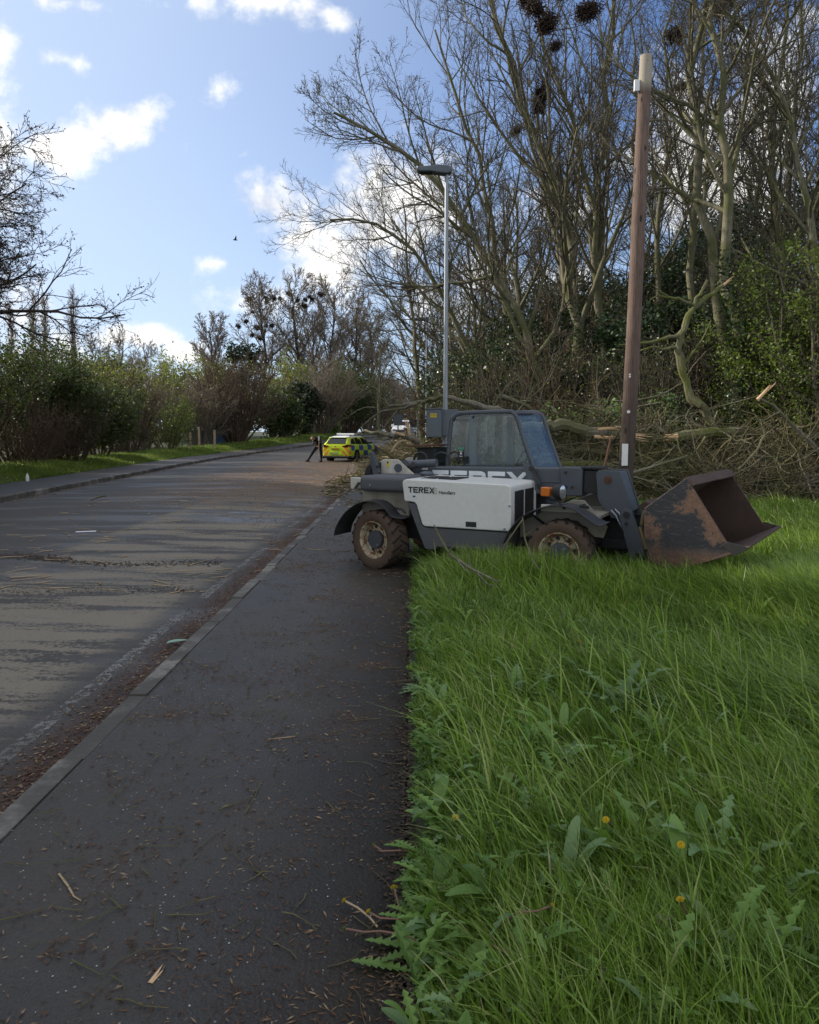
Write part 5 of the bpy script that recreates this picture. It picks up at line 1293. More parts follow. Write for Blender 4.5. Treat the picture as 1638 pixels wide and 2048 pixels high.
# wheels
def tyre_profile(r, w):
    return [(r * .60, -w * .40), (r * .66, -w * .47), (r * .80, -w * .5), (r * .90, -w * .485), (r * .965, -w * .45), (r * .972, -w * .3), (r * .972, w * .3), (r * .965, w * .45), (r * .90, w * .485), (r * .80, w * .5), (r * .66, w * .47), (r * .60, w * .40)]
def wheel(name, u, v, r=.36, w=.27, steer=0.0, out=-1, vis=True):
    e = empty(name, (u, v, r - .012), steer); e.parent = TH
    s = out
    ty = MB().lathe([(a, b) for a, b in tyre_profile(r, w)], n=48).build('tyre', M['tyre'], e, smooth=True)
    mb = MB()
    n = 19
    for sd in (0, 1):
        for k in range(n):
            t = 2 * math.pi * (k + .5 * sd) / n
            # chevron lug from centre to shoulder
            y0, y1 = (0.0, w * .5) if sd else (-w * .5, 0.0)
            t_out, t_in = t, t + .22
            def P(rr, tt, y): return (rr * math.cos(tt), y, rr * math.sin(tt))
            yo, yi = (w * .49, -.01) if sd else (-w * .49, .01)
            hw = .046
            lo, hi = r * .95, r * .992
            vs = []
            for rr in (lo, hi):
                q = 1.0 if rr == lo else .82
                vs += [P(rr, t_out - hw * q, yo), P(rr, t_out + hw * q, yo), P(rr, t_in + hw * q * .8, yi), P(rr, t_in - hw * q * .8, yi)]
            # shoulder wrap
            mb.add(vs, [(0, 1, 2, 3), (7, 6, 5, 4), (0, 4, 5, 1), (1, 5, 6, 2), (2, 6, 7, 3), (3, 7, 4, 0)])
            vs = [P(r * .925, t_out - hw, yo * 1.0), P(r * .925, t_out + hw, yo * 1.0), P(hi, t_out + hw * .82, yo), P(hi, t_out - hw * .82, yo),
                  P(r * .925, t_out - hw, yo * 1.01), P(r * .925, t_out + hw, yo * 1.01), P(r * .985, t_out + hw * .82, yo * 1.02), P(r * .985, t_out - hw * .82, yo * 1.02)]
            mb.add(vs, [(4, 5, 6, 7), (0, 1, 5, 4), (1, 2, 6, 5), (2, 3, 7, 6), (3, 0, 4, 7)])
    mb.build('tread', M['tyre_black'], ty)
    rp = [(r * .62, s * w * .40), (r * .645, s * w * .44), (r * .60, s * w * .44), (r * .565, s * w * .38), (r * .55, s * w * .10), (r * .50, s * w * .06), (r * .36, s * w * .10), (r * .32, s * w * .14), (.001, s * w * .14)]
    rim = MB().lathe(rp, n=40).build('rim', M['rim'], e, smooth=True)
    hl = MB()
    for k in range(8):
        t = k * math.pi / 4 + .2; c = (r * .43 * math.cos(t), s * w * .095, r * .43 * math.sin(t))
        hl.cyl(c, (c[0], c[1] + s * .012, c[2]), .021, n=10)
    hl.build('rim_holes', M['black'], rim)
    hb = MB().lathe([(r * .30, s * w * .10), (r * .32, s * w * .30), (r * .30, s * w * .36), (.001, s * w * .37)], n=12).build('hub', M['hub'], e)
    MB().cyl((.055, s * w * .37, -.055 if steer else .05), (.055, s * w * .385, -.055 if steer else .05), .013, n=12).cyl((.055, s * w * .38, -.055 if steer else .05), (.055, s * w * .39, -.055 if steer else .05), .006, n=8).build('filler_plug', M['steel'], hb)
    return e
wheel('rear_wheel', 0.0, .135, steer=R(-15))
wheel('front_wheel', 2.24, .135)
wheel('rear_wheel', 0.0, 1.68, out=1, steer=R(-15)); wheel('front_wheel', 2.24, 1.68, out=1)
for u_ in (0, 2.24): MB().cyl((u_, .25, .35), (u_, 1.55, .35), .08, n=14).build('axle', M['black'], TH, smooth=True)
# fenders
def arc_pts(pts):
    v = [Vector((p[0], p[1])) for p in pts]; out_ = []
    for i in range(len(v) - 1):
        p0 = v[max(i - 1, 0)]; p1 = v[i]; p2 = v[i + 1]; p3 = v[min(i + 2, len(v) - 1)]
        for t in (0, .25, .5, .75):
            out_.append(tuple(.5 * ((2 * p1) + (-p0 + p2) * t + (2 * p0 - 5 * p1 + 4 * p2 - p3) * t * t + (-p0 + 3 * p1 - 3 * p2 + p3) * t ** 3)))
    out_.append(tuple(v[-1])); return out_
for v0, v1 in ((-.02, .38), (1.44, 1.84)):
    f_ = MB().sheet(arc_pts([(-.56, .37), (-.52, .50), (-.38, .68), (-.18, .80), (.02, .81), (.15, .74), (.24, .645), (.40, .63)]), v0, v1, .010).build('rear_fender', M['fender'], TH, .003, smooth=True)
    if v0 < 1: MB().tube([(.22, .10, .74), (.34, .06, .73), (.39, .05, .69)], .014).build('bracket', M['black'], f_, smooth=True)
    f_ = MB().sheet(arc_pts([(1.62, .42), (1.70, .58), (1.86, .745), (2.10, .845), (2.34, .85), (2.50, .765), (2.64, .68), (2.70, .675)]), v0 + .01, v1, .010).build('front_fender', M['fender'], TH, .003, smooth=True)
    if v0 < 1:
        MB().tube([(1.98, .34, .62), (1.92, .10, .74)], .014).build('bracket', M['black'], f_, smooth=True); MB().tube([(2.44, .10, .86), (2.50, .2, .84)], .018).cyl((2.47, .14, .84), (2.47, .14, .88), .02).build('bracket', M['black'], f_, smooth=True)
# headlight + indicator on a stalk
hl = empty('headlight', (2.20, .12, 1.0), R(-16)); hl.parent = TH
MB().lathe([(.001, -.075), (.04, -.07), (.07, -.04), (.082, 0), (.082, .05), (.074, .055)], n=28, axis='x').build('housing', M['black'], hl, smooth=True)
MB().lathe([(.074, .05), (.05, .058), (.001, .062)], n=28, axis='x').build('lens', M['lens'], hl, smooth=True)
MB().box(-.20, -.09, -.05, .03, -.055, .045).build('indicator_lens', M['amber'], hl, .012)
MB().tube([(0, 0, -.08), (.03, 0, -.13), (.07, .02, -.18)], .016).tube([(-.16, 0, -.05), (-.12, .02, -.09), (0, 0, -.09)], .014).build('stalk', M['black'], hl, smooth=True)
# cab
cab = empty('cab', (0, 0, 0)); cab.parent = TH
near = [(.40, 1.10), (.46, 1.74), (.49, 1.82), (.56, 1.872), (.66, 1.885), (1.22, 1.895), (1.31, 1.875), (1.37, 1.80), (1.47, 1.50), (1.66, 1.02)]
far = [(x + .14 * min(1, max(0, (x - .9) / .4)), z) for x, z in near]
VN, VF = 1.34, 1.86
dn = .93 / 1.0
def frame_tube(mb, pl, v, r=.026):
    mb.tube([(x, v, z) for x, z in arc_pts(pl)], r, 8)
nearw = [(x - .05, z) for x, z in near]
mb = MB(); frame_tube(mb, nearw, VN, .028); frame_tube(mb, far, VF, .028)
fr = mb.build('frame', M['grey_paint'], cab, smooth=True)
rn = [p for p in arc_pts(nearw) if p[1] > 1.845]; rf = [p for p in arc_pts(far) if p[1] > 1.845]
n_ = min(len(rn), len(rf)); vs = [(x, VN, z + .015) for x, z in rn[:n_]] + [(x, VF, z + .015) for x, z in rf[:n_]] + [(x, VN, z - .02) for x, z in rn[:n_]] + [(x, VF, z - .02) for x, z in rf[:n_]]
fs = []
for i in range(n_ - 1):
    fs += [(i, i + 1, n_ + i + 1, n_ + i), (2 * n_ + i, 3 * n_ + i, 3 * n_ + i + 1, 2 * n_ + i + 1), (i, 2 * n_ + i, 2 * n_ + i + 1, i + 1), (n_ + i, n_ + i + 1, 3 * n_ + i + 1, 3 * n_ + i)]
fs += [(0, n_, 3 * n_, 2 * n_), (n_ - 1, 3 * n_ - 1, 4 * n_ - 1, 2 * n_ - 1)]
MB().add(vs, fs).build('roof', M['grey_paint'], cab, smooth=True)
MB().prism([(p[0], p[1]) for p in [(.39, 1.18), (.44, 1.74), (.50, 1.84), (.62, 1.868), (1.17, 1.875), (1.27, 1.85), (1.31, 1.79), (1.41, 1.50), (1.55, 1.15)]], VN - .003, VN + .003).build('side_window', M['glass'], cab)
MB().prism([(.43, 1.15), (.48, 1.74), (.52, 1.84), (.62, 1.868), (1.25, 1.875), (1.38, 1.85), (1.46, 1.76), (1.60, 1.40), (1.76, 1.05)], VF - .003, VF + .003).build('far_side_window', M['glass'], cab)
def quad_panel(name, a, b, c, d, mt, th=.006, parent=cab):
    a, b, c, d = map(Vector, (a, b, c, d)); n = (b - a).cross(d - a).normalized() * th
    return MB().add([a, b, c, d, a + n, b + n, c + n, d + n], [(0, 1, 2, 3), (7, 6, 5, 4), (0, 4, 5, 1), (1, 5, 6, 2), (2, 6, 7, 3), (3, 7, 4, 0)]).build(name, mt, parent)
ws = quad_panel('windscreen', (1.315, VN + .02, 1.85), (1.485, VF - .02, 1.85), (1.78, VF - .02, 1.06), (1.59, VN + .02, 1.06), M['screen_glass'])
quad_panel('rear_window', (.42, VN + .02, 1.15), (.42, VF - .02, 1.15), (.47, VF - .02, 1.80), (.47, VN + .02, 1.80), M['glass'])
MB().tube([(1.30, VN, 1.86), (1.45, VF, 1.865)], .018).tube([(.46, VN, 1.80), (.46, VF, 1.80)], .022).tube([(1.60, VN, 1.04), (1.80, VF, 1.04)], .03).build('cross_rail', M['black'], cab, smooth=True)
MB().box(.66, .76, VN + .012, VN + .04, 1.05, 1.86).build('door_pillar', M['cabinet'], cab, .006)
MB().cyl((.725, VN - .004, 1.83), (.725, VN - .02, 1.83), .016, n=12).build('bolt', M['black'], cab)
MB().box(.42, 1.72, VN + .03, VF, .42, 1.10).build('lower_body', M['grey_paint'], cab, .03)
MB().box(.62, .98, 1.42, 1.80, 1.05, 1.20).prism([(.60, 1.10), (.72, 1.10), (.66, 1.36), (.58, 1.34)], 1.42, 1.80).build('seat', M['seat'], cab, .04)
sw = MB()
for k in range(20):
    a0, a1 = k * math.pi / 10, (k + 1) * math.pi / 10
    Pn = lambda a: Vector((1.30 + .17 * math.cos(a) * .4, 1.61 + .17 * math.sin(a), 1.26 + .17 * math.cos(a) * .9))
    sw.tube([Pn(a0), Pn(a1)], .013, 6, False)
sw.tube([(1.30, 1.61, 1.26), (1.42, 1.61, 1.05)], .03).build('steering_wheel', M['black'], cab, smooth=True)
MB().box(1.02, 1.10, 1.80, 1.85, 1.1, 1.84).build('far_pillar', M['cabinet'], cab, .006)
sk = MB().box(.515, .60, VN - .008, VN - .004, 1.30, 1.43).build('window_sticker', M['black_txt'], cab)
MB().box(.515, .60, VN - .0105, VN - .0085, 1.405, 1.438).build('sticker_header', paint('sticker_green', (.05, .28, .16), .4), sk)
MB().box(.53, .585, VN - .0105, VN - .0085, 1.385, 1.392).box(.545, .57, VN - .0105, VN - .0085, 1.345, 1.37).box(.535, .58, VN - .0105, VN - .0085, 1.318, 1.326).build('sticker_print', M['white_txt'], sk)
quad_panel('mirror_bracket', (1.50, .97, 1.28), (1.585, .97, 1.27), (1.74, .97, 1.02), (1.62, .97, .985), M['grey_paint'], .03, TH)
MB().tube([(1.66, .93, 1.19), (1.69, .92, 1.10), (1.74, .80, .97), (1.85, .55, .94), (1.98, .25, .97)], .014).cyl((1.64, .96, 1.20), (1.64, .91, 1.20), .03, n=12).build('lamp_arm', M['black'], TH, smooth=True)
# rusty plate and hose reel behind the cab
MB().prism([(-.16, 1.435), (.23, 1.45), (.23, 1.475), (-.18, 1.46)], 1.2, 1.75).build('rusty_plate', M['rust'], TH, .004)
MB().cyl((.06, 1.32, 1.22), (.06, 1.70, 1.22), .15, n=24).box(-.06, .20, 1.30, 1.72, 1.25, 1.43).build('air_cleaner', M['black'], TH, .01)
hs = MB()
for c_, r_ in (((.10, 1.05, 1.27), .10), ((.38, 1.10, 1.25), .12)):
    hs.tube([(c_[0] + r_ * math.cos(a), c_[1] + .01 * a, c_[2] + r_ * math.sin(a)) for a in np.linspace(-.3, 3.9, 18)], .016, 8)
hs.build('hose', M['black'], TH, smooth=True)
MB().box(.15, .22, 1.0, 1.03, 1.15, 1.28).build('hose_bracket', M['cream'], TH)

# ------------------------------------------------------------------ police car
def battenburg():
    m, t, b = mat('police_livery')
    co = t.add('ShaderNodeTexCoord').outputs['Object']; s = t.add('ShaderNodeSeparateXYZ', {0: co}); x, y, z = s.outputs
    i = t.math('FLOOR', t.math('DIVIDE', t.math('ADD', x, .30), .60)); j = t.math('FLOOR', t.math('DIVIDE', t.math('SUBTRACT', z, .32), .31))
    k = t.math('ABSOLUTE', t.math('MODULO', t.math('ADD', t.math('ADD', i, j), 20.0), 2.0))
    ck = t.mix(t.math('GREATER_THAN', k, .5), (.016, .10, .42), (.60, .76, .045))
    yel = (.66, .80, .045)
    zz = t.math('FLOOR', t.math('DIVIDE', t.math('ADD', t.math('ADD', t.math('ABSOLUTE', y), z), 5.0), .17))
    ch = t.math('MODULO', zz, 2.0)
    band = t.math('MULTIPLY', t.math('LESS_THAN', z, .88), t.math('GREATER_THAN', t.math('ABSOLUTE', y), .42))
    rear = t.mix(t.math('MULTIPLY', t.math('MULTIPLY', t.math('GREATER_THAN', ch, .5), band), .9), yel, (.85, .25, .06))
    c = t.mix(t.math('LESS_THAN', x, -.70), ck, rear)
    c = t.mix(t.math('GREATER_THAN', x, 2.55), c, (.016, .10, .42))
    c = t.mix(t.math('GREATER_THAN', z, .945), c, yel)
    c = t.mix(t.math('GREATER_THAN', z, 1.385), c, (.75, .77, .78))
    c = t.mix(t.math('LESS_THAN', z, .30), c, (.55, .57, .58))
    t.put(b.inputs['Base Color'], c); b.inputs['Roughness'].default_value = .28
    return m
M['livery'] = battenburg()
def loft(secs):
    """secs: list of (x, [(y,z)...]) half sections, mirrored"""
    mb = MB(); n = len(secs[0][1]); vs = []
    for x, h in secs:
        full = [(y, z) for y, z in h] + [(-y, z) for y, z in reversed(h)]
        vs += [(x, y, z) for y, z in full]
    m = 2 * n; fs = []
    for i in range(len(secs) - 1):
        for k in range(m):
            fs.append((i * m + k, i * m + (k + 1) % m, (i + 1) * m + (k + 1) % m, (i + 1) * m + k))
    fs += [list(range(m)), [(len(secs) - 1) * m + k for k in range(m)][::-1]]
    return mb.add(vs, fs)
def car(name, loc, rz, label, cat, mt, zs=1.0, group=None):
    c = empty(name, loc, rz, label, cat, group)
    S = []
    for x, w, zb, zt in [(-.95, .70, .42, .86), (-.93, .80, .30, .95), (-.80, .87, .24, .99), (-.4, .90, .22, .98), (.3, .905, .2, .96), (1.5, .905, .2, .93), (2.3, .90, .2, .93), (2.75, .885, .22, .90), (3.25, .84, .24, .82), (3.55, .74, .26, .74), (3.68, .58, .32, .62)]:
        S.append((x, [(w * .93, zb), (w, zb + .12), (w, (zb + zt) / 2), (w * .985, zt - .10), (w * .93, zt), (0.001, zt + .02)]))
    loft(S).build('body', mt, c, .01, smooth=True)
    G = []
    for x, zt, wr in [(-.88, 1.02, .70), (-.74, 1.18, .66), (-.48, 1.39, .60), (-.1, 1.45, .62), (.6, 1.475, .63), (1.2, 1.45, .62), (1.55, 1.36, .61), (2.0, 1.12, .66), (2.32, .95, .72)]:
        G.append((x, [(.83, .90), (.82, .95), (wr + .02, zt - .05), (wr - .05, zt), (.001, zt + .012)]))
    gh = loft(G).build('roof', mt, c, .006, smooth=True)
    def side_y(z): return .825 - (z - .95) * .41
    for sgn in (-1, 1):
        for poly in ([(-.62, 1.0), (-.36, 1.29), (-.02, 1.33), (.02, 1.0)], [(.08, .995), (.06, 1.34), (.52, 1.37), (.80, 1.36), (.84, .98)], [(.91, .98), (.88, 1.36), (1.22, 1.34), (1.50, 1.24), (1.92, .98)]):
            vs = [(x, sgn * (side_y(z) + .012), z) for x, z in poly] + [(x, sgn * (side_y(z) - .02), z) for x, z in poly]; n = len(poly)
            MB().add(vs, [list(range(n)), list(range(2 * n - 1, n - 1, -1))] + [(i, i + n, (i + 1) % n + n, (i + 1) % n) for i in range(n)]).build('window', M['car_glass'], gh)
        for u in (0, 2.7):
            MB().cyl((u, sgn * .70, .33), (u, sgn * .906, .33), .375, n=28).build('wheel_arch', M['car_black'], c)
            w_ = MB().lathe([(.20, sgn * .70), (.30, sgn * .70), (.325, sgn * .74), (.325, sgn * .89), (.30, sgn * .915), (.22, sgn * .915)], (u, 0, .325), 28).build('tyre', M['tyre_black'], c, smooth=True)
            rm = MB().lathe([(.22, sgn * .91), (.205, sgn * .86), (.001, sgn * .87)], (u, 0, .325), 24).build('rim', M['car_black'], w_)
            sp = MB()
            for k in range(10):
                a = k * math.pi / 5
                sp.tube([(u + .03 * math.cos(a), sgn * .895, .325 + .03 * math.sin(a)), (u + .21 * math.cos(a), sgn * .91, .325 + .21 * math.sin(a))], .014, 5)
            sp.cyl((u, sgn * .88, .325), (u, sgn * .91, .325), .045).build('spokes', M['steel'], w_)
        MB().box(1.72, 1.90, sgn * .93 - .09, sgn * .93 + .09, .98, 1.10).build('door_mirror', M['car_black'] if mt is M['livery'] else mt, c, .03)
        tl = MB().add([(-.80, sgn * .88, .98), (-.955, sgn * .74, .98), (-.975, sgn * .42, .90), (-.965, sgn * .46, .84), (-.955, sgn * .76, .80), (-.70, sgn * .915, .90), (-.70, sgn * .80, .9), (-.86, sgn * .5, .9)],
                      [(0, 1, 4, 5), (1, 2, 3, 4), (0, 5, 6), (2, 7, 3), (0, 6, 7, 1), (1, 7, 2), (4, 7, 6, 5), (3, 7, 4)]).build('tail_lamp', M['red_lamp'], c)
        MB().tube([(.30, sgn * .93, .86), (.48, sgn * .93, .87)], .014).build('door_handle', M['lens'], c); MB().tube([(1.15, sgn * .93, .85), (1.33, sgn * .93, .86)], .014).build('door_handle', M['lens'], c)
        MB().tube([(-.3, sgn * .56, 1.45), (.1, sgn * .57, 1.49), (.9, sgn * .57, 1.49), (1.25, sgn * .56, 1.45)], .018).build('roof_rail', M['car_black'], c)
        MB().box(3.45, 3.62, sgn * .70 - .13, sgn * .70 + .05, .60, .70).build('headlight', M['lens'], c, .02)
    quad_panel('rear_screen', (-.905, -.60, 1.02), (-.905, .60, 1.02), (-.60, .52, 1.335), (-.60, -.52, 1.335), M['car_glass'], -.012, c)
    quad_panel('windscreen', (2.25, -.66, 1.00), (1.58, -.57, 1.37), (1.58, .57, 1.37), (2.25, .66, 1.00), M['car_glass'], -.012, c)
    MB().prism([(-.62, 1.40), (-.66, 1.37), (-.48, 1.385), (-.45, 1.41)], -.55, .55).build('spoiler', mt, c, .01)
    MB().box(-.985, -.60, -.86, .86, .20, .34).build('rear_bumper', M['car_black'], c, .04)
    return c
pc = car('police_car', (-3.86, 43.6, RZ), R(90 - 21), 'police estate car in yellow and blue squares stopped beside the heap of branches', 'police car', M['livery'])
MB().box(.35, .75, -.58, .58, 1.51, 1.60).build('light_bar', M['white'], pc, .03)
MB().box(.37, .73, -.57, -.20, 1.52, 1.605).box(.37, .73, .20, .57, 1.52, 1.605).build('blue_lamp', M['lens'], pc, .02)
pl_ = MB().box(-.985, -.965, -.26, .26, .66, .78).build('number_plate', M['yellow'], pc)
text_obj('plate_text', 'WX24 PYU', .10, M['black_txt'], pl_, (-.99, .245, .685), (R(90), 0, R(-90)), .95, .002)
text_obj('lettering', 'POLICE', .13, M['blue'], pc, (-.99, .36, .43), (R(90), 0, R(-90)), 1.15, .004)
MB().box(-.975, -.955, -.40, .40, .40, .56).build('lettering_panel', M['lime'], pc, .003)
text_obj('lettering', 'POLICE', .12, M['blue'], pc, (.9, -.915, .46), (R(90), 0, 0), 1.0, .003)
MB().lathe([(.001, .0), (.045, 0), (.045, .012), (.03, .012), (.03, .004)], (0, 0, 0), 16, 'x').build('badge', M['steel'], pc).location = (-.985, 0, .86)

# ------------------------------------------------------------------ vans beyond
def van(loc, rz, label, top=1.95, L=4.9, nose='short'):
    v = empty('parked_van', loc, rz, label, 'van', 'white vehicles parked beyond the heap')
    b = MB().prism([(0, .25), (0, top - .1), (.12, top), (L - 1.55, top), (L - 1.2, top - .08), (L - .65, 1.15), (L - .1, .95), (L, .75), (L, .25)], -.9, .9).build('body', M['car_white'], v, .07, seg=3)
    quad_panel('windscreen', (L - 1.14, -.74, top - .14), (L - 1.14, .74, top - .14), (L - .67, .80, 1.17), (L - .67, -.80, 1.17), M['car_glass'], .03, v)
    for s in (-1, 1):
        MB().prism([(L - 2.2, 1.12), (L - 2.2, top - .22), (L - 1.42, top - .22), (L - .95, 1.15)], s * .905 - .01, s * .905 + .01).build('side_window', M['car_glass'], v)
        MB().box(L - .06, L + .02, s * .62 - .18, s * .62 + .18, .72, .90).build('headlight', M['lens'], v, .03)
        MB().box(L - 1.1, L - .98, s * 1.03 - .09, s * 1.03 + .09, 1.12, 1.38).build('door_mirror', M['car_white'], v, .02)
        for u in (.95, L - .95): 
            w_ = MB().cyl((u, s * .72, .34), (u, s * .93, .34), .34, n=24).build('wheel', M['tyre_black'], v, .02)
            MB().cyl((u, s * .93, .34), (u, s * .945, .34), .2, n=16).build('rim', M['steel'], w_)
    MB().box(L - .02, L + .015, -.45, .45, .60, .82).box(L - .02, L + .02, -.85, .85, .26, .42).build('grille', M['car_black'], v, .01)
    pl = MB().box(L + .02, L + .03, -.26, .26, .44, .55).build('number_plate', M['white'], v)
    MB().prism([(.04, .95), (.04, top - .35), (-.01, top - .35), (-.01, .95)], -.7, .7).build('rear_window', M['car_glass'], v)
    return v
def zroad(x, y): return float(zr(y)) + RZ
x = at(812, 862, 80).x
van((x + .3, 80, zroad(0, 82)), R(-100), 'white van facing us beside the forked branch, partly hidden by the heap', 1.8)
x = at(842, 862, 96).x
van((x + .6, 101, zroad(0, 100)), R(-97), 'taller pale van behind the white one, cut off by the lamp column and cabinet', 2.25)
# traffic cone by the police car
x = at(757, 872, 50).x
cn = empty('traffic_cone', (x, 50, zroad(x, 50)), 0, 'small traffic cone standing off the front of the police car', 'cone')
MB().lathe([(.14, .03), (.03, .75), (.001, .75)], n=16, axis='z').build('cone', M['orange'], cn, smooth=True); MB().box(-.19, .19, -.19, .19, 0, .03).build('base', M['black'], cn)
MB().lathe([(.105, .30), (.075, .50)], n=16, axis='z').build('sleeve', M['white'], cn)

# ------------------------------------------------------------------ person bending beside the police car
def skinned(name, nodes, edges, root_i, sub=1):
    me = bpy.data.meshes.new(name); me.from_pydata([n[0] for n in nodes], edges, []); me.update()
    o = bpy.data.objects.new(name, me); COL.objects.link(o)
    m = o.modifiers.new('skin', 'SKIN'); m.use_smooth_shade = True
    for i, n in enumerate(nodes):
        sv = me.skin_vertices[0].data[i]; r = n[1]; sv.radius = (r, r) if not isinstance(r, tuple) else r; sv.use_root = (i == root_i)
    s = o.modifiers.new('sub', 'SUBSURF'); s.levels = sub; s.render_levels = sub
    dg = bpy.context.evaluated_depsgraph_get(); me2 = bpy.data.meshes.new_from_object(o.evaluated_get(dg)); bpy.data.objects.remove(o)
    me2.polygons.foreach_set('use_smooth', [True] * len(me2.polygons))
    return me2
px0 = at(638, 922, 42.0).x
N = []; Ed = []
def nd(p, r, par=None):
    N.append((p, tuple(q * 1.22 for q in r) if isinstance(r, tuple) else (r * 1.22 if r > .04 else r))); 
    if par is not None: Ed.append((par, len(N) - 1))
    return len(N) - 1
pel = nd((0, 0, .92), (.15, .13)); wst = nd((-.03, -.08, 1.04), (.15, .12), pel); chs = nd((-.07, -.22, 1.20), (.17, .13), wst); sho = nd((-.11, -.32, 1.29), (.14, .10), chs)
nk = nd((-.19, -.42, 1.31), .055, sho); hd = nd((-.25, -.48, 1.31), .09, nk); ht = nd((-.30, -.53, 1.29), .095, hd); nd((-.345, -.575, 1.24), .06, ht)
def hand(w, d, par, s):
    w = Vector(w); d = Vector(d)
    pm = nd(tuple(w + d * .06), .028, par)
    for k in range(4): 
        o = Vector((0, 0, (k - 1.5) * .02)); q = nd(tuple(w + d * .10 + o), .010, pm); nd(tuple(w + d * (.13 + .01 * (k in (1, 2))) + o + Vector((.02 * s, -.01, -.005))), .008, q)
    q = nd(tuple(w + d * .07 + Vector((-.01 * s, -.03, .02))), .010, pm)
sR = nd((.07, -.30, 1.30), .075, sho); eR = nd((.17, -.48, 1.12), .052, sR); wR = nd((.12, -.66, 1.05), .036, eR); hand((.12, -.66, 1.05), (-.2, -.9, .1), wR, -1)
sL = nd((-.26, -.28, 1.22), .075, sho); eL = nd((-.24, -.50, 1.02), .052, sL); wL = nd((-.04, -.66, .86), .036, eL); hand((-.04, -.66, .86), (.8, -.5, 0), wL, 1)
h1 = nd((.09, .0, .86), .10, pel); k1 = nd((.14, -.06, .48), .072, h1); a1 = nd((.13, .02, .10), .05, k1); nd((.12, -.14, .04), .045, a1)
h2 = nd((-.13, .02, .85), .10, pel); k2 = nd((-.36, -.02, .50), .072, h2); a2 = nd((-.60, .04, .11), .05, k2); nd((-.70, -.06, .045), .045, a2)
pm = skinned('body', N, Ed, 0, 1)
pr_ = empty('person', (px0, 42.0, RZ + .03), 0, 'person in dark clothes bending with legs apart beside the police car', 'person')
for m_ in (M['skin'], M['cloth']): pm.materials.append(m_)
for p_ in pm.polygons:
    c = p_.center
    p_.material_index = 0 if ((c - Vector((-.28, -.51, 1.29))).length < .15 or (c - Vector((.10, -.74, 1.06))).length < .09 or (c - Vector((.02, -.72, .86))).length < .09) else 1
obj_of('body', pm, pr_)
# hair, jacket hem, white side stripes, shoes
MB().lathe([(.001, .115), (.06, .10), (.098, .05), (.112, 0), (.108, -.04)], (0, 0, 0), 16, 'z').build('hair', M['hair'], pr_, smooth=True)
hr = [o for o in pr_.children if o.name.startswith('hair')][0]; hr.location = (-.262, -.478, 1.335); hr.rotation_euler = (R(-30), R(-28), 0)
MB().lathe([(.175, -.05), (.18, .0), (.17, .1), (.165, .18)], (0, 0, 0), 18, 'z').build('jacket_hem', M['cloth'], pr_, smooth=True).location = (-.01, -.03, .93)
MB().tube([(.19, -.03, .84), (.215, -.06, .48), (.185, .0, .14)], .012, 5).build('trouser_stripe', M['white'], pr_)
MB().box(.06, .19, -.22, .10, -.02, .07).build('shoe', M['cloth'], pr_, .03); MB().box(-.76, -.52, -.12, .12, -.02, .07).build('shoe', M['cloth'], pr_, .03)
st_ = empty('broom', (px0, 42.0, RZ), 0, 'pale upright stick with a pale head held by the bending person', 'tool')
MB().tube([(.10, -.76, 1.46), (.10, -.75, .9), (.085, -.74, .22)], .016, 8).build('handle', M['pale_wood'], st_, smooth=True)
MB().box(.06, .14, -.77, -.73, 1.22, 1.46).build('grip', M['white'], st_, .01)
MB().prism([(.03, .02), (.15, .02), (.13, .22), (.06, .22)], -.76, -.73).build('blade', M['steel'], st_, .006)
# gull
gp = at(470, 480, 60)
gl_ = empty('bird', gp, R(20), 'single dark bird gliding in the open sky', 'bird')
MB().tube([(-.18, 0, 0), (-.06, 0, .01), (.08, 0, .01), (.17, 0, .02), (.21, 0, .01)], [.008, .045, .05, .03, .006], 8).build('body', M['bark_dark'], gl_, smooth=True)
for s in (-1, 1): MB().add([(.08, s * .02, .02), (.10, s * .2, .14), (.02, s * .48, .26), (-.02, s * .2, .12), (-.06, s * .02, .02), (.08, s * .02, .01), (-.06, s * .02, .01)], [(0, 1, 3, 4), (1, 2, 3), (5, 6, 3, 1)]).build('wing', M['bark_dark'], gl_)

# ------------------------------------------------------------------ grass
def sn(x, y, s, o=0.0):
    return (np.sin(x * 1.3 * s + 1.7 * np.sin(y * .9 * s + o) + o) + np.sin(y * 1.7 * s + 1.3 * np.sin(x * 1.1 * s + 2 * o) + 2.1) + np.sin((x + y) * 2.3 * s + o * 3)) / 3
def blades(name, x, y, h, w, lean, material, label, g, tint=None, kind='stuff', flop=0.0, cat='grass', z=None):
    n = len(x); z = gz(x, y) if z is None else z
    up = np.array([0, 0, 1.0]); a = g.uniform(0, 6.28, n)
    side = np.stack([np.cos(a), np.sin(a), np.zeros(n)], 1)
    ln = np.sqrt((lean ** 2).sum(1)); L3 = np.concatenate([lean, np.zeros((n, 1))], 1)
    ts = np.array([0, .35, .68, 1.0]); ws = np.array([1, .9, .6, 0.0])
    base = np.stack([x, y, z - .01], 1); V = []
    for t, wv in zip(ts, ws):
        droop = np.clip(ln, 0, 1.4)
        zz = h * (t - .30 * droop * t ** 2.4)
        c = base + up * zz[:, None] + L3 * (h * t ** 1.8)[:, None]
        if wv > 0: V += [c - side * (w * wv / 2)[:, None], c + side * (w * wv / 2)[:, None]]
        else: V += [c]
    V = np.stack(V, 1); b = np.arange(n)[:, None] * 7
    q = np.concatenate([b + np.array([0, 1, 3, 2]), b + np.array([2, 3, 5, 4])]); tr = b + np.array([4, 5, 6])
    if tint is None: tint = g.uniform(0, 1, n)
    o = np_mesh(name, V.reshape(-1, 3), [q, tr], M[material], tint=np.repeat(tint, 7))
    tag(o, label, cat, kind=kind); return o
g = np.random.default_rng(5)
def edge_r(y): return RE(y) + FW_R
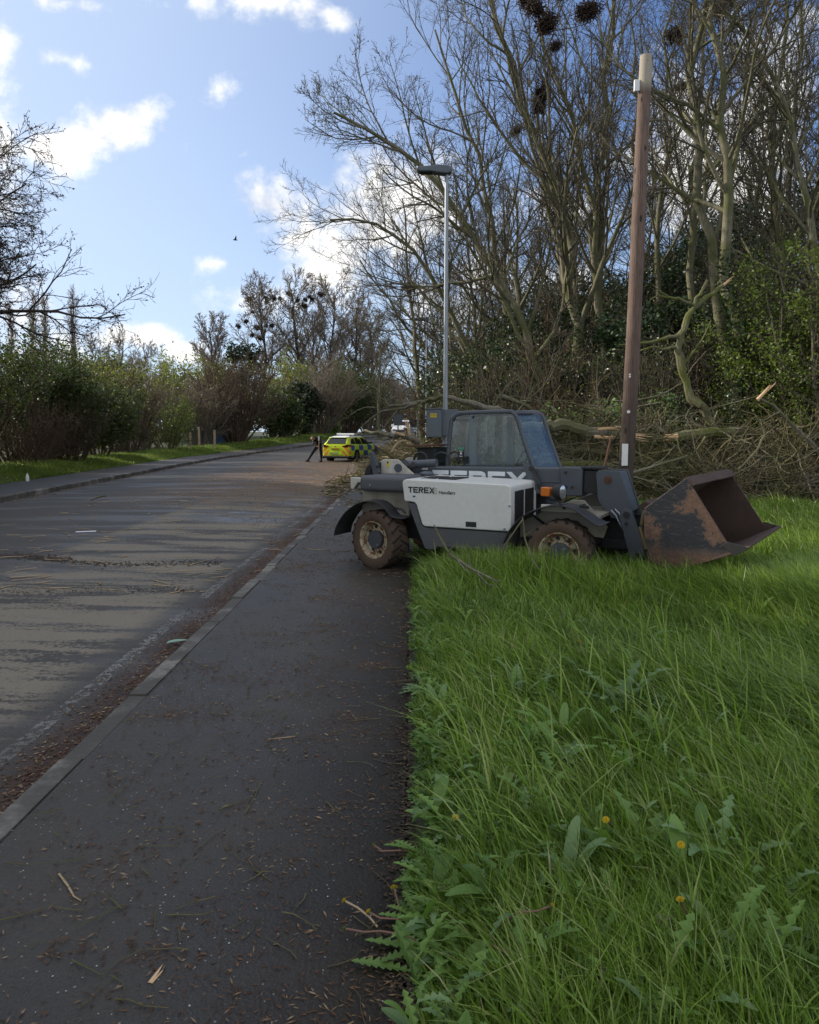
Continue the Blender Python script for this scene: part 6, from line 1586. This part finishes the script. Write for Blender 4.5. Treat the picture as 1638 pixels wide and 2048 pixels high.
bands = [(1.2, 3.2, 3.4, 54000), (3.2, 5.2, 5.0, 56000), (5.2, 8.0, 7.2, 62000), (8.0, 12, 10, 52000), (12, 18.5, 15, 48000)]
X, Y_, CL, OX, OY = [], [], [], [], []
off = 0
for y0, y1, xm, n in bands:
    nc = n // 22; cy = g.uniform(y0, y1, nc); cx = g.uniform(0, 1, nc) * (0.50 * cy + 1.8)
    k = g.integers(0, nc, n); ra = g.uniform(0, 6.28, n); rr = np.abs(g.normal(0, .055, n)) * (1 + .08 * cy[k]); wide = g.uniform(0, 1, n) > .6
    y = np.where(wide, g.uniform(y0, y1, n), cy[k] + rr * np.sin(ra)); x = np.where(wide, g.uniform(0, 1, n) * (0.50 * y + 1.8), cx[k] + rr * np.cos(ra))
    X.append(np.abs(x) + edge_r(y)); Y_.append(y); CL.append(k + off); OX.append(np.cos(ra) * np.where(wide, .15, 1)); OY.append(np.sin(ra) * np.where(wide, .15, 1)); off += nc
x = np.concatenate(X); y = np.concatenate(Y_); cl_ = np.concatenate(CL); ox = np.concatenate(OX); oy = np.concatenate(OY)
ch, ca, cm, ct = g.normal(0, 1, off), g.normal(0, 1, off), g.uniform(0, 1, off), g.normal(0, 1, off)
x = x + .07 * sn(x * 0, y, 4.5, 1.0) + .05 * sn(x * 0, y, 15, 2.0) + .04; ed = x - edge_r(y)
clump = sn(x, y, 1.3, .4) * .6 + sn(x, y, 3.7, 1.1) * .35 + ch[cl_] * .7
h = (0.175 + .10 * clump + g.normal(0, .045, len(x))) * (.30 + .70 * sm(0, .42 + .2 * sn(0 * y, y, 5, 3), ed))
# shorter trodden patch ahead of the wheel
pt2 = np.exp(-(((x - .95) / .7) ** 2 + ((y - 4.1) / 1.3) ** 2)); h *= 1 - .45 * pt2
h *= 1 + .35 * sm(1.8, 4, x) * (y < 9) + .5 * np.exp(-((y - 6.9) / .7) ** 2) * sm(.5, 1.3, x)
h *= 1 + .85 * np.exp(-(((-(x + .42) * math.sin(R(-26.5)) + (y - 8.9) * math.cos(R(-26.5))) + .45) / .42) ** 2) * sm(.9, 1.6, (x + .42) * math.cos(R(-26.5)) + (y - 8.9) * math.sin(R(-26.5)))
h = np.clip(h, .045, .56)
# keep clear of the machine's tyres
th_ = R(-26.5); lu = (x + .42) * math.cos(th_) + (y - 8.9) * math.sin(th_); lv = -(x + .42) * math.sin(th_) + (y - 8.9) * math.cos(th_)
h = np.where((lu > -.6) & (lu < 3.0) & (lv > .25) & (lv < 1.7), np.minimum(h, .12), h)
h = np.where((lu > 1.95) & (lu < 2.55) & (lv > -.02) & (lv < .3), .03, h); h = np.where((lu > -.4) & (lu < .4) & (lv > -.1), .03, h)
wd = 0.0058 * (1 + .13 * y) * g.uniform(.6, 1.3, len(x))
ang = 2.6 + .9 * sn(x, y, .8, 3.1) + .55 * ca[cl_] + g.normal(0, .5, len(x)); mag = np.clip(.30 + .35 * sn(x, y, .9, 4.4) + .5 * cm[cl_] + .25 * sm(1.2, 3, x) + g.normal(0, .2, len(x)), .02, 1.5)
mag = mag * (.45 + .55 * sm(0, .35, ed)); lean = np.stack([np.cos(ang) * mag + .55 * ox, np.sin(ang) * mag * .8 + .55 * oy], 1)
tint = np.clip(.42 + .14 * sn(x, y, 2.1, 5.) + .19 * ct[cl_] + g.normal(0, .26, len(x)) - .1 * pt2, 0, .9); tint = np.where(g.uniform(0, 1, len(x)) > .98, 1.3, tint)
blades('grass', x, y, h, wd, lean, 'grass', 'long windblown green grass in the foreground and under the telehandler', g, tint)
# seeding longer stalks
n = 4200; y = g.uniform(1.3, 11, n); x = .25 + g.uniform(0, 1, n) * (.5 * y + 1.2) 
clm = (sn(x, y, .9, 4.4) + .5 * sn(x, y, 2.4, 1)) > -.1; x, y = x[clm], y[clm]; n = len(x)
ang = 2.75 + g.normal(0, .9, n); mg = g.uniform(.2, 1.3, n)
blades('tall_grass', x, y, g.uniform(.28, .52, n), g.uniform(.005, .012, n) * (1 + .06 * y), np.stack([np.cos(ang) * mg, np.sin(ang) * mg * .7], 1), 'grass', 'longest wide grass blades leaning left over the shorter grass', g, g.uniform(.35, 1.0, n))
# left verge grass and a far strip on the right
n = 60000; y = 14 + 70 * g.uniform(0, 1, n) ** 1.4; l = np.abs(g.normal(0, 1.6, n)); x = LE(y) - FW_L - l + .12
h = (.12 + .10 * sn(x, y, .8, 1) + .05 * l + g.normal(0, .04, n)).clip(.05, .5)
ang = g.uniform(0, 6.28, n); blades('verge_grass', x, y, h, .012 + .0006 * y, np.stack([np.cos(ang), np.sin(ang)], 1) * .5 + np.array([.25, 0]), 'verge_grass', 'bright grass strip along the left footway', g, np.clip(.45 + .2 * sn(x, y, 1, 2) + g.normal(0, .2, n), 0, 1.1))
n = 16000; y = g.uniform(9.5, 16.5, n); x = 4.5 + g.uniform(0, 1, n) * 9
blades('sunlit_grass', x, y, (.24 + .1 * sn(x, y, 1.5, 2) + g.normal(0, .05, n)).clip(.06, .5), .010 + 0 * x, np.stack([-.4 + g.normal(0, .3, n), g.normal(0, .3, n)], 1), 'verge_grass', 'brighter grass beyond the bucket at the foot of the branch heap', g, np.clip(.2 + g.normal(0, .2, n), 0, 1))

# clover and small leaves among the grass, thickest along the path edge
n = 10000; y = 1.3 + 9 * g.uniform(0, 1, n) ** 1.3; e = np.abs(g.normal(0, .13, n)); far_ = g.uniform(0, 1, n) > .38
x = np.where(far_, g.uniform(0, 1, n) * (.5 * y + .6), e - .03)
ok = ((sn(x, y, 3, 2) > -.1) & far_) | ((sn(x, y, 4.5, 2) > -.05) & ~far_); x, y, e = x[ok], y[ok], e[ok]; n = len(x)
z = gz(x, y) + g.uniform(.008, .11, n) * (.2 + sm(0, .3, x))
x = x + .03 + .03 * sn(x * 0, y, 4.5, 1.0); c = np.stack([x, y, z], 1); A_ = g.uniform(0, 6.28, n); V = []; F_ = []
s = g.uniform(.008, .020, n)
for k in range(3):
    a = A_ + k * 2.094; d = np.stack([np.cos(a), np.sin(a), g.uniform(-.1, .35, n)], 1); p = np.stack([-np.sin(a), np.cos(a), np.zeros(n)], 1)
    S_ = s[:, None]
    V.append(np.stack([c, c + d * S_ * .6 + p * S_ * .55, c + d * S_ * 1.1 + p * S_ * .3, c + d * S_ * .95, c + d * S_ * 1.1 - p * S_ * .3, c + d * S_ * .6 - p * S_ * .55], 1))
V = np.concatenate(V); tag(np_mesh('clover', V.reshape(-1, 3), [np.arange(len(V) * 6).reshape(-1, 6)], M['clover']), 'small round clover and weed leaves between the grass blades', 'ground cover', kind='stuff')

# ------------------------------------------------------------------ individual weeds
def gnd(px, py, z=0.0):
    a = at(px, py, 1.0); d = a - Vector((0, 0, CAM_H)); t = (z - CAM_H) / d.z
    return Vector((0, 0, CAM_H)) + d * t
def leaf_strip(mb, base, az, L, W, lift, lobes, droop=.5, twist=0.0, tip=.9):
    """a leaf with a mid rib; lobes>0 gives a toothed outline"""
    base = Vector(base); d = Vector((math.cos(az), math.sin(az), 0)); s = Vector((-math.sin(az), math.cos(az), 0))
    n = lobes * 2 + 2 if lobes else 8; L_, C_, R_ = [], [], []
    for i in range(n + 1):
        t = i / n; env = (math.sin(math.pi * min(1, t ** .75 * tip + .05)) ** .8) * W / 2
        if lobes: env *= (1.15 if i % 2 else .38) * (.45 + .75 * t if t < .85 else 1)
        c = base + d * (L * t * (1 - .15 * lift)) + Vector((0, 0, L * (lift * t - droop * lift * t * t) + .006))
        back = d * (-L / n * .7 if (lobes and i % 2) else 0)
        s2 = (s + Vector((0, 0, .25))).normalized(); s3 = (-s + Vector((0, 0, .25))).normalized()
        L_.append(c + s2 * env + back); R_.append(c + s3 * env + back); C_.append(c)
    vs = L_ + C_ + R_; m = n + 1
    mb.add(vs, [(i, i + 1, m + i + 1, m + i) for i in range(n)] + [(m + i, m + i + 1, 2 * m + i + 1, 2 * m + i) for i in range(n)])
def head(mb_p, mb_g, c, r, d):
    d = Vector(d).normalized(); a = d.orthogonal().normalized(); b = d.cross(a); c = Vector(c)
    for ring, (k, rr, up) in enumerate(((14, 1.0, .25), (11, .75, .5), (8, .45, .7))):
        for i in range(k):
            t = 2 * math.pi * i / k + ring * .3; o = a * math.cos(t) + b * math.sin(t); q = (-a * math.sin(t) + b * math.cos(t)) * r * .16
            e = c + o * r * rr + d * r * up
            mb_p.add([c + d * r * .1 - q * .6, c + d * r * .1 + q * .6, e + q, e - q], [(0, 1, 2, 3)])
    mb_g.cyl(c - d * r * .5, c + d * r * .15, r * .2, r * .42, 8)
def dandelion(pos, label, nl=9, L=.16, seed=0, stems=(), lobes=6, W=.045, lift=.55, mat_='weed', name='dandelion', cat='plant', az=None):
    random.seed(seed); root = empty(name, pos, 0, label, cat)
    mb = MB()
    for k in range(nl):
        a = (2 * math.pi * k / nl + random.uniform(-.3, .3)) if az is None else az + random.uniform(-.9, .9)
        leaf_strip(mb, (0, 0, 0), a, L * random.uniform(.7, 1.2), W * random.uniform(.8, 1.2), lift * random.uniform(.4, 1.3), lobes)
    mb.build('leaves', M[mat_], root)
    for pts, kind in stems:
        P = [Vector(p) - Vector(pos) for p in pts]
        Q = [tuple(p) for p in P]
        s_ = MB().tube([Vector(q) for q in Q], [.0032] * len(Q), 6).build('stem', M['stem_red'], root, smooth=True)
        d = (P[-1] - P[-2]).normalized() + Vector((0, 0, .5))
        if kind:
            a_, b_ = MB(), MB(); head(a_, b_, P[-1], .013 if kind == 'open' else .010, d)
            if kind == 'open': a_.build('flower', M['petal'], root)
            else: a_.build('faded_flower', M['weed'], root)
            b_.build('sepals', M['weed'], root)
    return root
def G(px, py, z=0.0): return tuple(gnd(px, py, z))
dandelion(G(850, 1905), 'lowest dandelion at the path edge, its reddish stem lying over the tarmac', 8, .17, 1,
          [((G(850, 1890), G(800, 1868, .05), G(760, 1862, .04), G(728, 1864, .03), G(690, 1857, .035)), 'shut')], lift=.35)
mb = MB(); leaf_strip(mb, (0, 0, 0), math.pi - .15, .20, .06, .16, 8); o = mb.build('dandelion_leaf', M['weed']); o.location = G(828, 1948); tag(o, 'single long toothed dandelion leaf lying out over the dark path, lowest at the edge', 'leaf')
dandelion(G(838, 1850), 'dandelion with a stem over the path and half-open yellow bud', 9, .15, 2, [((G(830, 1845), G(790, 1838, .03), G(760, 1836, .03), G(738, 1824, .035)), 'open')])
o = empty('dandelion_flower', G(755, 1854), 0, 'picked yellow dandelion with pale stem lying on the path, furthest left', 'flower')
P0 = Vector(G(755, 1854)); ps = [Vector(G(755, 1854, .006)) - P0, Vector(G(740, 1835, .02)) - P0, Vector(G(715, 1815, .03)) - P0, Vector(G(690, 1802, .03)) - P0]
MB().tube(ps, .0036, 6).build('stem', M['pale_wood'], o, smooth=True); a_, b_ = MB(), MB(); head(a_, b_, ps[-1], .014, (-.8, .3, .5)); a_.build('petals', M['petal'], o); b_.build('sepals', M['weed'], o)
dandelion(G(842, 1712), 'dandelion with a closed bud on a reddish stem, uppermost at the path edge', 8, .14, 3, [((G(835, 1705), G(800, 1701, .04), G(765, 1702, .04), G(748, 1690, .05)), 'shut')])
dandelion(G(826, 1840), 'dandelion with a short upright yellow flower just at the path edge', 6, .13, 4, [((G(822, 1835), G(800, 1818, .03), G(788, 1776, .03)), 'open')])
dandelion(G(985, 1890), 'dandelion with a long reddish stem arching right to a yellow head in the grass', 8, .18, 5,
          [((G(985, 1885, .02), G(1000, 1850, .14), G(1035, 1825, .20), G(1075, 1822, .20), G(1103, 1812, .21)), 'open'), ((G(955, 1885, .1), G(985, 1890, .12), G(1035, 1920, .10)), 'shut')], lift=.8)
dandelion(G(912, 1680), 'upright dandelion with yellow head near the path edge', 7, .16, 6, [((G(905, 1690), G(908, 1650, .08), G(911, 1635, .17)), 'open')], lift=.9)
dandelion(G(905, 1860), 'leafy dandelion clump between two stems at the grass edge', 12, .22, 7, lift=1.0)
dandelion(G(880, 1790), 'leafy dandelion clump with faded heads beside the path edge', 12, .20, 8, [((G(880, 1785), G(885, 1775, .1), G(893, 1765, .16)), 'shut')], lift=.9)
dandelion(G(925, 1960), 'dandelion clump low at the edge above the bottom of the view', 12, .20, 9, lift=.8)
dandelion(G(1365, 1700), 'yellow dandelion alone in the long grass right of centre', 6, .18, 10, [((G(1362, 1705), G(1362, 1680, .16), G(1362, 1690, .27)), 'open')], lift=1.0)
dandelion(G(1380, 1870), 'dandelion on a tall pale stem in the lower right grass', 6, .2, 11, [((G(1400, 1880), G(1385, 1850, .16), G(1361, 1800, .24)), 'open')], lift=1.0)
dandelion(G(1150, 1290), 'pair of yellow dandelions in the middle of the grass', 8, .2, 12, [((G(1155, 1300), G(1150, 1290, .15), G(1152, 1262, .20)), 'open'), ((G(1160, 1300), G(1162, 1300, .15), G(1160, 1282, .19)), 'open')], lift=1.0)
dandelion(G(1215, 1660), 'drooping pale dandelion bud in the middle of the grass', 5, .16, 13, [((G(1228, 1670), G(1224, 1650, .14), G(1212, 1640, .22)), 'open')], lift=1.0)
dandelion(G(1245, 1430), 'toothed weed with broad lobed leaves in mid grass', 12, .34, 14, lift=1.3, W=.08, lobes=5, mat_='silver_weed', name='weed')
dandelion(G(1300, 1740), 'toothed leafy weed right of centre', 8, .30, 15, lift=1.3, W=.07, lobes=4, name='weed')
dandelion(G(1430, 1770), 'large pale toothed leaves at the right', 6, .34, 16, lift=1.3, W=.07, lobes=6, name='weed', mat_='silver_weed')
dandelion(G(852, 1382), 'flat silver-green rosette at the path edge', 13, .20, 17, lift=.22, W=.055, lobes=5, mat_='silver_weed', name='weed')
dandelion(G(1375, 1335), 'flattened pale weed in the grass below the bucket', 14, .28, 18, lift=.35, W=.05, lobes=4, mat_='silver_weed', name='weed')
docks = [(1040, 1400, .26, 'dock with two upright leaves right of the silver rosette'), (1125, 1480, .22, 'dock with narrow upright leaves in mid grass'), (1310, 1480, .24, 'dock with broad leaves right of the toothed weed'),
         (880, 1440, .2, 'dock leaf standing close to the path edge'), (1120, 1530, .22, 'flattened dock leaves in the laid grass'), (1420, 1680, .22, 'dock leaf by the lone yellow dandelion'), (1130, 1800, .24, 'single upright dock leaf right of the arching stem'),
         (1180, 1310, .2, 'small bright dock below the pair of dandelions'), (1240, 1500, .22, 'dock between the toothed weed and the laid grass'), (1480, 1960, .24, 'dock leaf at the lower right'), (1600, 1420, .24, 'dock near the right edge'), (1000, 1620, .18, 'small dock in the darker middle grass')]
for i, (px, py, L, lb) in enumerate(docks):
    dandelion(G(px, py), lb, 5, L, 40 + i, lift=1.6, W=.05, lobes=0, name='dock_plant', mat_='weed' if i % 3 else 'silver_weed')
for i, (px, py, z, lb) in enumerate([(1325, 1930, .16, 'purple dead-nettle nearest the two yellow buds'), (1185, 1980, .13, 'purple dead-nettle left of the others at the bottom'), (1197, 2020, .13, 'purple dead-nettle almost at the bottom of the view'),
                                     (1310, 2060, .13, 'purple dead-nettle cut by the bottom right'), (1250, 1985, .10, 'small purple dead-nettle between the others')]):
    random.seed(70 + i); root = empty('dead_nettle', G(px, py), 0, lb, 'plant', 'purple dead-nettles in the foreground')
    MB().tube([(0, 0, 0), (.01, 0, z * .5), (0, .01, z)], .0028, 6).build('stem', M['stem_red'], root, smooth=True)
    lm, fm = MB(), MB()
    for lv in range(5):
        for k in range(4): leaf_strip(lm if lv < 3 else fm, (0, 0, z * (.45 + .13 * lv)), k * 1.57 + lv * .78, .032 - .003 * lv, .024, -.3, 0, 0)
    lm.build('leaves', M['clover'], root); fm.build('flower', M['purple'], root)

random.seed(12); mb = MB(); mb2 = MB()
for k in range(1000):
    yy_ = 1.5 + 7.5 * random.random() ** 1.5; edge_ = random.random() < .5
    xx_ = (abs(random.gauss(0, .14)) + .11 if edge_ else random.random() * (.5 * yy_ + .5))
    L = random.uniform(.05, .17); lb_ = random.choice((0, 4, 5, 3)); a0 = random.uniform(0, 6.28)
    for q in range(random.choice((1, 2, 3))):
        leaf_strip(mb if random.random() < .75 else mb2, (xx_, yy_, random.uniform(.0, .03) if edge_ else random.uniform(.02, .17)), a0 + q * random.uniform(.6, 1.6), L, L * random.uniform(.22, .42), random.uniform(.4, 1.6), lb_, random.uniform(.3, .8))
for b_, m_, nm_, lb_ in ((mb, 'weed', 'low_weeds', 'small broad-leaved weeds mixed through the grass'), (mb2, 'silver_weed', 'pale_weeds', 'small greyish weed leaves mixed through the grass')):
    o = b_.build(nm_, M[m_]); tag(o, lb_, 'ground cover', kind='stuff')

# ------------------------------------------------------------------ litter on the path and road
def flakes(name, x, y, z, s, asp, material, label, g, cat='litter', up=.85):
    n = len(x); a = g.uniform(0, 6.28, n); d = np.stack([np.cos(a), np.sin(a), g.normal(0, .12, n)], 1); p = np.stack([-np.sin(a), np.cos(a), g.normal(0, .2, n)], 1)
    c = np.stack([x, y, z], 1); S_ = s[:, None]
    V = np.stack([c - d * S_, c + p * S_ * asp, c + d * S_, c - p * S_ * asp, c + np.array([0, 0, 1]) * S_ * .25], 1)
    b = np.arange(n)[:, None] * 5
    o = np_mesh(name, V.reshape(-1, 3), [np.concatenate([b + np.array([0, 1, 4]), b + np.array([1, 2, 4]), b + np.array([2, 3, 4]), b + np.array([3, 0, 4])])], M[material])
    return tag(o, label, cat, kind='stuff')
g = np.random.default_rng(17)
def rzv(x, y):
    k = np.clip((x - LE(y)) / (RE(y) - LE(y)), 0, 1); return zr(y) + RZ + .06 * np.sin(np.pi * k) - .02
n = 11000; y = 1.2 + 14 * g.uniform(0, 1, n) ** 1.6; x = RE(y) + .15 + g.uniform(0, 1, n) * 1.62
keep = (sn(x, y, 5, 1) + sn(x, y, 13, 2)) > .25 + g.normal(0, .25, n); 
flakes('leaf_litter_on_path', x[keep], y[keep], 0 * x[keep] + .004, g.uniform(.003, .012, keep.sum()) * (1 + .07 * y[keep]), .35, 'litter', 'scraps of bark, leaf and twig strewn over the dark footway', g)
nc = 150; cy = 1.4 + 13 * g.uniform(0, 1, nc) ** 1.4; cx = RE(cy) + .2 + g.uniform(0, 1, nc) ** .8 * 1.55; k = g.integers(0, nc, 9000); sz = g.uniform(.03, .13, nc) * (1 + .06 * cy)
x = cx[k] + g.normal(0, 1, 9000) * sz[k] * 1.5; y = cy[k] + g.normal(0, 1, 9000) * sz[k]; keep = (x > RE(y) + .13) & (x < edge_r(y) + .02); x, y = x[keep], y[keep]
flakes('litter_clusters', x, y, .003 + g.uniform(0, .006, len(x)), g.uniform(.004, .016, len(x)) * (1 + .05 * y), .18, 'litter', 'little drifts of shredded bark and twig on the footway', g)
n = 800; y = 1.2 + 10 * g.uniform(0, 1, n) ** 1.5; x = RE(y) + .15 + g.uniform(0, 1, n) * 1.6
flakes('grit', x, y, 0 * x + .003, g.uniform(.0015, .0042, n), .8, 'grit', 'pale grit on the dark footway', g)
n = 12000; y = 1.5 + 26 * g.uniform(0, 1, n) ** 1.4; x = RE(y) - np.abs(g.normal(0, .17, n)) - .01; 
flakes('gutter_leaves', x, y, rzv(x, y) + .006 + .02 * np.exp(-(RE(y) - x) / .08) * g.uniform(0, 1, n), g.uniform(.006, .018, n), .45, 'litter', 'brown rotted leaves filling the gutter along the right kerb', g)
n = 9000; y = 10 + 36 * g.uniform(0, 1, n); x = RE(y) - g.uniform(-.2, 1, n) ** 1 * 5.2 * sm(9, 24, y)
keep = (sn(x * .5, y, 2.2, 1) + .6 * sn(x, y, 6, 2)) > g.normal(.1, .4, n); x, y = x[keep], y[keep]
flakes('wood_chips', x, y, rzv(x, y) + .008, g.uniform(.008, .03, len(x)), .4, 'chips', 'wood chips and bark spread across the road by the heap', g)
n = 1700; y = 9 + 1.6 * g.normal(0, .35, n) + 0 * g.uniform(0, 1, n); x = g.uniform(-7.5, -2.5, n); y = 9.9 + .18 * np.sin(x * 2) + g.normal(0, .10, n) - .12 * (x + 5)
flakes('mud_clods', x, y, rzv(x, y) + .004, g.uniform(.006, .022, n) * (1 + 1.0 * (sn(x, y, 2.5, 1) > .35)), .7, 'soil', 'line of dark mud clods and moss lying across the near lane', g, 'mud')
n = 1500; x = g.uniform(-8, -2.4, n); y = 8.0 + .15 * np.sin(x * 1.7) + g.normal(0, .10, n)
flakes('mud_line', x, y, rzv(x, y) + .004, g.uniform(.005, .014, n), .7, 'soil', 'second thinner dark mud line nearer the viewer', g, 'mud')
n = 2500; y = 15 + 60 * g.uniform(0, 1, n); x = LE(y) + np.abs(g.normal(0, .2, n)) + .02
flakes('gutter_leaves_left', x, y, rzv(x, y) + .008, g.uniform(.015, .04, n), .5, 'litter', 'dark leaves in the gutter of the left kerb', g)
n = 5000; y = 1.2 + 9 * g.uniform(0, 1, n) ** 1.3; x = edge_r(y) + .02 - np.abs(g.normal(0, .045, n)) * (1 + .9 * sn(0 * y, y, 6, 1))
flakes('edge_soil', x, y, .002 + g.uniform(0, .008, n), g.uniform(.004, .014, n), .6, 'soil', 'crumbs of dark soil and moss where the grass meets the footway', g, 'soil')
for nm_, N_, reg, L_, sd, lb in (('twig_litter_on_path', 520, (-1.62, .05, 1.3, 14), (.03, .2), 91, 'thin twigs scattered on the footway'), ('twig_litter_on_road', 420, (-7.5, -1.9, 8, 34), (.08, .45), 92, 'twigs scattered on the road')):
    g = np.random.default_rng(sd); x = g.uniform(reg[0], reg[1], N_); y = reg[2] + (reg[3] - reg[2]) * g.uniform(0, 1, N_) ** 1.4
    z = (rzv(x, y) if sd == 92 else 0 * x) + .008; a = g.uniform(0, 6.28, N_)
    P_ = grow(np.stack([x, y, z], 1), np.stack([np.cos(a), np.sin(a), 0 * a], 1), g.uniform(*L_, N_), 4, .22, 0, g); P_[..., 2] = z[:, None] + g.uniform(0, .006, (N_, 1))
    v, f = tubes(P_, taper_r(g.uniform(.0012, .0035, N_) * (1 if sd == 91 else 2.4), 5, .5), 4)
    tag(np_mesh(nm_, v, [f], M['pale_wood' if sd == 92 else 'brush']), lb, 'twigs', kind='stuff')
# larger single bits
def twig(px, pts, label, mt='pale_wood', r=.004, z=0.0):
    P = [Vector(G(*p)) for p in pts]; o = MB().tube([p - P[0] + Vector((0, 0, r)) for p in P], [r, r * 1.1, r * .8, r * .4][:len(P)] if len(P) <= 4 else r, 6).build('twig', M[mt], smooth=True)
    o.location = P[0]; tag(o, label, 'twig'); return o
twig(0, [(118, 1750), (135, 1772), (148, 1795), (162, 1803)], 'bent twig with a pale snapped end on the lower left of the path')
twig(0, [(490, 1630), (508, 1598), (522, 1566), (525, 1562)], 'thin dark twig lying on the middle of the path', 'brush', .003)
twig(0, [(498, 1720), (510, 1742), (545, 1765)], 'hair-thin curved twig right of centre on the path', 'brush', .0022)
twig(0, [(535, 1480), (560, 1477), (590, 1474)], 'short pale twig lying level across the path', 'pale_wood', .003)
twig(0, [(612, 1098), (640, 1101), (660, 1099)], 'pale curved stick on the path left of the rear wheel', 'pale_wood', .006)
twig(0, [(183, 1002), (196, 996), (212, 993)], 'forked stick lying on the left lane of the road', 'brush', .02)
o = MB().prism([(-.012, 0), (.012, .001), (.006, .06), (.0, .092), (-.006, .06)], 0, .002).prism([(.006, 0), (.014, .001), (.022, .06), (.020, .07), (.012, .05)], .002, .004).build('dry_grass_blade', M['split_wood'])
o.location = G(300, 1965, .004); o.rotation_euler = (R(-86), 0, R(-12)); o.scale = (.6, .6, .8); tag(o, 'pale yellow dry blade lying on the bottom left of the path', 'dry blade')
mb = MB(); leaf_strip(mb, (0, 0, 0), .35, .17, .075, .12, 0, .6); o = mb.build('crumpled_wrapper', M['green_litter']); o.location = Vector(G(333, 1290, -.09)) + Vector((0, 0, .01)); tag(o, 'crumpled mint-green wrapper lying in the gutter against the right kerb', 'litter')
o = MB().box(-.16, .16, -.05, .05, 0, .012).build('flat_white_scrap', M['white'], bevel=.004); o.location = Vector(G(172, 1064, -.06)); o.rotation_euler = (0, 0, .3); tag(o, 'flat white scrap lying on the centre of the road', 'litter')
o = MB().box(-.10, .10, -.04, .04, 0, .012).build('pale_scrap', M['pale_wood'], bevel=.004); o.location = Vector(G(368, 1002, -.06)); o.rotation_euler = (0, 0, -.3); tag(o, 'pale scrap of wood further up the centre of the road', 'litter')
# dug clod of earth hanging in the grass right of the bucket
g = np.random.default_rng(3); c0 = at(1590, 1075, 7.6)
vv = norm(g.normal(0, 1, (260, 3))); import bmesh
bm = bmesh.new(); bmesh.ops.create_icosphere(bm, subdivisions=3, radius=.10)
for v in bm.verts: v.co *= 1 + .35 * math.sin(v.co.x * 40) * math.sin(v.co.y * 35 + 1) + .25 * math.sin(v.co.z * 60 + v.co.x * 20)
me = bpy.data.meshes.new('earth_clod'); bm.to_mesh(me); bm.free(); me.materials.append(M['soil'])
o = obj_of('earth_clod', me); o.location = (c0.x + .12, c0.y + .5, .14); o.scale = (1.1, .9, 1.0); tag(o, 'dark clod of turned earth in the grass right of the bucket', 'earth clod')
